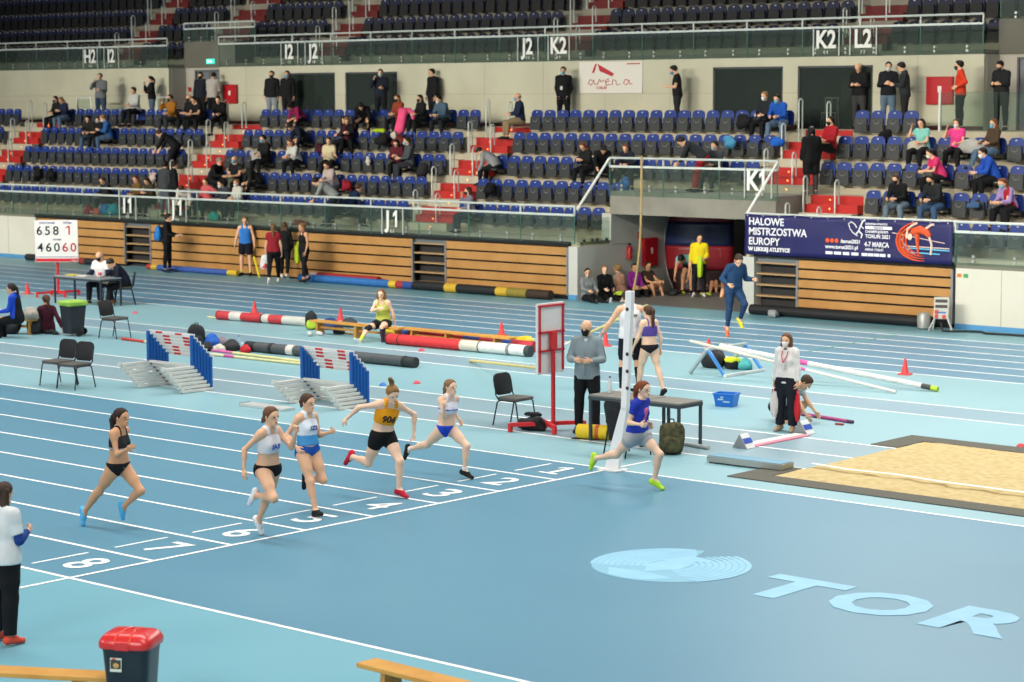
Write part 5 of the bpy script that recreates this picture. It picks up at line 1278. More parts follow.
# small things
def cone(label, px):
    t = thing('marker_cone', label, 'cone', G(*px), .3, 'small red marker cones on the far lane edge'); RC = mat('#d63a3c', .45)
    MB().lathe([(.085, .02), (.075, .03), (.022, .30), (.018, .315)], 14).build('cone_body', RC, t, smooth=True); MB().box((0, 0, .01), (.25, .25, .02)).build('cone_base', RC, t, bevel=.01)
cone('small red cone nearest the number scoreboard', (27.5, 294)); cone('small red cone behind the red and white pole bag', (254.5, 313.5)); cone('small red cone between the bags and the athlete seated on the bench', (340.5, 320.5))
cone('small red cone at the right end of the yellow bag', (501.5, 335.5)); cone('small red cone beside the man in grey jacket', (605.5, 346)); cone('small red cone alone at right near the white pole ends', (905, 374.5)); cone('small red cone half hidden behind the pole trestle', (708.5, 353.5))
def disc(label, px, c): tag(MB().lathe([(.07, 0), (.075, .01), (.04, .05), (.02, .055)], 12).build('marker_disc', mat(c, .5), loc=G(*px), smooth=True), label, 'marker', 'small coloured floor markers')
disc('tiny red marker on the floor above the orange runner', (417, 383.5), '#d23c4c'); disc('tiny red marker in front of the red pole bag', (421.5, 351), '#d23c4c'); disc('tiny blue marker left of the orange runner hair bun', (383, 385.5), '#2d6ec0')
disc('tiny red marker near the lone chair', (135, 313.5), '#d05a70'); disc('red block on the mat at the right edge', (1021, 447), '#c4323a')
tag(MB().box((0, 0, .015), (.14, .06, .03), .1).build('marker_block', mat('#a5483c', .6), loc=G(839.5, 425)), 'small brown-red block on the floor beside the pink crossbar', 'marker')
t = thing('plastic_basket', 'blue plastic basket standing alone on the turquoise floor', 'basket', G(726.5, 406), .25); bl = mat('#1f72cf', .35)
q = MB()
for zz, a, b in ((.0, .17, .13), (.24, .215, .165)): pass
def tub(a0, b0, a1, b1, h, th):
    vs = [(-a0, -b0, 0), (a0, -b0, 0), (a0, b0, 0), (-a0, b0, 0), (-a1, -b1, h), (a1, -b1, h), (a1, b1, h), (-a1, b1, h), (-a1 + th, -b1 + th, h), (a1 - th, -b1 + th, h), (a1 - th, b1 - th, h), (-a1 + th, b1 - th, h), (-a0 + th, -b0 + th, th), (a0 - th, -b0 + th, th), (a0 - th, b0 - th, th), (-a0 + th, b0 - th, th)]
    f = [(3, 2, 1, 0), (12, 13, 14, 15)]
    for k in range(4): j = (k + 1) % 4; f += [(k, j, 4 + j, 4 + k), (4 + k, 4 + j, 8 + j, 8 + k), (8 + k, 8 + j, 12 + j, 12 + k)]
    return vs, f
q.add(*tub(.16, .12, .195, .15, .23, .012)); q.build('tub', bl, t)
q = MB()
for s in (-1, 1): q.box((s * .195, 0, .225), (.03, .32, .02)); q.box((0, s * .152, .225), (.41, .03, .02))
q.build('rim', bl, t, bevel=.005); q = MB(); q.box((-.06, -.142, .13), (.10, .006, .025)); q.box((.05, -.138, .09), (.12, .006, .025)); q.box((-.03, -.148, .17), (.05, .006, .025)); q.build('printed_mark', mat('#bcd4ec', .5), t)
def wedge(label, px):
    t = thing('distance_wedge', label, 'marker', G(*px), 0, 'white and blue wedges at the take-off board')
    MB().prism([(-.13, 0), (.15, 0), (.0, .22)], (0, -.1, 0), (1, 0, 0), (0, 0, 1), (0, .2, 0)).build('wedge_body', mat('#8f9497', .5), t)
    R = rot_axis((0, 1, 0), math.atan2(.22, .15)); q = MB(); q.box((.082, 0, .113), (.26, .21, .008), R); q.build('white_face', mat('#e6e6e4', .5), t)
    q = MB(); q.box((.088, 0, .117), (.09, .212, .006), R); q.build('blue_stripe', mat('#2a4fb4', .5), t)
wedge('white and blue wedge at the near end of the pink and white board', (743, 447.5)); wedge('white and blue wedge at the far end of the board, by the white-clad official', (803, 433.5))
t = thing('takeoff_board', 'white and pink take-off board lying between the two wedges', 'board', (.27, 13.5, 0)); MB().span((-.14, -.80, 0), (.04, .80, .022)).build('white_board', mat('#e6e2df', .5), t); MB().span((.045, -.80, 0), (.16, .80, .02)).build('pink_strip', mat('#d9899c', .6), t)
t = thing('board_insert', 'aluminium-edged blue floor insert lying beside the sand pit mat', 'insert', (1.38, 11.30, 0), .03); MB().span((-.66, -.16, .02), (.66, .16, .105)).build('aluminium_tray', mat('#a9a9a3', .35, .6), t, bevel=.004); MB().span((-.64, -.15, .105), (.64, .15, .115)).build('rubber_top', mat('#6f9bb1', .6), t)
q = MB(); q.span((-.62, -.15, 0), (-.5, .15, .02)); q.span((.5, -.15, 0), (.62, .15, .02)); q.build('runner_foot', mat('#55554f', .5), t)
t = thing('soft_cylinder', 'yellow cylindrical bag lying under the grey table', 'bag', (-2.0, 11.78, .12), .35); MB().path([(-.27, 0, 0), (-.25, 0, 0), (.25, 0, 0), (.27, 0, 0)], [.09, .12, .12, .09], 14).build('yellow_roll', mat('#e8c51f', .5), t, smooth=True); MB().path([(.06, 0, 0), (.12, 0, 0)], .124, 14).build('red_band', mat('#c9582b', .5), t); MB().lathe([(.10, 0), (.11, .004)], 12, (-.27, 0, -.12)).build('dark_underside', BLACK, t)
def soft_body(r, seed, amp=1.0):
    rg = random.Random(seed * 7 + 1); m0 = min(r); pr = []
    pts = [np.array((rg.uniform(-.62, .62) * r[0], rg.uniform(-.5, .5) * r[1], r[2] * (.35 + .9 * rg.random() ** 1.4))) for _ in range(6)]
    pr.append(Prim((-r[0] * .5, 0, r[2] * .55), (r[0] * .5, 0, r[2] * .62), m0 * .62, m0 * .7, sk=m0 * .5)); pr.append(Prim((0, -r[1] * .35, r[2] * .5), (0, r[1] * .35, r[2] * 1.1), m0 * .66, m0 * .5, sk=m0 * .5))
    for i in range(6):
        a, b = pts[i], pts[(i + 1) % 6]; pr.append(Prim(a, a + (b - a) * .6, m0 * rg.uniform(.38, .62), m0 * rg.uniform(.30, .5), sk=m0 * .35))
    for q in range(3): x = rg.uniform(-.8, .8) * r[0]; y = rg.uniform(-.7, .7) * r[1]; pr.append(Prim((x * .4, y * .4, r[2] * 1.1), (x, y, m0 * .2), m0 * .40, m0 * .25, sk=m0 * .35))
    return surface(pr, max(.012, m0 * .11), [((0, 0, .004), (0, 0, -1))])
def lumpy(name, label, cat, px, r, c, seed, rz=0.0, group=None, extra=(), z=0.0, loc=None):
    p = loc or G(*px, z); t = thing(name, label, cat, p, rz, group)
    V, F = soft_body(r, seed); mesh_of('bag_body', [(V, F, 0)], mat(c, .7, noise=.2, nscale=9), t)
    for c2, off, rr, nm in extra: MB().lump((off[0], off[1], off[2]), rr, seed + 5, .12, n=10, k=7).build(nm, mat(c2, .6), t, smooth=True)
    return t
def backpack(label, loc, rz, h, c, c2, seed=1, mt=None, name='backpack'):
    t = thing(name, label, 'backpack', loc, rz); w = h * .36; d = h * .22; m_ = mt or mat(c, .75, noise=.25, nscale=10)
    MB().lump((0, 0, h * .47), (d, w, h * .5), seed, .05).build('main_pocket', m_, t, smooth=True)
    MB().lump((d * .85, 0, h * .30), (d * .45, w * .75, h * .25), seed + 2, .05).build('front_pocket', mt or mat(c2, .75, noise=.2, nscale=10), t, smooth=True)
    MB().path([(-.02, -.04, h * .92), (-.03, -.03, h * 1.03), (-.03, .03, h * 1.03), (-.02, .04, h * .92)], .012, 6).build('top_handle', BLACK, t)
    for s in (-1, 1): MB().path([(-d * .8, s * w * .5, h * .88), (-d * 1.15, s * w * .6, h * .6), (-d * 1.05, s * w * .65, h * .3), (-d * .7, s * w * .7, h * .12)], .018, 6).build('shoulder_strap', BLACK, t, smooth=True)
    return t
CAMO = mat('#5a5638', .85, c2='#33301f', nscale=11, bump=.2)
backpack('camouflage backpack standing at the foot of the grey table', (-.16, 11.42, 0), -.9, .52, '#555', '#555', 3, CAMO)
lumpy('sports_bag', 'black sports bag on the floor behind the red stand foot', 'bag', (533, 430), (.30, .15, .14), '#17181b', 11, .3, extra=[('#17181b', (0, 0, .26), (.14, .03, .04), 'carry_handle')])
backpack('black backpack lying against the stack of hurdles by the chairs', G(197, 349), -.6, .55, '#22262b', '#2b3036', 5)
lumpy('drawstring_bag', 'bright blue drawstring bag beside the black backpack', 'bag', (211, 349), (.20, .16, .23), '#1e62c4', 12)
lumpy('sports_bag', 'low black bag in front of the blue drawstring bag', 'bag', (206, 351), (.20, .14, .11), '#1b1d20', 13)
lumpy('towel', 'crumpled white towel on the floor between dark bags', 'towel', (218.5, 351.5), (.24, .15, .10), '#d8d2c4', 14)
lumpy('sports_bag', 'dark grey bag between the white towel and the bottle', 'bag', (231, 350.5), (.26, .16, .15), '#2c2e31', 15)
lumpy('garment', 'pink and grey garment heaped behind the white towel', 'garment', (221, 345.5), (.20, .12, .12), '#8d7d86', 16)
lumpy('red_shoe_bag', 'small red bag beside the end of the charcoal pole bag', 'bag', (245.5, 352.5), (.14, .10, .10), '#cc2330', 17)
def bottle(label, loc, c='#cfe0e6', h=.24, cap='#2f6fc0'):
    t = thing('water_bottle', label, 'bottle', loc); MB().lathe([(.03, 0), (.034, .01), (.034, h * .62), (.014, h * .86), (.014, h * .9)], 12).build('bottle_body', mat(c, .15, spec=.6), t, smooth=True); MB().lathe([(.016, h * .9), (.016, h)], 10).build('cap', mat(cap, .4), t)
bottle('clear water bottle standing among the bags by the hurdles', G(239, 350), '#a9cfe0', .32); bottle('clear water bottle standing on the left end of the grey table', (-1.80, 11.95, .741), '#dfe3e4', .27, '#3d4350')
bottle('clear bottle standing on the floor by the short yellow bench', G(28.5, 333), '#cfe0e6', .30)
backpack('black and lime backpack at the left end of the long bench', G(311.5, 329.5), -.8, .42, '#23282c', '#b8d63a', 7)
t = thing('sports_shoes', 'pair of pale sports shoes on the floor in front of the lime backpack', 'shoes', G(314, 335.5), -.5)
for k, (x, y, a) in enumerate(((0, .12, .1), (.05, -.12, -.2))): MB().lump((x, y, .045), (.15, .05, .05), 20 + k, .08, rotz(a)).build('shoe', mat('#c9cccf', .6), t, smooth=True)
lumpy('clothes_heap', 'dark blue clothes heaped under the long bench', 'clothes', (331, 329.5), (.26, .16, .16), '#2c3f73', 22)
lumpy('helmet_bag', 'small black bag in front of the long bench', 'bag', (339, 334), (.17, .13, .12), '#22262c', 23)
lumpy('sports_bag', 'grey and black bag behind the long bench', 'bag', (349, 327), (.30, .16, .14), '#3d4145', 24)
lumpy('flat_cloth', 'tan cloth on the floor near the seated athlete', 'cloth', (350, 334.5), (.3, .12, .03), '#c79a5a', 25)
lumpy('sports_bag', 'square black bag under the pole trestle', 'bag', (713, 367.5), (.24, .22, .24), '#1a1c20', 26, .2)
lumpy('sports_bag', 'black and neon yellow bag right of the trestle', 'bag', (732, 369), (.20, .15, .12), '#1e2022', 27, extra=[('#d6dd2b', (0, 0, .19), (.19, .14, .05), 'yellow_top')])
lumpy('sports_bag', 'small teal bag beside the blue trestle leg', 'bag', (744, 369.5), (.17, .14, .13), '#4fb3b5', 28)
lumpy('sports_bag', 'black bag on the floor below the person in blue and black', 'bag', (9, 333.5), (.36, .22, .20), '#17181c', 29)
backpack('black backpack standing next to the person in maroon', G(34.5, 334), -.5, .46, '#1c1e22', '#24272c', 30)
lumpy('garment', 'royal blue garment lying behind the person in maroon', 'garment', (43, 331), (.20, .16, .16), '#2443b4', 31)
lumpy('garment', 'black trousers spread on the floor by the person in maroon', 'garment', (50, 334), (.42, .18, .07), '#17181b', 32)
lumpy('coat', 'beige coat heaped on the short yellow bench', 'coat', None, (.20, .15, .19), '#b3aba0', 33, loc=tuple(V3(G(31, 319, .36))))
q = MB().lump((0, 0, .05), (.10, .08, .05), 40, .1).build('small_speaker', mat('#8c9091', .45), loc=(-11.05, 29.75, 0), smooth=True); q.scale = (1.4, 1.4, 1.9); tag(q, 'small silver lamp housing on the floor under the stepped gap', 'lamp')
q = MB().lathe([(.10, 0), (.15, .03), (.16, .30), (.12, .38), (.05, .40)], 16).build('floor_lamp_housing', mat('#9c9d9b', .4, .3), loc=(-6.78, 29.72, 0), smooth=True); tag(q, 'round silver lamp housing on the floor by the control box', 'lamp')
# control box on legs with cable
t = thing('control_box', 'grey control box with red sockets on splayed white legs', 'control box', (-6.28, 29.66, 0), .45); t.scale = (.82, .82, .82)
R = rot_axis((1, 0, 0), -.18); q = MB(); q.box((0, 0, .64), (.42, .22, .62), R); q.build('box_body', mat('#b9b8b0', .5), t, bevel=.01)
for z in (.85, .70):
    q = MB(); q.box((0, -.11 + (z - .64) * .18, z), (.34, .02, .09), R); q.build('dark_display', mat('#22231f', .4), t)
q = MB(); q.box((.02, -.13, .53), (.22, .02, .05), R); q.build('blue_panel', mat('#3f6cc0', .5), t)
for x, z in ((-.13, .42), (.08, .41), (-.13, .55)):
    q = MB(); q.box((x, -.15, z), (.10, .05, .10), R); q.build('red_socket', mat('#c23430', .45), t, bevel=.008)
for sx in (-1, 1):
    MB().bar((sx * .18, -.1, .36), (sx * .34, -.22, 0), .035).build('leg', mat('#c9c9c4', .45), t); MB().bar((sx * .18, .10, .4), (sx * .26, .26, 0), .035).build('leg', mat('#c9c9c4', .45), t)
cb_ = MB().path([(-6.2, 29.50, .2), (-6.1, 29.42, .03), (-5.95, 29.5, .025), (-5.7, 29.75, .025), (-5.35, 29.86, .025), (-5.1, 29.62, .025), (-4.6, 29.7, .025), (-4, 29.75, .025), (-2, 29.8, .025)], .025, 7).build('power_cable', mat('#20242a', .6), smooth=True); tag(cb_, 'thick dark cable running from the control box along the wall', 'cable')
q = thing('wall_stickers', 'small orange and green stickers at the corner of the right wall', 'stickers', (-6.2, 30.295, 1.25)); MB().box((0, 0, 0), (.12, .008, .08)).build('orange_sticker', mat('#c9772d', .6), q); MB().box((.17, 0, 0), (.12, .008, .09)).build('green_sticker', mat('#3f9a5a', .6), q)
# furniture behind the windows, railing frames on the walkway
def cafe_chair(label, x, y, rz):
    t = thing('cafe_chair', label, 'chair', (x, y, 4.5), rz); WM = mat('#c2c2bd', .5)
    MB().box((0, 0, .45), (.42, .42, .03)).build('seat', WM, t, bevel=.008)
    for sx in (-1, 1):
        for sy in (-1, 1): MB().bar((sx * .19, sy * .19, .45), (sx * .22, sy * .21, 0), .03).build('leg', WM, t)
    q = MB()
    for s in (-1, 0, 1): q.bar((s * .17, .20, .45), (s * .18, .25, .86), .025)
    q.bar((-.2, .25, .86), (.2, .25, .86), .04); q.build('backrest', WM, t)
cafe_chair('white slatted chair behind the window right of the K1 stairs', -14.75, 37.75, .4); cafe_chair('second white chair farther inside the same window, near the standing man', -13.6, 38.2, -.3)
t = thing('cafe_table', 'dark round table between the white chairs behind the window', 'table', (-14.15, 37.9, 4.5)); MB().lathe([(.38, .70), (.38, .73)], 20).build('tabletop', mat('#1f1d1d', .5), t); MB().lathe([(.22, 0), (.22, .02), (.03, .04), (.03, .70)], 14).build('pedestal', mat('#2a2a2a', .5), t)
lumpy('covered_appliance', 'pale covered appliance behind the second dark window', 'appliance', None, (.40, .35, .50), '#9b9b96', 44, loc=(-32.9, 37.9, 4.5))
def rail_frame(label, px0, px1, Y, z0, z1):
    a, b = W(px0, 110, Y), W(px1, 110, Y); t = thing('railing_frame', label, 'railing', (a[0], Y, z0)); L = b[0] - a[0]
    for x in (0, L): MB().tube((x, 0, 0), (x, 0, z1 - z0), .025, 8).build('post', RAILW, t)
    MB().tube((0, 0, z1 - z0), (L, 0, z1 - z0), .025, 8).build('top_rail', RAILW, t); MB().span((.05, -.005, .1), (L - .05, .005, z1 - z0 - .06)).build('glass_pane', GLASS, t); MB().tube((0, 0, (z1 - z0) * .55), (L, 0, (z1 - z0) * .55), .018, 8).build('mid_rail', RAILW, t)
rail_frame('thin metal railing frame left of the person photographing on the walkway', 77.5, 91.5, 35.55, 4.5, 5.45); rail_frame('thin metal railing frame by the person in mustard jacket', 157, 171, 35.55, 4.5, 5.45)
# ---------------------------------------------------------------- people on the track
WHT = '#e6e6e8'; BLK = '#17181c'
def run_shoes(c, sole='#e8e8e8'): return ('shoe', 'shoes', c, {'sole': sole})
# leader in blue and pink
o, J = person('woman running in blue and pink t-shirt and grey shorts past the white finish post', G(657, 490), 0,
    dict(lean=11, twist=8, head=(0, 0, 0), legL=(52, 2, 66, 8), legR=(-44, 3, 32, 20), armR=(-6, 10, 108, -14, 75), armL=(-38, 16, 100, 5, 75)), 1.62, True, 'p',
    [('t_shirt', 'top', '#2a3db0', {'hem': .02, 'sleeve': .52}), ('shorts', 'bottom', '#a9a9ac', {'leg': .25, 'flare': .03, 'infl': .018}), run_shoes('#b4e23a', '#e6ead0')],
    ('pony', '#7c3f22', [(-.09, 0, .05), (-.13, .01, .02), (-.15, .02, -.08), (-.15, .03, -.18), (-.13, .04, -.26)]), detail=2, anchor='L')
s = J['s']; Rt = J['Rt']
V, F = surface([Prim(J['ch'] + Rt @ (.118 * s, -.02, .02), J['ch'] + Rt @ (.112 * s, -.04, -.12), .05, .03, Rt @ (1, 0, 0), 2.5)], .012); mesh_of('pink_panel', [(V, F, 0)], CLOTH('#e0709e'), o)
# white top, blue briefs
o, J = person('woman running in white crop top with blue trim and bright blue briefs', G(467, 479), 0,
    dict(lean=10, twist=-8, head=(-2, 0, 0), legL=(54, 2, 62, 10), legR=(-50, 3, 24, 25), armR=(40, 8, 116, -25, 60), armL=(-40, 18, 95, 5, 60)), 1.53, True, 'p',
    [('crop_top', 'top', '#dfe0ea', {'hem': .235, 'top': .455, 'sleeve': 0, 'sr': .026}), ('briefs', 'brief', '#2448c8'), ('trim_band', 'top', '#3a50c0', {'hem': .30, 'top': .33, 'sleeve': 0, 'straps': False, 'infl': .0125}), ('sock', 'sock', WHT, {'range': (.86, 1)}), run_shoes('#22211f', '#c9a45a')],
    ('pony', '#8a6a48', [(-.09, 0, .03), (-.12, 0, -.03), (-.13, .0, -.10), (-.12, .0, -.16)]), detail=2, anchor='L')
# orange top
o, J = person('woman running in orange crop top numbered 906, black shorts and red shoes', G(402, 498), -12,
    dict(lean=24, twist=-12, side=-4, head=(26, -6, 4), legL=(40, 2, 44, 6), legR=(-24, 6, 72, 25), armR=(-40, 52, 25, -4, 30), armL=(4, 68, 24, 20, 50)), 1.66, True, 'p',
    [('crop_top', 'top', '#e69a1c', {'hem': .19, 'top': .462, 'sleeve': 0, 'sr': .03, 'sy': .078}), ('shorts', 'bottom', '#141416', {'leg': .26, 'top': .075}), run_shoes('#c4263a', '#e4dcdc')],
    ('pony', '#8f6a3c', [(-.055, 0, .095), (-.075, 0, .14), (-.065, -.03, .19), (-.03, -.06, .23)]), detail=2, anchor='L', bulk=1.05)
on_chest(o, J, '906', .14, '#23180c', .135, 0, .245, sx=.95, bold=.004)
# white and blue one-piece
o, J = person('woman running in white and blue sleeveless one-piece and black shoes', G(318, 518), -8,
    dict(lean=-2, twist=10, head=(2, 8, 0), legR=(27, 2, 10, 4), legL=(28, 3, 112, 25), armR=(-34, 16, 85, 4, 50), armL=(6, 14, 100, 12, 60)), 1.62, True, 'l',
    [('singlet', 'top', '#dfe6f0', {'hem': .20, 'top': .455, 'sleeve': 0, 'sr': .028}), ('singlet_lower', 'top', '#4f9fd8', {'hem': .07, 'top': .235, 'sleeve': 0, 'straps': False}), ('briefs', 'brief', '#1f55b0', {'top': .10}), run_shoes('#202124', '#dcdcdc')],
    ('pony', '#4a2f22', [(-.09, 0, .04), (-.115, 0, .0), (-.12, 0, -.07)]), detail=2, anchor='R')
on_chest(o, J, 'AZS', .075, '#1f4a94', .122, 0, .285, bold=.003)
# white top, black briefs
o, J = person('woman running in white and red crop top with blue lettering and black briefs', G(259, 535), -10,
    dict(lean=8, twist=14, head=(2, 4, 0), legL=(-24, 2, 12, 24), legR=(42, 2, 130, 28), armR=(-34, 24, 48, -2, 50), armL=(48, 12, 112, 14, 60)), 1.66, True, 'l',
    [('crop_top', 'top', '#e4dfe2', {'hem': .20, 'top': .455, 'sleeve': 0, 'sr': .028}), ('briefs', 'brief', '#17171a'), run_shoes('#e4e4e6', '#f0f0f0')],
    ('pony', '#6a4630', [(-.09, 0, .03), (-.12, .01, -.02), (-.16, .02, -.06), (-.20, .03, -.10)]), detail=2, anchor='L')
on_chest(o, J, 'SAS', .085, '#3a56b8', .128, 0, .265, bold=.003)
s, Rt = J['s'], J['Rt']; V, F = surface([Prim(J['ch'] + Rt @ (.075 * s, -.085 * s, .04), J['ch'] + Rt @ (.10 * s, -.075 * s, -.07), .012, .014, sk=.01)], .010); mesh_of('red_stripe', [(V, F, 0)], CLOTH('#c8404a'), o)
# black and grey two-piece
o, J = person('woman running alone at left in black and grey two-piece and light blue shoes', G(83, 526), 8,
    dict(lean=6, twist=12, head=(0, 0, 0), legR=(-38, 3, 4, 34), legL=(44, 2, 96, 35), armR=(22, 10, 100, -14, 30), armL=(-42, 14, 80, 5, 40)), 1.60, True, 't',
    [('crop_top', 'top', '#26272b', {'hem': .225, 'top': .425, 'sleeve': 0, 'sr': .014}), ('grey_band', 'top', '#9aa0a2', {'hem': .225, 'top': .265, 'sleeve': 0, 'straps': False, 'infl': .013}), ('briefs', 'brief', '#18191c'), run_shoes('#5ab4e6', '#d8ecf6')],
    ('pony', '#2f1d16', [(-.085, 0, .05), (-.13, .0, .0), (-.15, .02, -.08), (-.19, .03, -.05), (-.17, .02, -.17), (-.14, .03, -.26)]), detail=2, anchor='R')
s, Rp = J['s'], J['Rp']; V, F = surface([Prim(J['p0'] + Rp @ (.0 * s, -.13 * s, .02), J['p0'] + Rp @ (.105 * s, -.02 * s, -.02), .035, .02, sk=.01), ], .012, [(J['p0'] + Rp @ (0, 0, .047), Rp @ (0, 0, 1))]); mesh_of('grey_panel', [(V, F, 0)], CLOTH('#8f9698'), o)
# officials
PANTS = lambda c, **k: ('trousers', 'bottom', c, dict({'leg': 1.95, 'infl': .018, 'flare': .012}, **k))
SHOES = lambda c: ('shoe', 'shoes', c, {'sole': '#d8d8d4'})
o, J = person('woman official at left edge, seen from behind, white t-shirt over blue sleeves', G(15, 645), 100,
    dict(lean=2, head=(6, 0, 0), legL=(2, 4, 3), legR=(-2, 4, 3), armR=(8, 12, 100, 25, 55), armL=(10, 10, 100, 25, 55)), 1.60, True, 'l',
    [('undershirt', 'sleeve', '#1f3f86', {'range': (.4, 1.9), 'infl': .012}), ('t_shirt', 'top', '#dde0e2', {'hem': -.08, 'sleeve': .75, 'infl': .026}), PANTS('#15161a'), ('shoe', 'shoes', '#e0523f', {'sole': '#eae4e0'})],
    ('long', '#3b2a20'), detail=2, anchor='R', bulk=1.12)
o, J = person('bald man in grey zip jacket and black face mask standing by the red board', G(577, 433), -62,
    dict(lean=2, head=(8, -6, 0), legL=(1, 5, 2), legR=(-1, 5, 2), armL=(14, 16, 78, 42, 50), armR=(14, 16, 80, 38, 50)), 1.82, False, 'l',
    [('jacket', 'top', '#8a989e', {'hem': -.12, 'sleeve': 1.9, 'infl': .018}), PANTS('#16171b'), SHOES('#3a342e')], ('bald', '#a8a09a'), '#101114', detail=2, anchor='R', bulk=1.0)
s, Rt = J['s'], J['Rt']
for q in (1, -1):
    V, F = surface([Prim(J['sh' + ('L' if q > 0 else 'R')] + Rt @ (.0, q * .050, .035), J['elb' + ('L' if q > 0 else 'R')] + Rt @ (0, q * .055, .02), .016, .012, sk=.01)], .012); mesh_of('sleeve_stripe', [(V, F, 0)], CLOTH('#4c565c'), o)
mb = MB(); mb.bar(J['mid'] + Rt @ (.152 * s, 0, .13), J['p0'] + (.155 * s, 0, -.06), .008, .01); mb.build('zip', mat('#5c666a', .4), o)
mb = MB(); mb.ball(J['n'] + Rt @ (.055, 0, -.015), (.035, .045, .05), 10, 6); mb.build('collar_shirt', CLOTH('#dfe0e0'), o, smooth=True)
o, J = person('pole vaulter in white vest and black tights seen from behind, holding a pole', G(639, 395), 148,
    dict(lean=6, head=(32, 6, 0), legL=(3, 5, 4), legR=(-4, 5, 3), armL=(20, 34, 14, -12, 75), armR=(62, 6, 30, 30, 80)), 1.90, False, 'l',
    [('vest', 'top', '#e4e5e8', {'hem': -.02, 'top': .45, 'sleeve': 0, 'sr': .03}), ('shorts', 'bottom', '#1a1d26', {'leg': .82}), ('knee_sleeve', 'sock', '#1b1d22', {'range': (.12, .95)}), ('wristband', 'band', '#8e959a', {'sides': 'L', 'at': .8}), ('shoe', 'shoes', '#e6e6e6', {'sole': '#f0f0f0'})],
    ('short', '#3a2a1f'), detail=2, anchor='R', bulk=1.06)
mb = MB(); s, Rt = J['s'], J['Rt']
for k in range(7): mb.box(J['ch'] + Rt @ (-.138 * s, (-.075 + .025 * k) * s, .0), (.01, .016, .035), Rt)
mb.build('back_lettering', mat('#26282e', .6), o)
ww = Matrix(o.matrix_basis) if False else None
Rv = rotz(148 * D2R); ctr = np.array(o.location)
hand = ctr + Rv @ (J['wrR'] + nrm(J['hadR']) * .09)
pd = nrm(V3(W(517, 353, hand[1] - .5)) - V3(W(640, 294, hand[1] + .35)))
vp = tube_thing('vault_pole', 'yellow vaulting pole with pink end held sloping by the vaulter in white', 'pole', tuple(hand - pd * .55), tuple(hand + pd * 1.85), .022, [(.70, '#d9cd84', 'yellow_zone'), (.78, '#e6e2d6', 'white_tape'), (.98, '#b8559e', 'pink_zone'), (1.0, '#e0dccf', 'tip')], n=8)
o, J = person('woman in purple crop top and black briefs walking away with a long ponytail', G(663, 398), 165,
    dict(lean=3, head=(0, 10, 0), legR=(-18, 3, 6, 8), legL=(18, 3, 8, 0), armL=(14, 14, 20, 0, 45), armR=(-10, 14, 18, 0, 45)), 1.62, True, 'p',
    [('crop_top', 'top', '#5a4796', {'hem': .20, 'top': .40, 'sleeve': 0, 'sr': .014}), ('briefs', 'brief', '#1b1c22', {'drop': .045}), ('shoe', 'shoes', '#25262a', {'sole': '#4a4a4c'})],
    ('pony', '#4b3122', [(-.085, 0, .08), (-.13, 0, .03), (-.13, 0, -.10), (-.12, 0, -.24), (-.11, 0, -.34)]), detail=2, anchor='R')
o, J = person('man jogging in dark blue tracksuit with orange and yellow shoes below the banner', G(727, 340), -24,
    dict(lean=16, head=(38, -8, 0), legR=(2, 3, 12, 42), legL=(46, 2, 78, 20), armR=(-14, 18, 92, 18, 70), armL=(0, 24, 105, -4, 70), air=.06), 1.80, False, 'l',
    [('track_jacket', 'top', '#26456a', {'hem': -.08, 'sleeve': 1.88, 'infl': .02}), ('track_trousers', 'bottom', '#243f62', {'leg': 1.88, 'infl': .012}), ('shoe', 'shoes', '#e2d93a', {'cols': {'R': '#e8744e'}, 'sole': '#e9e4c0'})],
    ('short', '#3b2c22'), detail=2, anchor='R')
o, J = person('woman official in white jacket and face mask, dark trousers, standing by the pink bar', G(778, 431), -78,
    dict(lean=0, head=(2, 0, 0), legL=(1, 4, 2), legR=(-1, 4, 2), armL=(2, 10, 8, 2, 60), armR=(2, 10, 8, 2, 60)), 1.58, True, 'l',
    [('jacket', 'top', '#e3e1e0', {'hem': -.10, 'sleeve': 1.92, 'infl': .018}), PANTS('#20242e', infl=.024, flare=.02), ('shoe', 'shoes', '#c9a98a', {'sole': '#cbb9a2'})], ('bob', '#6a4630'), '#e8e6e2', detail=2, anchor='R', bulk=1.0)
s, Rt = J['s'], J['Rt']
mb = MB(); mb.path([J['n'] + Rt @ (.05, .05, .0), J['n'] + Rt @ (.125, .045, -.10), J['mid'] + Rt @ (.160, 0, .10)], .008, 5); mb.path([J['n'] + Rt @ (.05, -.05, .0), J['n'] + Rt @ (.125, -.045, -.10), J['mid'] + Rt @ (.160, 0, .10)], .008, 5); mb.build('red_lanyard', mat('#c73a3f', .6), o)
mb = MB(); mb.box(J['mid'] + Rt @ (.163, 0, .05), (.01, .06, .09)); mb.build('badge', mat('#d6d6d0', .5), o)
mb = MB(); mb.path([J['hipL'] + (0, .105, .06), J['kneeL'] + (0, .088, 0), J['ankL'] + (0, .075, -.02)], .012, 5); mb.build('trouser_stripe', mat('#c9ccd0', .6), o)
mb = MB(); mb.ball(J['n'] + (.03, 0, .01), (.045, .06, .035), 10, 6); mb.build('dark_collar', CLOTH('#3a2030'), o, smooth=True)
Rv = rotz(-78 * D2R); L0 = np.array(o.location)
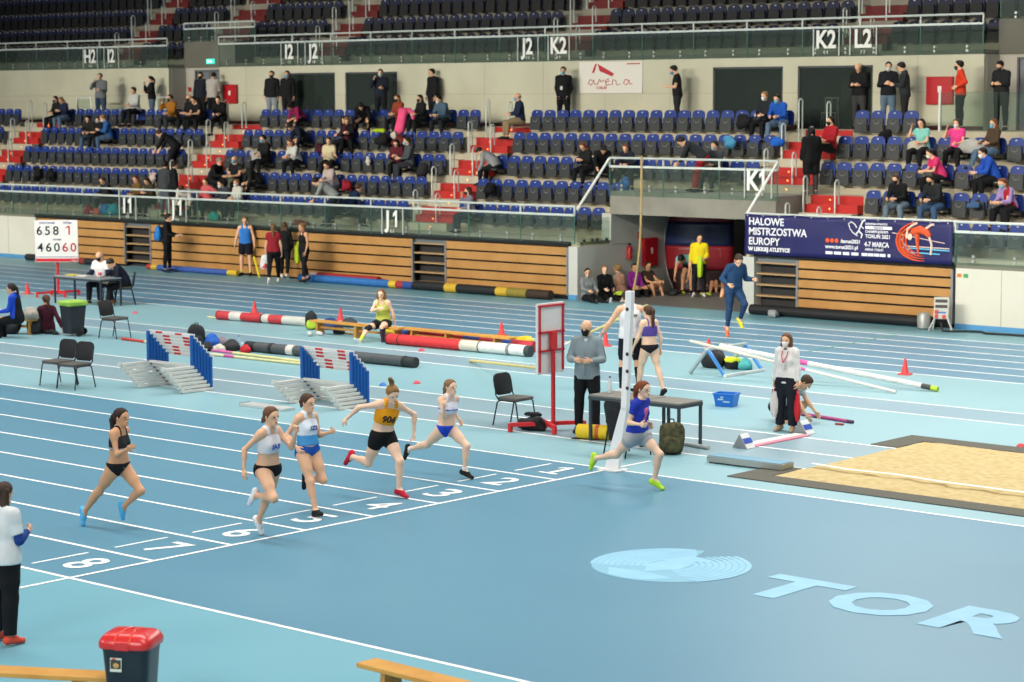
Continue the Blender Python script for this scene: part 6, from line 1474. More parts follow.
for lab, sd, c1, hgt, seed in (('white carrier bag with red handles hanging from the hand of the official in white', 'R', '#d9d3d0', .42, 61), ('red bag hanging from the other hand of the official in white', 'L', '#cc2430', .46, 62)):
    w_ = L0 + Rv @ (J['wr' + sd] + np.array((0, 0, -.13))); t = thing('carrier_bag', lab, 'bag', (w_[0], w_[1], w_[2] - hgt - .06), -.6)
    MB().lump((0, 0, hgt * .5), (.10, .045, hgt * .5), seed, .14).build('bag_body', mat(c1, .7), t, smooth=True)
    for q in (1, -1): MB().path([(-.06, q * .02, hgt * .86), (-.03, q * .015, hgt + .06), (.03, q * .015, hgt + .06), (.06, q * .02, hgt * .86)], .008, 5).build('bag_handle', mat('#c4343c', .6), t)
o, J = person('boy in grey t-shirt crouching over the pink bar, behind the official in white', G(779, 421), 12,
    dict(sit=.28, lean=56, head=(52, 10, 0), legL=(95, 22, 130, 0), legR=(62, 10, 128, 20), armL=(28, 6, 12, 0, 40), armR=(32, 6, 6, -4, 40), armframe='w'), 1.66, False, 'l',
    [('t_shirt', 'top', '#c3c6c6', {'hem': -.02, 'sleeve': .6, 'infl': .018}), ('shorts', 'bottom', '#17181c', {'leg': .78, 'infl': .02, 'flare': .02}), ('shoe', 'shoes', '#3c3e42')], ('short', '#4a3628'), detail=2)
mb = MB(); mb.box(J['kneeL'] * .55 + J['hipL'] * .45 + (0, -.0, .096), (.07, .05, .012)); mb.build('orange_patch', mat('#d8623a', .6), o)
# athlete on the bench
bp = G(384, 331)
o, J = person('athlete in yellow vest with curly brown hair sitting on the long bench', (G(384, 326, .32)[0], G(384, 326, .32)[1] - .02, 0), -66,
    dict(sit=.42, lean=12, head=(4, 4, 0), legR=(74, 26, 26, 0), legL=(84, 6, 88, 0), armR=(66, 4, 70, 62, 40), armL=(-6, 16, 8, 0, 30)), 1.66, True, 'p',
    [('vest', 'top', '#bcc45a', {'hem': .0, 'top': .42, 'sleeve': 0, 'sr': .02}), ('shorts', 'bottom', '#1b1c22', {'leg': .45, 'infl': .018}), ('knee_brace', 'kneepad', '#26242a', {'sides': 'R', 'b': .18}), ('long_sock', 'sock', '#3a2432', {'sides': 'L', 'range': (.05, .9)}), ('yellow_sock', 'sock', '#c8da58', {'sides': 'R', 'range': (.55, .98)}), ('shoe', 'shoes', '#d8dcde', {'cols': {'L': '#37b5b0'}, 'sole': '#e6e6e6'})], ('bob', '#7a5334'), detail=2)
# along the bleacher front
o, J = person('man in black with a blue backpack standing before the wooden bleacher front', G(168, 272.5), 38,
    dict(lean=2, head=(4, 0, 0), legL=(4, 3, 3), legR=(-4, 3, 3), armR=(12, 8, 72, 10, 45), armL=(14, 8, 70, 10, 45)), 1.80, False, 'l', [('jacket', 'top', '#15161b', {'hem': -.08, 'sleeve': 1.9, 'infl': .02}), PANTS('#141519', infl=.012, flare=.0), ('sock', 'sock', WHT, {'range': (.9, 1)}), ('shoe', 'shoes', '#2a2e4a', {'sole': '#6a6a8a'})], ('short', '#2b201a'), detail=1)
b_ = backpack('bright blue backpack worn by the man in black', tuple(np.array(o.location) + rotz(38 * D2R) @ (-.27, 0, .98)), PI + 38 * D2R, .50, '#1f7fd0', '#1c74c0', 71)
o, J = person('man in blue singlet and black shorts standing by the end of the blue bag', G(246, 276), -58,
    dict(lean=1, head=(10, 12, 0), legL=(1, 5, 2), legR=(-1, 5, 2), armL=(2, 16, 14, -2, 40), armR=(2, 18, 14, -2, 40)), 1.80, False, 'l', [('singlet', 'top', '#2f74c4', {'hem': -.02, 'top': .44, 'sleeve': 0, 'sr': .03}), ('shorts', 'bottom', '#15171f', {'leg': .62, 'infl': .022, 'flare': .02}), ('sock', 'sock', '#b7d64a', {'range': (.86, 1)}), ('shoe', 'shoes', '#1d1d22')], ('short', '#8c6a48'), detail=1)
o, J = person('girl in dark red t-shirt and black leggings walking, white jacket in her hand', G(274, 284), 132,
    dict(lean=2, head=(0, 0, 0), legL=(-14, 3, 14, 8), legR=(18, 3, 8, 0), armL=(4, 12, 10, 0, 60), armR=(-4, 12, 12, 0, 45)), 1.72, True, 'l', [('t_shirt', 'top', '#8e1f2c', {'hem': -.04, 'sleeve': .5, 'infl': .018}), ('leggings', 'bottom', '#141519', {'leg': 1.9, 'infl': .012}), ('shoe', 'shoes', '#e4e4e4')], ('pony', '#7a5a3a', [(-.085, 0, .04), (-.12, 0, -.05), (-.12, 0, -.18), (-.11, 0, -.34)]), detail=1)
jp = np.array(o.location) + rotz(132 * D2R) @ (J['wrL'] + np.array((0.05, .02, -.12)))
t = thing('jacket', 'white and red jacket hanging from the hand of the girl in dark red', 'jacket', tuple(jp - (0, 0, .40)), .3); MB().lump((0, 0, .24), (.12, .10, .22), 75, .2).build('white_cloth', CLOTH('#dcdcdc'), t, smooth=True); MB().lump((0.02, -.04, .14), (.08, .09, .08), 76, .2).build('red_lining', CLOTH('#d0404c'), t, smooth=True)
o, J = person('girl in black behind the girl in dark red, hair loose', G(285, 279.5), 128,
    dict(lean=2, head=(0, 0, 0), legL=(16, 3, 8), legR=(-14, 3, 12, 8), armL=(-4, 10, 14, 2, 40), armR=(4, 12, 14, 0, 40)), 1.68, True, 'l', [('jacket', 'top', '#17181c', {'hem': -.08, 'sleeve': 1.9, 'infl': .018}), ('leggings', 'bottom', '#141519', {'leg': 1.9, 'infl': .012}), ('shoe', 'shoes', '#d9dadb')], ('long', '#5c4230'), detail=1)
o, J = person('woman in black tank top and leggings walking with a neon yellow jacket', G(304, 283.5), -96,
    dict(lean=2, head=(4, -10, 0), legL=(10, 3, 6), legR=(-12, 3, 10, 8), armL=(6, 14, 18, 4, 45), armR=(-14, 22, 14, -6, 40)), 1.72, True, 't', [('tank_top', 'top', '#16171b', {'hem': -.04, 'top': .44, 'sleeve': 0, 'sr': .03}), ('leggings', 'bottom', '#17181d', {'leg': 1.8, 'infl': .012}), ('shoe', 'shoes', '#3a3a3e')], ('bun', '#8a6440'), detail=1)
mb = MB(); mb.path([J['hipR'] + (.02, -.088, 0), J['kneeR'] + (.02, -.066, 0), J['ankR'] + (.02, -.052, .06)], .018, 6); mb.build('pink_stripe', mat('#e0566c', .6), o)
jp = np.array(o.location) + rotz(-96 * D2R) @ (J['wrR'] + np.array((.04, -.03, -.10)))
tag(MB().lump((0, 0, 0), (.09, .07, .30), 77, .15).build('jacket', CLOTH('#c6dc2e'), loc=tuple(jp), smooth=True), 'neon yellow jacket carried by the woman in black tank top', 'jacket')
q = MB(); q.prism([(0, .0), (.07, .0), (-.25, .62), (-.32, .62)], (0, 0, 0), (1, 0, 0), (0, .12, 1), (0, -.03, 0)); A = G(264, 277); tag(q.build('yellow_plank', mat('#d6c62a', .5), loc=(A[0], 29.95, .0)), 'yellow plank leaning against the bleacher front left of the girl in dark red', 'plank')
# at the judges' table
jx, jy = ta[0], ta[1]
chair('black chair under the judge in white and navy at the far side of the table', (jx + .72, jy + 1.05, 0), -1.35)
o, J = person('man in white and navy jacket with dark mask seated behind the judges table', (jx + .72, jy + 1.08, 0), -70, dict(sit=.56, lean=12, head=(14, 0, 0), legL=(84, 8, 84), legR=(84, 8, 84), armL=(34, 14, 62, 20, 40), armR=(36, 14, 58, 10, 40)), 1.78, False, 'l',
    [('jacket', 'top', '#e0dfe2', {'hem': .02, 'sleeve': .6, 'infl': .022}), ('navy_sleeve', 'sleeve', '#1c2340', {'range': (.6, 1.9), 'infl': .022}), PANTS('#1a1d28'), SHOES('#5a3a2a')], ('bald', '#9a8676'), '#20222a', detail=1, bulk=1.08)
chair('black chair under the judge who bends forward at the right end of the table', (jx + 1.78, jy + .95, 0), -2.2)
o, J = person('judge in dark navy with bowed dark head, seated at the right end of the table', (jx + 1.80, jy + .97, 0), -125, dict(sit=.56, lean=34, head=(52, 0, 0), legL=(80, 10, 70), legR=(86, 10, 96), armL=(40, 14, 70, 20, 40), armR=(46, 16, 60, 14, 40), shin_in=.6), 1.74, False, 'l',
    [('jacket', 'top', '#191d2e', {'hem': .0, 'sleeve': 1.9, 'infl': .022}), PANTS('#1b1c20'), SHOES('#8a5236')], ('short', '#2b211b'), detail=1)
lumpy('jacket', 'pale jacket with pink patch lying on the right end of the judges table', 'jacket', None, (.16, .14, .09), '#cfc6c4', 78, loc=(jx + 1.52, jy + .40, .741), extra=[('#c9506a', (.04, -.06, .10), (.06, .06, .04), 'pink_patch')])
# at left
p_ = G(17, 322, .36)
o, J = person('woman in blue and black jacket with dark ponytail seated on the yellow bench at left', (p_[0], p_[1], 0), -150, dict(sit=.47, lean=10, head=(8, 6, 0), legL=(80, 6, 84), legR=(80, 6, 84), armL=(24, 8, 66, 10, 40), armR=(24, 8, 66, 10, 40)), 1.70, True, 'l',
    [('jacket', 'top', '#1f49c0', {'hem': -.02, 'sleeve': 1.9, 'infl': .018}), ('jacket_back', 'top', '#15171d', {'hem': -.02, 'sleeve': 0, 'infl': .022, 'clips': [((-.03, 0, 0), (1, 0, 0))]}), PANTS('#15161a', infl=.014), SHOES('#26272b')], ('pony', '#2a1d17', [(-.085, 0, .05), (-.12, 0, .0), (-.13, 0, -.10), (-.12, 0, -.2)]), detail=2)
o, J = person('person in maroon top sitting on the floor seen from behind, ponytail', (*G(47, 333)[:2], 0), 148, dict(sit=.13, lean=-8, head=(4, 20, 0), legL=(84, 10, 30), legR=(80, 10, 60), armR=(-34, 22, 6, -10, 10), armL=(30, 12, 60, 20, 40)), 1.68, True, 'l',
    [('sweater', 'top', '#4a1c2a', {'hem': -.04, 'sleeve': 1.9, 'infl': .016}), PANTS('#16171b', infl=.012), SHOES('#2a2b30')], ('pony', '#5a3a26', [(-.085, 0, .05), (-.11, 0, .0), (-.115, 0, -.10), (-.11, 0, -.2)]), detail=2)
# ---------------------------------------------------------------- people in the tunnel mouth
def floor_sit(label, px, x_off, yaw, wear, hair, female=True, skin='l', legs=((88, 6, 10), (88, 8, 14)), lean=-4, head=(4, -10, 0), H=1.66, arms=((26, 8, 50, 18, 40), (26, 8, 50, 18, 40)), mask=None):
    p = G(*px); return person(label, (p[0] + x_off, p[1], 0), yaw, dict(sit=.13, lean=lean, head=head, legL=legs[0], legR=legs[1], armL=arms[0], armR=arms[1]), H, female, skin, wear, hair, mask, detail=1)
JK = lambda c, **k: ('jacket', 'top', c, dict({'hem': -.04, 'sleeve': 1.9, 'infl': .018}, **k))
WX = VA + .38
def wall_sit(label, px, *a, **k):
    X = W(px, 292, 31)[0]
    # seated with the back to the tunnel side wall: solve Y on the line of sight for X = WX
    d = pix_ray(px, 291); t = (WX - CAM[0]) / d[0]; Yw = CAM[1] + t * d[1]
    pr = project((WX, Yw, .1)); 
    return person(label, (WX, Yw, 0), *a, **k)
SIT = dict(sit=.13, lean=-4, head=(2, -20, 0), legL=(86, 6, 12), legR=(88, 6, 16), armL=(26, 8, 50, 18, 40), armR=(26, 8, 50, 18, 40))
wall_sit('girl in grey hoodie sitting nearest the tunnel corner, lime cloth on her legs', 588, -25, SIT, 1.64, True, 'l', [JK('#7d8284'), PANTS('#15161a', infl=.012), SHOES('#24252a')], ('pony', '#2b1f19'), detail=1)
wall_sit('woman in black jacket sitting by the tunnel wall beside the girl in grey', 605, -30, dict(SIT, head=(0, -10, 0)), 1.70, True, 'p', [JK('#15161a'), PANTS('#14151a', infl=.012), SHOES('#d9d9d9')], ('bun', '#a0774c'), detail=1)
floor_sit('blonde girl in pale pink top sitting in profile in the tunnel mouth', (621, 297), 0, 178, [('top', 'top', '#e0a88f', {'hem': -.02, 'top': .43, 'sleeve': 0, 'sr': .02}), ('back_bag', 'top', '#1a1b20', {'hem': .12, 'top': .40, 'sleeve': 0, 'straps': False, 'clips': [((-.05, 0, 0), (1, 0, 0))]}), ('shorts', 'bottom', '#18191d', {'leg': .4})], ('bun', '#a5804f'), True, 'p', legs=((60, 10, 60), (75, 10, 90)), lean=14, head=(4, 0, 0))
wall_sit('woman in purple top sitting in the tunnel, dark hair tied back', 634, -20, dict(SIT, lean=2, legL=(110, 6, 90), legR=(112, 8, 96)), 1.68, True, 't', [('top', 'top', '#8a2a8e', {'hem': -.02, 'sleeve': 1.9, 'infl': .016}), PANTS('#15161a', infl=.012), SHOES('#e2e2e2')], ('pony', '#2c1d17'), detail=1)
wall_sit('woman with bare knees drawn up, sitting at the end of the tunnel row', 647, -10, dict(SIT, lean=4, legL=(124, 8, 106), legR=(118, 8, 100), armL=(50, 8, 40, 14, 40), armR=(50, 8, 40, 14, 40)), 1.72, True, 't', [('top', 'top', '#4a3a34', {'hem': -.02, 'sleeve': .4, 'infl': .014}), ('shorts', 'bottom', '#17181c', {'leg': .3}), ('sock', 'sock', WHT, {'range': (.86, 1)}), SHOES('#2a2a2e')], ('pony', '#2c1d17'), detail=1)
lumpy('garment', 'lime green garment lying over the legs of the girl in grey', 'garment', None, (.20, .26, .07), '#b8d23a', 81, loc=(WX + .55, 31.0, .14))
p_ = (-15.9, 34.1, 0)
person('person in teal t-shirt bending down to tie a shoe in the tunnel', (*G(690, 293)[:2], 0), -75, dict(lean=88, head=(70, 0, 0), legL=(34, 4, 30), legR=(34, 4, 30), armL=(20, 6, 6, 4, 50), armR=(20, 6, 6, 4, 50), armframe='w', pl=.7), 1.74, False, 't', [('t_shirt', 'top', '#7cc0c4', {'hem': -.02, 'sleeve': .5, 'infl': .018}), ('shorts', 'bottom', '#1a1b20', {'leg': .4, 'infl': .018}), SHOES('#1d1d20')], ('short', '#1d1815'), detail=1)
o, J = person('boy in bright yellow training top standing in the tunnel mouth', (*G(699, 297)[:2], 0), -52, dict(lean=0, head=(0, 10, 0), legL=(2, 4, 2), legR=(-4, 5, 2), armL=(6, 10, 70, 20, 40), armR=(4, 12, 16, 2, 40)), 1.68, False, 'l', [('training_top', 'top', '#e2cc1f', {'hem': -.04, 'sleeve': 1.6, 'infl': .02}), PANTS('#17181c', infl=.016), SHOES('#d0d0d0')], ('short', '#221a16'), detail=1)
tag(MB().lump((0, 0, .28), (.08, .06, .30), 83, .12).build('garment', CLOTH('#b6d634'), loc=tuple(np.array(o.location) + (.12, -.12, .55)), smooth=True), 'lime garment hanging from the arm of the boy in yellow', 'garment')
floor_sit('boy with white mask sitting low in the tunnel behind the boy in yellow', (712, 291), 0, -60, [JK('#3a3c42'), ('shorts', 'bottom', '#2a2b30', {'leg': .6}), ('shoe', 'shoes', '#c4405a')], ('short', '#2a211b'), False, 't', legs=((118, 10, 100), (112, 12, 96)), lean=8, mask='#dcdcdc')
floor_sit('girl in pink t-shirt sitting in the tunnel beside the boy with white mask', (721, 291.5), 0, -70, [('t_shirt', 'top', '#c85a8e', {'hem': -.04, 'sleeve': .5}), ('shorts', 'bottom', '#2a2b30', {'leg': .5}), ('shoe', 'shoes', '#d07030')], ('pony', '#2a1d17'), True, 't', legs=((118, 10, 102), (116, 10, 98)), lean=6)
person('tall youth in black standing darkly at the back of the tunnel', (-14.6, 34.6, 0), -60, dict(lean=0, head=(14, 6, 0), legL=(1, 4, 2), legR=(-1, 4, 2)), 1.80, False, 't', [JK('#15161a'), PANTS('#17181b'), SHOES('#232326')], ('short', '#1a1512'), detail=1)
floor_sit('person with bare legs sitting half hidden behind the jogger in blue', (735, 296), 0, -80, [JK('#34363c'), ('shorts', 'bottom', '#1c1d21', {'leg': .4}), ('shoe', 'shoes', '#2a9aa0')], ('short', '#2a211b'), True, 'l', legs=((110, 10, 96), (100, 12, 80)), lean=4)
for px, c, lab in (((680, 293.5), '#b8d436', 'lime cloth on the tunnel floor by the bending person'), ((706, 295), '#c2d83e', 'lime cloth on the tunnel floor behind the boy in yellow'), ((672, 295.5), '#17181b', 'black bag at the left end of the curved panel')):
    lumpy('cloth' if c[1] != '1' else 'sports_bag', lab, 'cloth' if c[1] != '1' else 'bag', px, (.30, .18, .05) if c[1] != '1' else (.22, .14, .12), c, 90 + int(px[0]) % 7)
# ---------------------------------------------------------------- spectators in the stand
POSE = {'a': dict(lean=6, head=(6, 0, 0), legL=(82, 9, 80), legR=(82, 9, 80), armL=(24, 8, 66, 26, 40), armR=(24, 8, 66, 26, 40)),
        'f': dict(lean=32, head=(16, 0, 0), legL=(80, 14, 82), legR=(80, 14, 82), armL=(52, 8, 66, 26, 45), armR=(52, 8, 66, 26, 45)),
        'p': dict(lean=16, head=(28, 0, 0), legL=(82, 8, 84), legR=(82, 8, 84), armL=(30, 8, 92, 30, 50), armR=(30, 8, 92, 30, 50)),
        'b': dict(lean=-4, head=(0, 0, 0), legL=(78, 12, 70), legR=(84, 12, 66), armL=(18, 14, 62, 20, 40), armR=(18, 14, 62, 20, 40)),
        'x': dict(lean=58, head=(62, 0, 0), legL=(82, 12, 84), legR=(82, 12, 84), armL=(60, 10, 30, 6, 40), armR=(60, 10, 30, 6, 40)),
        'h': dict(lean=8, head=(4, 0, 0), legL=(82, 9, 80), legR=(82, 9, 80), armL=(24, 8, 66, 26, 40), armR=(64, 24, 128, 26, 60)),
        's': dict(lean=1, head=(6, 0, 0), legL=(1, 4, 2), legR=(-1, 4, 2), armL=(4, 9, 12, 2, 40), armR=(4, 9, 12, 2, 40)),
        'sp': dict(lean=3, head=(26, 0, 0), legL=(1, 4, 2), legR=(-1, 4, 2), armL=(14, 8, 84, 28, 50), armR=(14, 8, 84, 28, 50)),
        'sh': dict(lean=2, head=(0, 0, 0), legL=(1, 4, 2), legR=(-1, 4, 2), armL=(14, 8, 84, 28, 50), armR=(46, 20, 126, 30, 50)),
        'sc': dict(lean=0, head=(4, 0, 0), legL=(1, 4, 2), legR=(-1, 4, 2), armL=(16, 12, 92, 46, 40), armR=(16, 12, 88, 46, 40)),
        'sb': dict(lean=58, head=(50, 0, 0), legL=(22, 4, 14), legR=(20, 6, 16), armL=(24, 8, 16, 4, 40), armR=(24, 8, 16, 4, 40), armframe='w', pl=.7)}
HR = {'k': '#1e1714', 'b': '#4a3224', 'l': '#8f6c45', 'g': '#8a8680', 'n': '#33241c', 'r': '#6e3f26'}
def outfit(top, bot, sl=1.9, hem=-.06):
    return [('jacket' if sl > 1 else 't_shirt', 'top', top, {'hem': hem, 'sleeve': sl, 'infl': .022}), ('trousers', 'bottom', bot, {'leg': 1.93, 'infl': .02}), ('shoe', 'shoes', '#2a2a2d')]
def S(label, px, row, f, top, bot, hair, mask=None, pose='a', yaw=-90, sl=1.9, H=None, snap=True, dz=0.0, ov=None, skin='l', dx=0.0):
    Y = Y0 + .42 + TR * row; y_ = 150; X = W(px, 110 + 24 * (4 - row), Y - .1)[0] + dx
    if snap:
        c = min((s_ for s_ in seats if s_[3] == row), key=lambda s_: abs(s_[0] - X))
        if abs(c[0] - X) < .45: X = c[0]; SEATED.append(c)
    P = dict(POSE[pose], sit=.555 + dz); P.update(ov or {})
    return person(label, (X, Y - .14, zf(row)), yaw, P, H or (1.66 if f else 1.76), f, skin, outfit(top, bot, sl), hair, mask, detail=0, group='spectators in the lower stand')
def ST(label, px, Y, z, f, top, bot, hair, mask=None, pose='s', yaw=-75, sl=1.9, H=None, ov=None, hem=-.08, skin='l'):
    X = W(px, 110 if z > 4 else 190, Y)[0]; P = dict(POSE[pose]); P.update(ov or {})
    return person(label, (X, Y, z), yaw, P, H or (1.68 if f else 1.80), f, skin, outfit(top, bot, sl, hem), hair, mask, detail=0, group='people standing around the stand')
sh = lambda c: ('short', HR[c]); lg = lambda c: ('long', HR[c]); po = lambda c: ('pony', HR[c]); BM, WM_ = '#6fb2cf', '#dde3e6'
K, NV, JN, DG = '#15161a', '#1c2438', '#4f6478', '#34373c'
# standing along the back wall
ST('man in grey hoodie and jeans on the walkway, hands raised to his face', 101, 36.0, 4.5, False, '#6d7274', '#3c4e63', sh('k'), None, 'sh', -60)
ST('woman in black top and jeans standing by the wall, phone at her face', 152, 36.5, 4.5, True, K, '#5a6c80', po('k'), None, 'sh', -120)
ST('man in dark jacket and dark mask standing in the grey doorway', 201.5, 36.9, 4.5, False, '#1e222b', K, sh('k'), '#1d1e20', 's', -60)
ST('man in pale sweater with his back turned, in front of the grey doorway', 213, 36.5, 4.5, False, '#b3ada6', K, sh('k'), None, 'sp', 110)
ST('man in black top and light jeans, left of the pair beside the first dark window', 272.5, 36.4, 4.5, False, '#191a1d', '#8a949c', sh('b'), '#1d1e20', 's', -60)
ST('man in black with pale blue mask, right of the pair by the first dark window', 288, 36.5, 4.5, False, '#16171a', '#1a1b1f', sh('k'), BM, 's', -60)
ST('man in navy in front of the second dark window, hand raised to his mask', 381, 36.3, 4.5, False, '#1d2330', '#181a20', sh('k'), '#b5cdd2', 'sh', -55)
o, J = ST('young man in black leaning on the wall with a yellow-green bag', 433, 36.75, 4.5, False, K, '#1a1b1f', sh('k'), None, 's', -100)
tag(MB().lump((0, 0, 0), (.08, .10, .19), 101, .1).build('bag', CLOTH('#a9b83a'), loc=(o.location[0] - .26, 36.55, 5.0), smooth=True), 'yellow-green bag held by the young man leaning on the wall', 'bag')
o, J = ST('man in black suit with blue mask and white badge, left of the arena poster', 563.5, 36.5, 4.5, False, '#131418', '#121317', sh('k'), BM, 's', -62, ov=dict(armL=(-8, 10, 30, 20, 40), armR=(-8, 10, 30, 20, 40)))
mb = MB(); mb.box((.165, -.03, 1.18), (.01, .07, .11)); mb.build('white_badge', mat('#cfd2d2', .5), o)
ST('man in black with blue neck gaiter looking down at his phone, right of the poster', 677, 36.4, 4.5, False, '#1a1c20', '#2a2b2c', sh('k'), '#3c86a8', 'sp', -140, sl=.6)
ST('bald man in black looking at a phone behind the window right of the K1 stairs', 859, 36.9, 4.5, False, '#17181b', '#3c3c3e', ('bald', '#7a6a5c'), None, 'sp', -80)
ST('man in black vest and jeans, arms folded, nearest the window beside the bearded man', 888, 36.5, 4.5, False, '#1a1c22', '#5f7386', sh('k'), '#c9d3da', 'sc', -60)
ST('bearded man in charcoal coat facing left, right of the man with folded arms', 904.5, 36.3, 4.5, False, '#2c2f33', '#232427', sh('k'), None, 'sp', -150, hem=-.22)
ST('man in orange-red hoodie and black trousers with hand on hip, at the glass fence', 960, 35.95, 4.5, False, '#d23c22', '#17181b', sh('k'), '#26282b', 's', -150, ov=dict(armL=(-28, 34, 92, 26, 40), legL=(6, 5, 8)))
ST('person in dark coat with dark mask standing behind the glass fence at right', 1001, 36.5, 4.5, False, '#1f2224', '#17181a', sh('k'), '#222426', 'sp', -90)
# top row
S('woman in black with grey scarf, left of two seated under the H2 sign', 56, 4, True, '#1b1b1c', K, lg('k'), '#4a4a44')
S('person in navy jacket and jeans, right of two seated under the H2 sign', 69, 4, True, '#1e2540', '#5a6c84', lg('l'), None, 'p')
S('person in pale sweater sitting high by the wall between two railing frames', 135, 4, False, '#b9bab6', K, sh('k'), None, 'a', -90, dz=.26)
S('person in mustard jacket with hand at the face, top row', 170, 4, False, '#9a6420', DG, sh('b'), '#2a2a2a', 'h')
S('bald person in black with dark mask, beside the one in mustard jacket', 188, 4, False, '#16171a', K, ('bald', '#7d6c5e'), '#1d1e20', 'a')
S('young man in black t-shirt with bare forearms, top row by the stairs', 203, 4, False, '#17181b', K, sh('k'), None, 'f', sl=.6)
S('person in black by the stair rail in the top row, below the red hose cabinet', 222, 4, False, '#131417', K, sh('k'), None, 'f', -60)
S('person in magenta jacket bent forward, top row', 300, 4, True, '#8e1f4e', K, lg('k'), None, 'x')
S('person in black bent over with back towards us, below the second dark window', 370, 4, False, '#101113', K, sh('k'), None, 'x', -60)
S('woman in rust-red sweater and black mask, top row', 397, 4, True, '#8a3c26', K, lg('r'), '#171819', 'a', sl=1.9)
o, J = S('woman in black with black mask and a pink coat over her knees', 418, 4, True, '#17171b', K, lg('k'), '#171819', 'a', -100)
t = thing('coat', 'bright pink coat hanging over the seats in the top row', 'coat', (o.location[0] - .42, o.location[1] - .40, zf(4)), .2)
V, F = surface([Prim((-.05, 0, .78), (-.16, -.12, .10), .10, .12, sk=.06), Prim((.06, -.02, .78), (.0, -.14, .22), .10, .12, sk=.06), Prim((-.12, .05, .80), (.16, .1, .82), .10, .09, sk=.06)], .03); mesh_of('coat_body', [(V, F, 0)], CLOTH('#ea5484'), t); V, F = surface([Prim((.14, .06, .80), (.34, .04, .74), .07, .06), Prim((.34, .04, .74), (.40, -.06, .58), .06, .055)], .025); mesh_of('coat_sleeve', [(V, F, 0)], CLOTH('#ea5484'), t)
S('man in denim jacket over white t-shirt with white mask, top row', 450, 4, False, '#4a6072', '#1d2026', sh('k'), WM_, 'f')
S('bald man in navy jacket and khaki trousers with blue mask, beside the red stairs', 521, 4, False, '#1f2a44', '#8f7c5e', ('bald', '#8b7466'), BM, 'a', -125, snap=False)
S('person in dark jacket with light mask, top row left of the man in blue', 765, 4, False, '#23262c', K, sh('l'), WM_, 'a')
S('man in bright blue jacket and jeans leaning forward at the end of the top row', 782, 4, False, '#1f55b0', '#5f7690', sh('k'), BM, 'f', -80)
# fourth row
S('man in dark jacket and jeans, leftmost of three in the fourth row', 90, 3, False, '#23241f', '#4a5f7a', sh('k'), None, 'f', -60)
S('small person in dark top between the two in the fourth row at left', 99, 3, True, K, K, sh('k'), '#b7bcbc', 'a', H=1.5)
S('person in blue jacket with white mask, rightmost of three in the fourth row', 107.5, 3, False, '#2d5c96', '#4a5f7a', sh('l'), WM_, 'p', -120)
S('person in navy bowed forward in the fourth row', 306, 3, False, '#1b2030', K, sh('k'), None, 'x', -100)
S('blonde woman in dark top leaning toward the one in maroon', 344, 3, True, '#191a1e', K, lg('l'), None, 'p', -50)
S('woman in maroon sweater seen in profile beside the blonde', 354, 3, True, '#451a26', K, ('bun', HR['k']), None, 'a', -150)
S('man in red sweater and black mask reclining by the stairs, legs raised', 831, 3, False, '#a31f2a', '#1d1e22', sh('k'), '#121314', 'b', -110, snap=False, ov=dict(legL=(112, 6, 60), legR=(100, 8, 80)))
S('girl in mint t-shirt with long dark hair, fourth row at right', 931, 3, True, '#7fc4ba', K, lg('n'), None, 'h', sl=.5)
S('girl in pink t-shirt with white mask, fourth row beside the one in mint', 951, 3, True, '#e0408a', K, po('b'), WM_, 'h', -80, sl=.5)
S('woman in brown coat and jeans with blue mask, fourth row at right end', 1002, 3, True, '#4a3a2c', '#56708a', lg('r'), BM, 'b', -110)
# third row
S('man in black mask and black sweater, third row beside a woman in white', 269, 2, False, K, K, sh('k'), BM, 'a')
S('woman in white shirt with long brown hair, third row', 293, 2, True, '#c9c8c2', K, lg('r'), None, 'f', sl=1.2)
S('woman in cream t-shirt reaching sideways, third row', 329, 2, True, '#cfc49e', K, ('bun', HR['b']), None, 'a', -60, sl=.6, ov=dict(armL=(40, 16, 40, -20, 30)))
S('person in dark red turned toward the one in grey, third row', 396, 2, True, '#5a1c2c', K, lg('k'), None, 'p', -60)
S('person in grey with pale blue mask, third row', 408, 2, False, '#4c5054', DG, sh('n'), BM, 'a', -120)
S('young man in grey sweater bending far forward by the red stairs', 492, 2, False, '#8d8f92', K, sh('k'), None, 'x', -165)
S('woman with long wavy brown hair in black, above the steep white rail', 586, 2, True, '#1a1a1c', K, lg('r'), None, 'p')
S('man in black leaning sideways beside the woman with wavy hair', 607, 2, False, '#131417', K, sh('k'), None, 'x', -40, ov=dict(lean=34))
S('person with reddish hair sitting behind the end of the platform rail', 629, 2, True, '#20242c', K, po('r'), None, 'f', -70)
S('man in grey fleece with grey mask behind the platform glass', 713, 2, False, '#43474c', DG, sh('k'), '#b8bcc0', 'a')
S('girl in pink t-shirt and white mask sitting in profile, third row at right', 947, 2, True, '#d8376f', K, po('k'), WM_, 'f', -125, sl=.6)
S('person in royal blue hoodie with pale mask, third row at right edge', 997, 2, False, '#2350b4', K, sh('k'), WM_, 'f', -130)
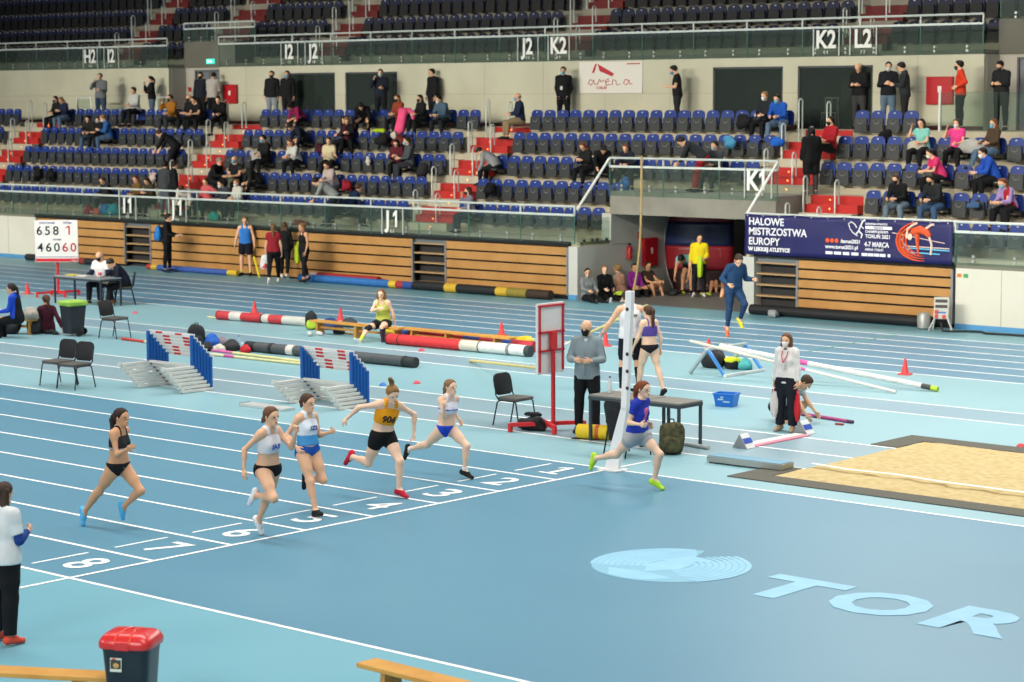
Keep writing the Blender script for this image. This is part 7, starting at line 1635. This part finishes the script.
# second row
S('bald man in black t-shirt with white logo and blue mask', 239, 1, False, K, K, ('bald', '#8b7668'), BM, 'a', -80, sl=.6)
S('person in dark green and black hunched beside the man with the white logo', 256, 1, False, '#1e241f', K, sh('k'), None, 'x', -110)
S('grey-haired person in black jacket seen from behind by the red stairs', 213.5, 1, False, '#151619', K, sh('g'), None, 'f', 10, snap=False)
S('girl with long brown hair in pale top, second row, red jacket beside her', 335, 1, True, '#b9aaa6', '#7f8790', lg('n'), None, 'f')
S('man in black sweater and light jeans looking down, right of the banner stairs', 908, 1, False, '#141518', '#6a7c8c', sh('b'), '#1a1a1c', 'f')
S('man in dark olive jacket and blue jeans, hands clasped, second row at right', 942, 1, False, '#23272a', '#3f5a7c', sh('k'), '#1a1a1c', 'f', -95)
S('woman in lilac sweater with long hair and blue mask, second row at right', 1005, 1, True, '#9d86ba', K, lg('r'), BM, 'f', -100)
S('woman in red t-shirt with long hair at the right edge, second row', 1020, 1, True, '#a3242c', K, lg('r'), None, 'f', -110, sl=.5)
# front row
S('person in dark top whose head shows above the rail at far left', 114, 0, True, '#2a2c30', K, sh('b'), None, 'f')
S('woman with brown hair in ochre top behind the front rail', 143, 0, True, '#6a5230', K, lg('r'), None, 'a')
S('woman in dark ochre jacket beside the one in ochre top', 153, 0, True, '#3c3626', K, lg('n'), None, 'p')
ST('person in dark grey standing in the front row with back turned', 165, 31.5, Z0, False, '#3c4044', '#56606a', sh('k'), None, 's', 100)
ST('person in black standing beside the one in dark grey, front row', 174, 31.6, Z0, False, '#14151a', K, sh('k'), None, 's', 60)
ST('man in black bending over the seats left of the red stairs', 176, 33.4, zf(2), False, '#16171a', K, sh('b'), None, 'sb', -150)
S('person in white shirt bent down behind the front rail', 186, 0, False, '#d6d3cf', K, sh('b'), None, 'x', -60)
S('woman in salmon pink shirt stretching her arm along the rail', 207.5, 0, True, '#c75a5e', K, sh('b'), None, 'a', -85, ov=dict(armL=(40, 70, 10, -40, 20)))
S('man in dark grey with white mask behind the front rail', 226, 0, False, '#3a3e48', K, sh('k'), WM_, 'f')
S('person in pale shirt with white mask behind the front rail', 244.5, 0, True, '#c6c3bb', K, sh('l'), WM_, 'a')
S('man in navy seen from behind in the front row, left of the J1 sign', 350, 0, False, '#1c2c4c', DG, sh('b'), None, 'f', 60)
S('child with brown hair beside the man in navy, front row', 340, 0, True, '#3a3f48', K, sh('b'), None, 'a', H=1.35)
ST('person in grey bending low behind the glass, left of the J1 sign', 334, 31.1, Z0, False, '#8d9190', '#26303c', sh('k'), None, 'sb', -140)
S('woman in lilac-grey jacket with a cup, front row right of the red stairs', 467, 0, True, '#7c7788', '#2a2c36', lg('n'), '#1c1c1e', 'h', -125)
ST('person in red trousers bending over on the platform behind the glass', 702, 32.5, zf(2), False, '#26292e', '#a0252e', sh('k'), None, 'sb', -150)
# the dark hooded figure on the stairs
X = W(811, 190, 33.0)[0]
o = person('person in long black hooded coat standing on the red stairs beside the K1 sign', (X, 33.0, zf(2)), 150, dict(POSE['s']), 1.72, False, 'l',
    [('coat', 'top', '#0f1013', {'hem': -.42, 'sleeve': 1.95, 'infl': .05}), ('trousers', 'bottom', '#3a3c40', {'leg': 1.93, 'infl': .018}), ('shoe', 'shoes', '#5a5a5c'), ], ('bob', '#0f1013'), None, detail=0, group='people standing around the stand')
# coats and bags left on the seats
def on_seat(name, label, cat, px, row, r, c, seed, dz=.46, dy=-.25, extra=()):
    Y = Y0 + .42 + TR * row + dy; X = W(px, 110 + 24 * (4 - row), Y)[0]
    t = thing(name, label, cat, (X, Y, zf(row) + dz)); V, F = soft_body(r, seed); mesh_of('body', [(V, F, 0)], CLOTH(c), t)
    for c2, off, rr, nm in extra: MB().lump(off, rr, seed + 3, .16, n=10, k=7).build(nm, CLOTH(c2), t, smooth=True)
    return t
on_seat('coat', 'black coat over two seats at the far left end of the third row', 'coat', 38, 1, (.22, .12, .38), '#121316', 111, .30, -.12); on_seat('coat', 'second black coat over seats just right of the far left one', 'coat', 51, 1, (.24, .12, .38), '#131417', 112, .30, -.12)
on_seat('coat', 'pale pink and white coat hung over a seat left of the standing pair', 'coat', 152, 1, (.24, .10, .30), '#c9b4ac', 113, .35, -.10)
on_seat('backpack', 'red and black backpack on the floor behind the front glass at left', 'backpack', 89, 0, (.22, .16, .20), '#8e2230', 114, 0, -.75); on_seat('sports_bag', 'salmon bag on the floor behind the front glass at left', 'bag', 97, 0, (.28, .16, .14), '#b4564c', 115, 0, -.75); on_seat('sports_bag', 'large teal bag on the floor behind the front glass at left', 'bag', 111, 0, (.46, .2, .25), '#178a9c', 116, 0, -.7, [('#2f6fae', (-.2, -.12, .2), (.2, .12, .16), 'blue_bag_flap')])
on_seat('sports_bag', 'teal bag behind the front glass right of the J1 and I1 signs', 'bag', 214, 0, (.26, .16, .18), '#1c9490', 117, 0, -.75); on_seat('garment', 'olive coat slumped over seats beside the red stairs', 'coat', 232, 1, (.30, .18, .42), '#5d6350', 118, .1, -.35)
on_seat('backpack', 'black and white patterned bag on a third-row seat beside the man in black mask', 'bag', 257, 2, (.24, .16, .26), '#a8a8a6', 119); on_seat('suitcase', 'maroon suitcase standing between third-row seats', 'suitcase', 319, 3, (.20, .14, .34), '#43182a', 120, .0, -.5); on_seat('suitcase', 'dark grey suitcase standing in the third row, left of the stairs', 'suitcase', 422, 2, (.22, .16, .36), '#26282a', 121, .1, -.4)
on_seat('sports_bag', 'black bag with neon yellow top on the seats of the fourth row', 'bag', 381, 3, (.32, .18, .24), '#1a1b1e', 122, .4, -.25, [('#b7d326', (0, -.05, .46), (.26, .12, .06), 'yellow_top')]); on_seat('garment', 'white cloth hanging over a third-row seat', 'garment', 368, 2, (.10, .08, .22), '#cfc8bc', 123, .45, -.05)
on_seat('garment', 'red jacket lying beside the girl in pale top', 'garment', 347, 1, (.16, .14, .24), '#8a1c2a', 124, .35, -.2); on_seat('garment', 'pale brown and red heap of clothes in the fourth row below the pink coat', 'garment', 399, 3, (.24, .18, .22), '#6a2a2a', 125, .4, -.25, [('#c3b6a2', (-.1, -.1, .32), (.12, .1, .12), 'pale_cloth')])
on_seat('backpack', 'black backpack hanging on a second-row seat just right of the red stairs', 'backpack', 489, 1, (.22, .14, .30), '#15161a', 126, .35, -.2); on_seat('backpack', 'light blue backpack on a fourth-row seat', 'backpack', 730, 3, (.18, .14, .26), '#4a8db5', 127); on_seat('backpack', 'black backpack standing on a top-row seat', 'backpack', 744, 4, (.20, .16, .32), '#1a1b1e', 128, .31); on_seat('sports_bag', 'royal blue bag in front of the man in blue jacket', 'bag', 777, 3, (.24, .14, .16), '#1f5fc0', 129, .55, -.1)
on_seat('backpack', 'cream bag on a fourth-row seat left of the girl in mint', 'bag', 917, 3, (.32, .18, .16), '#b9b4a4', 130, .5, -.25); on_seat('coat', 'black and white zebra-patterned coat over fourth-row seats', 'coat', 972, 3, (.48, .20, .24), '#a3a29e', 131, .45, -.25); on_seat('sports_bag', 'black bag under a top-row seat at right', 'bag', 885, 4, (.24, .16, .22), '#121316', 132, 0, -.4)
on_seat('garment', 'dark blue jacket on a second-row seat at right', 'garment', 974, 1, (.20, .14, .10), '#3a5a80', 133, .5, -.2); on_seat('drum', 'blue cylinder standing behind the platform glass', 'container', 625, 1, (.13, .13, .28), '#2464a8', 134, zf(2) - zf(1), -.45); on_seat('garment', 'brown-red jacket lying low behind the front glass, left of the J1 sign', 'garment', 301, 0, (.5, .16, .10), '#7a3a34', 135, 0, -.75)
place_seats()
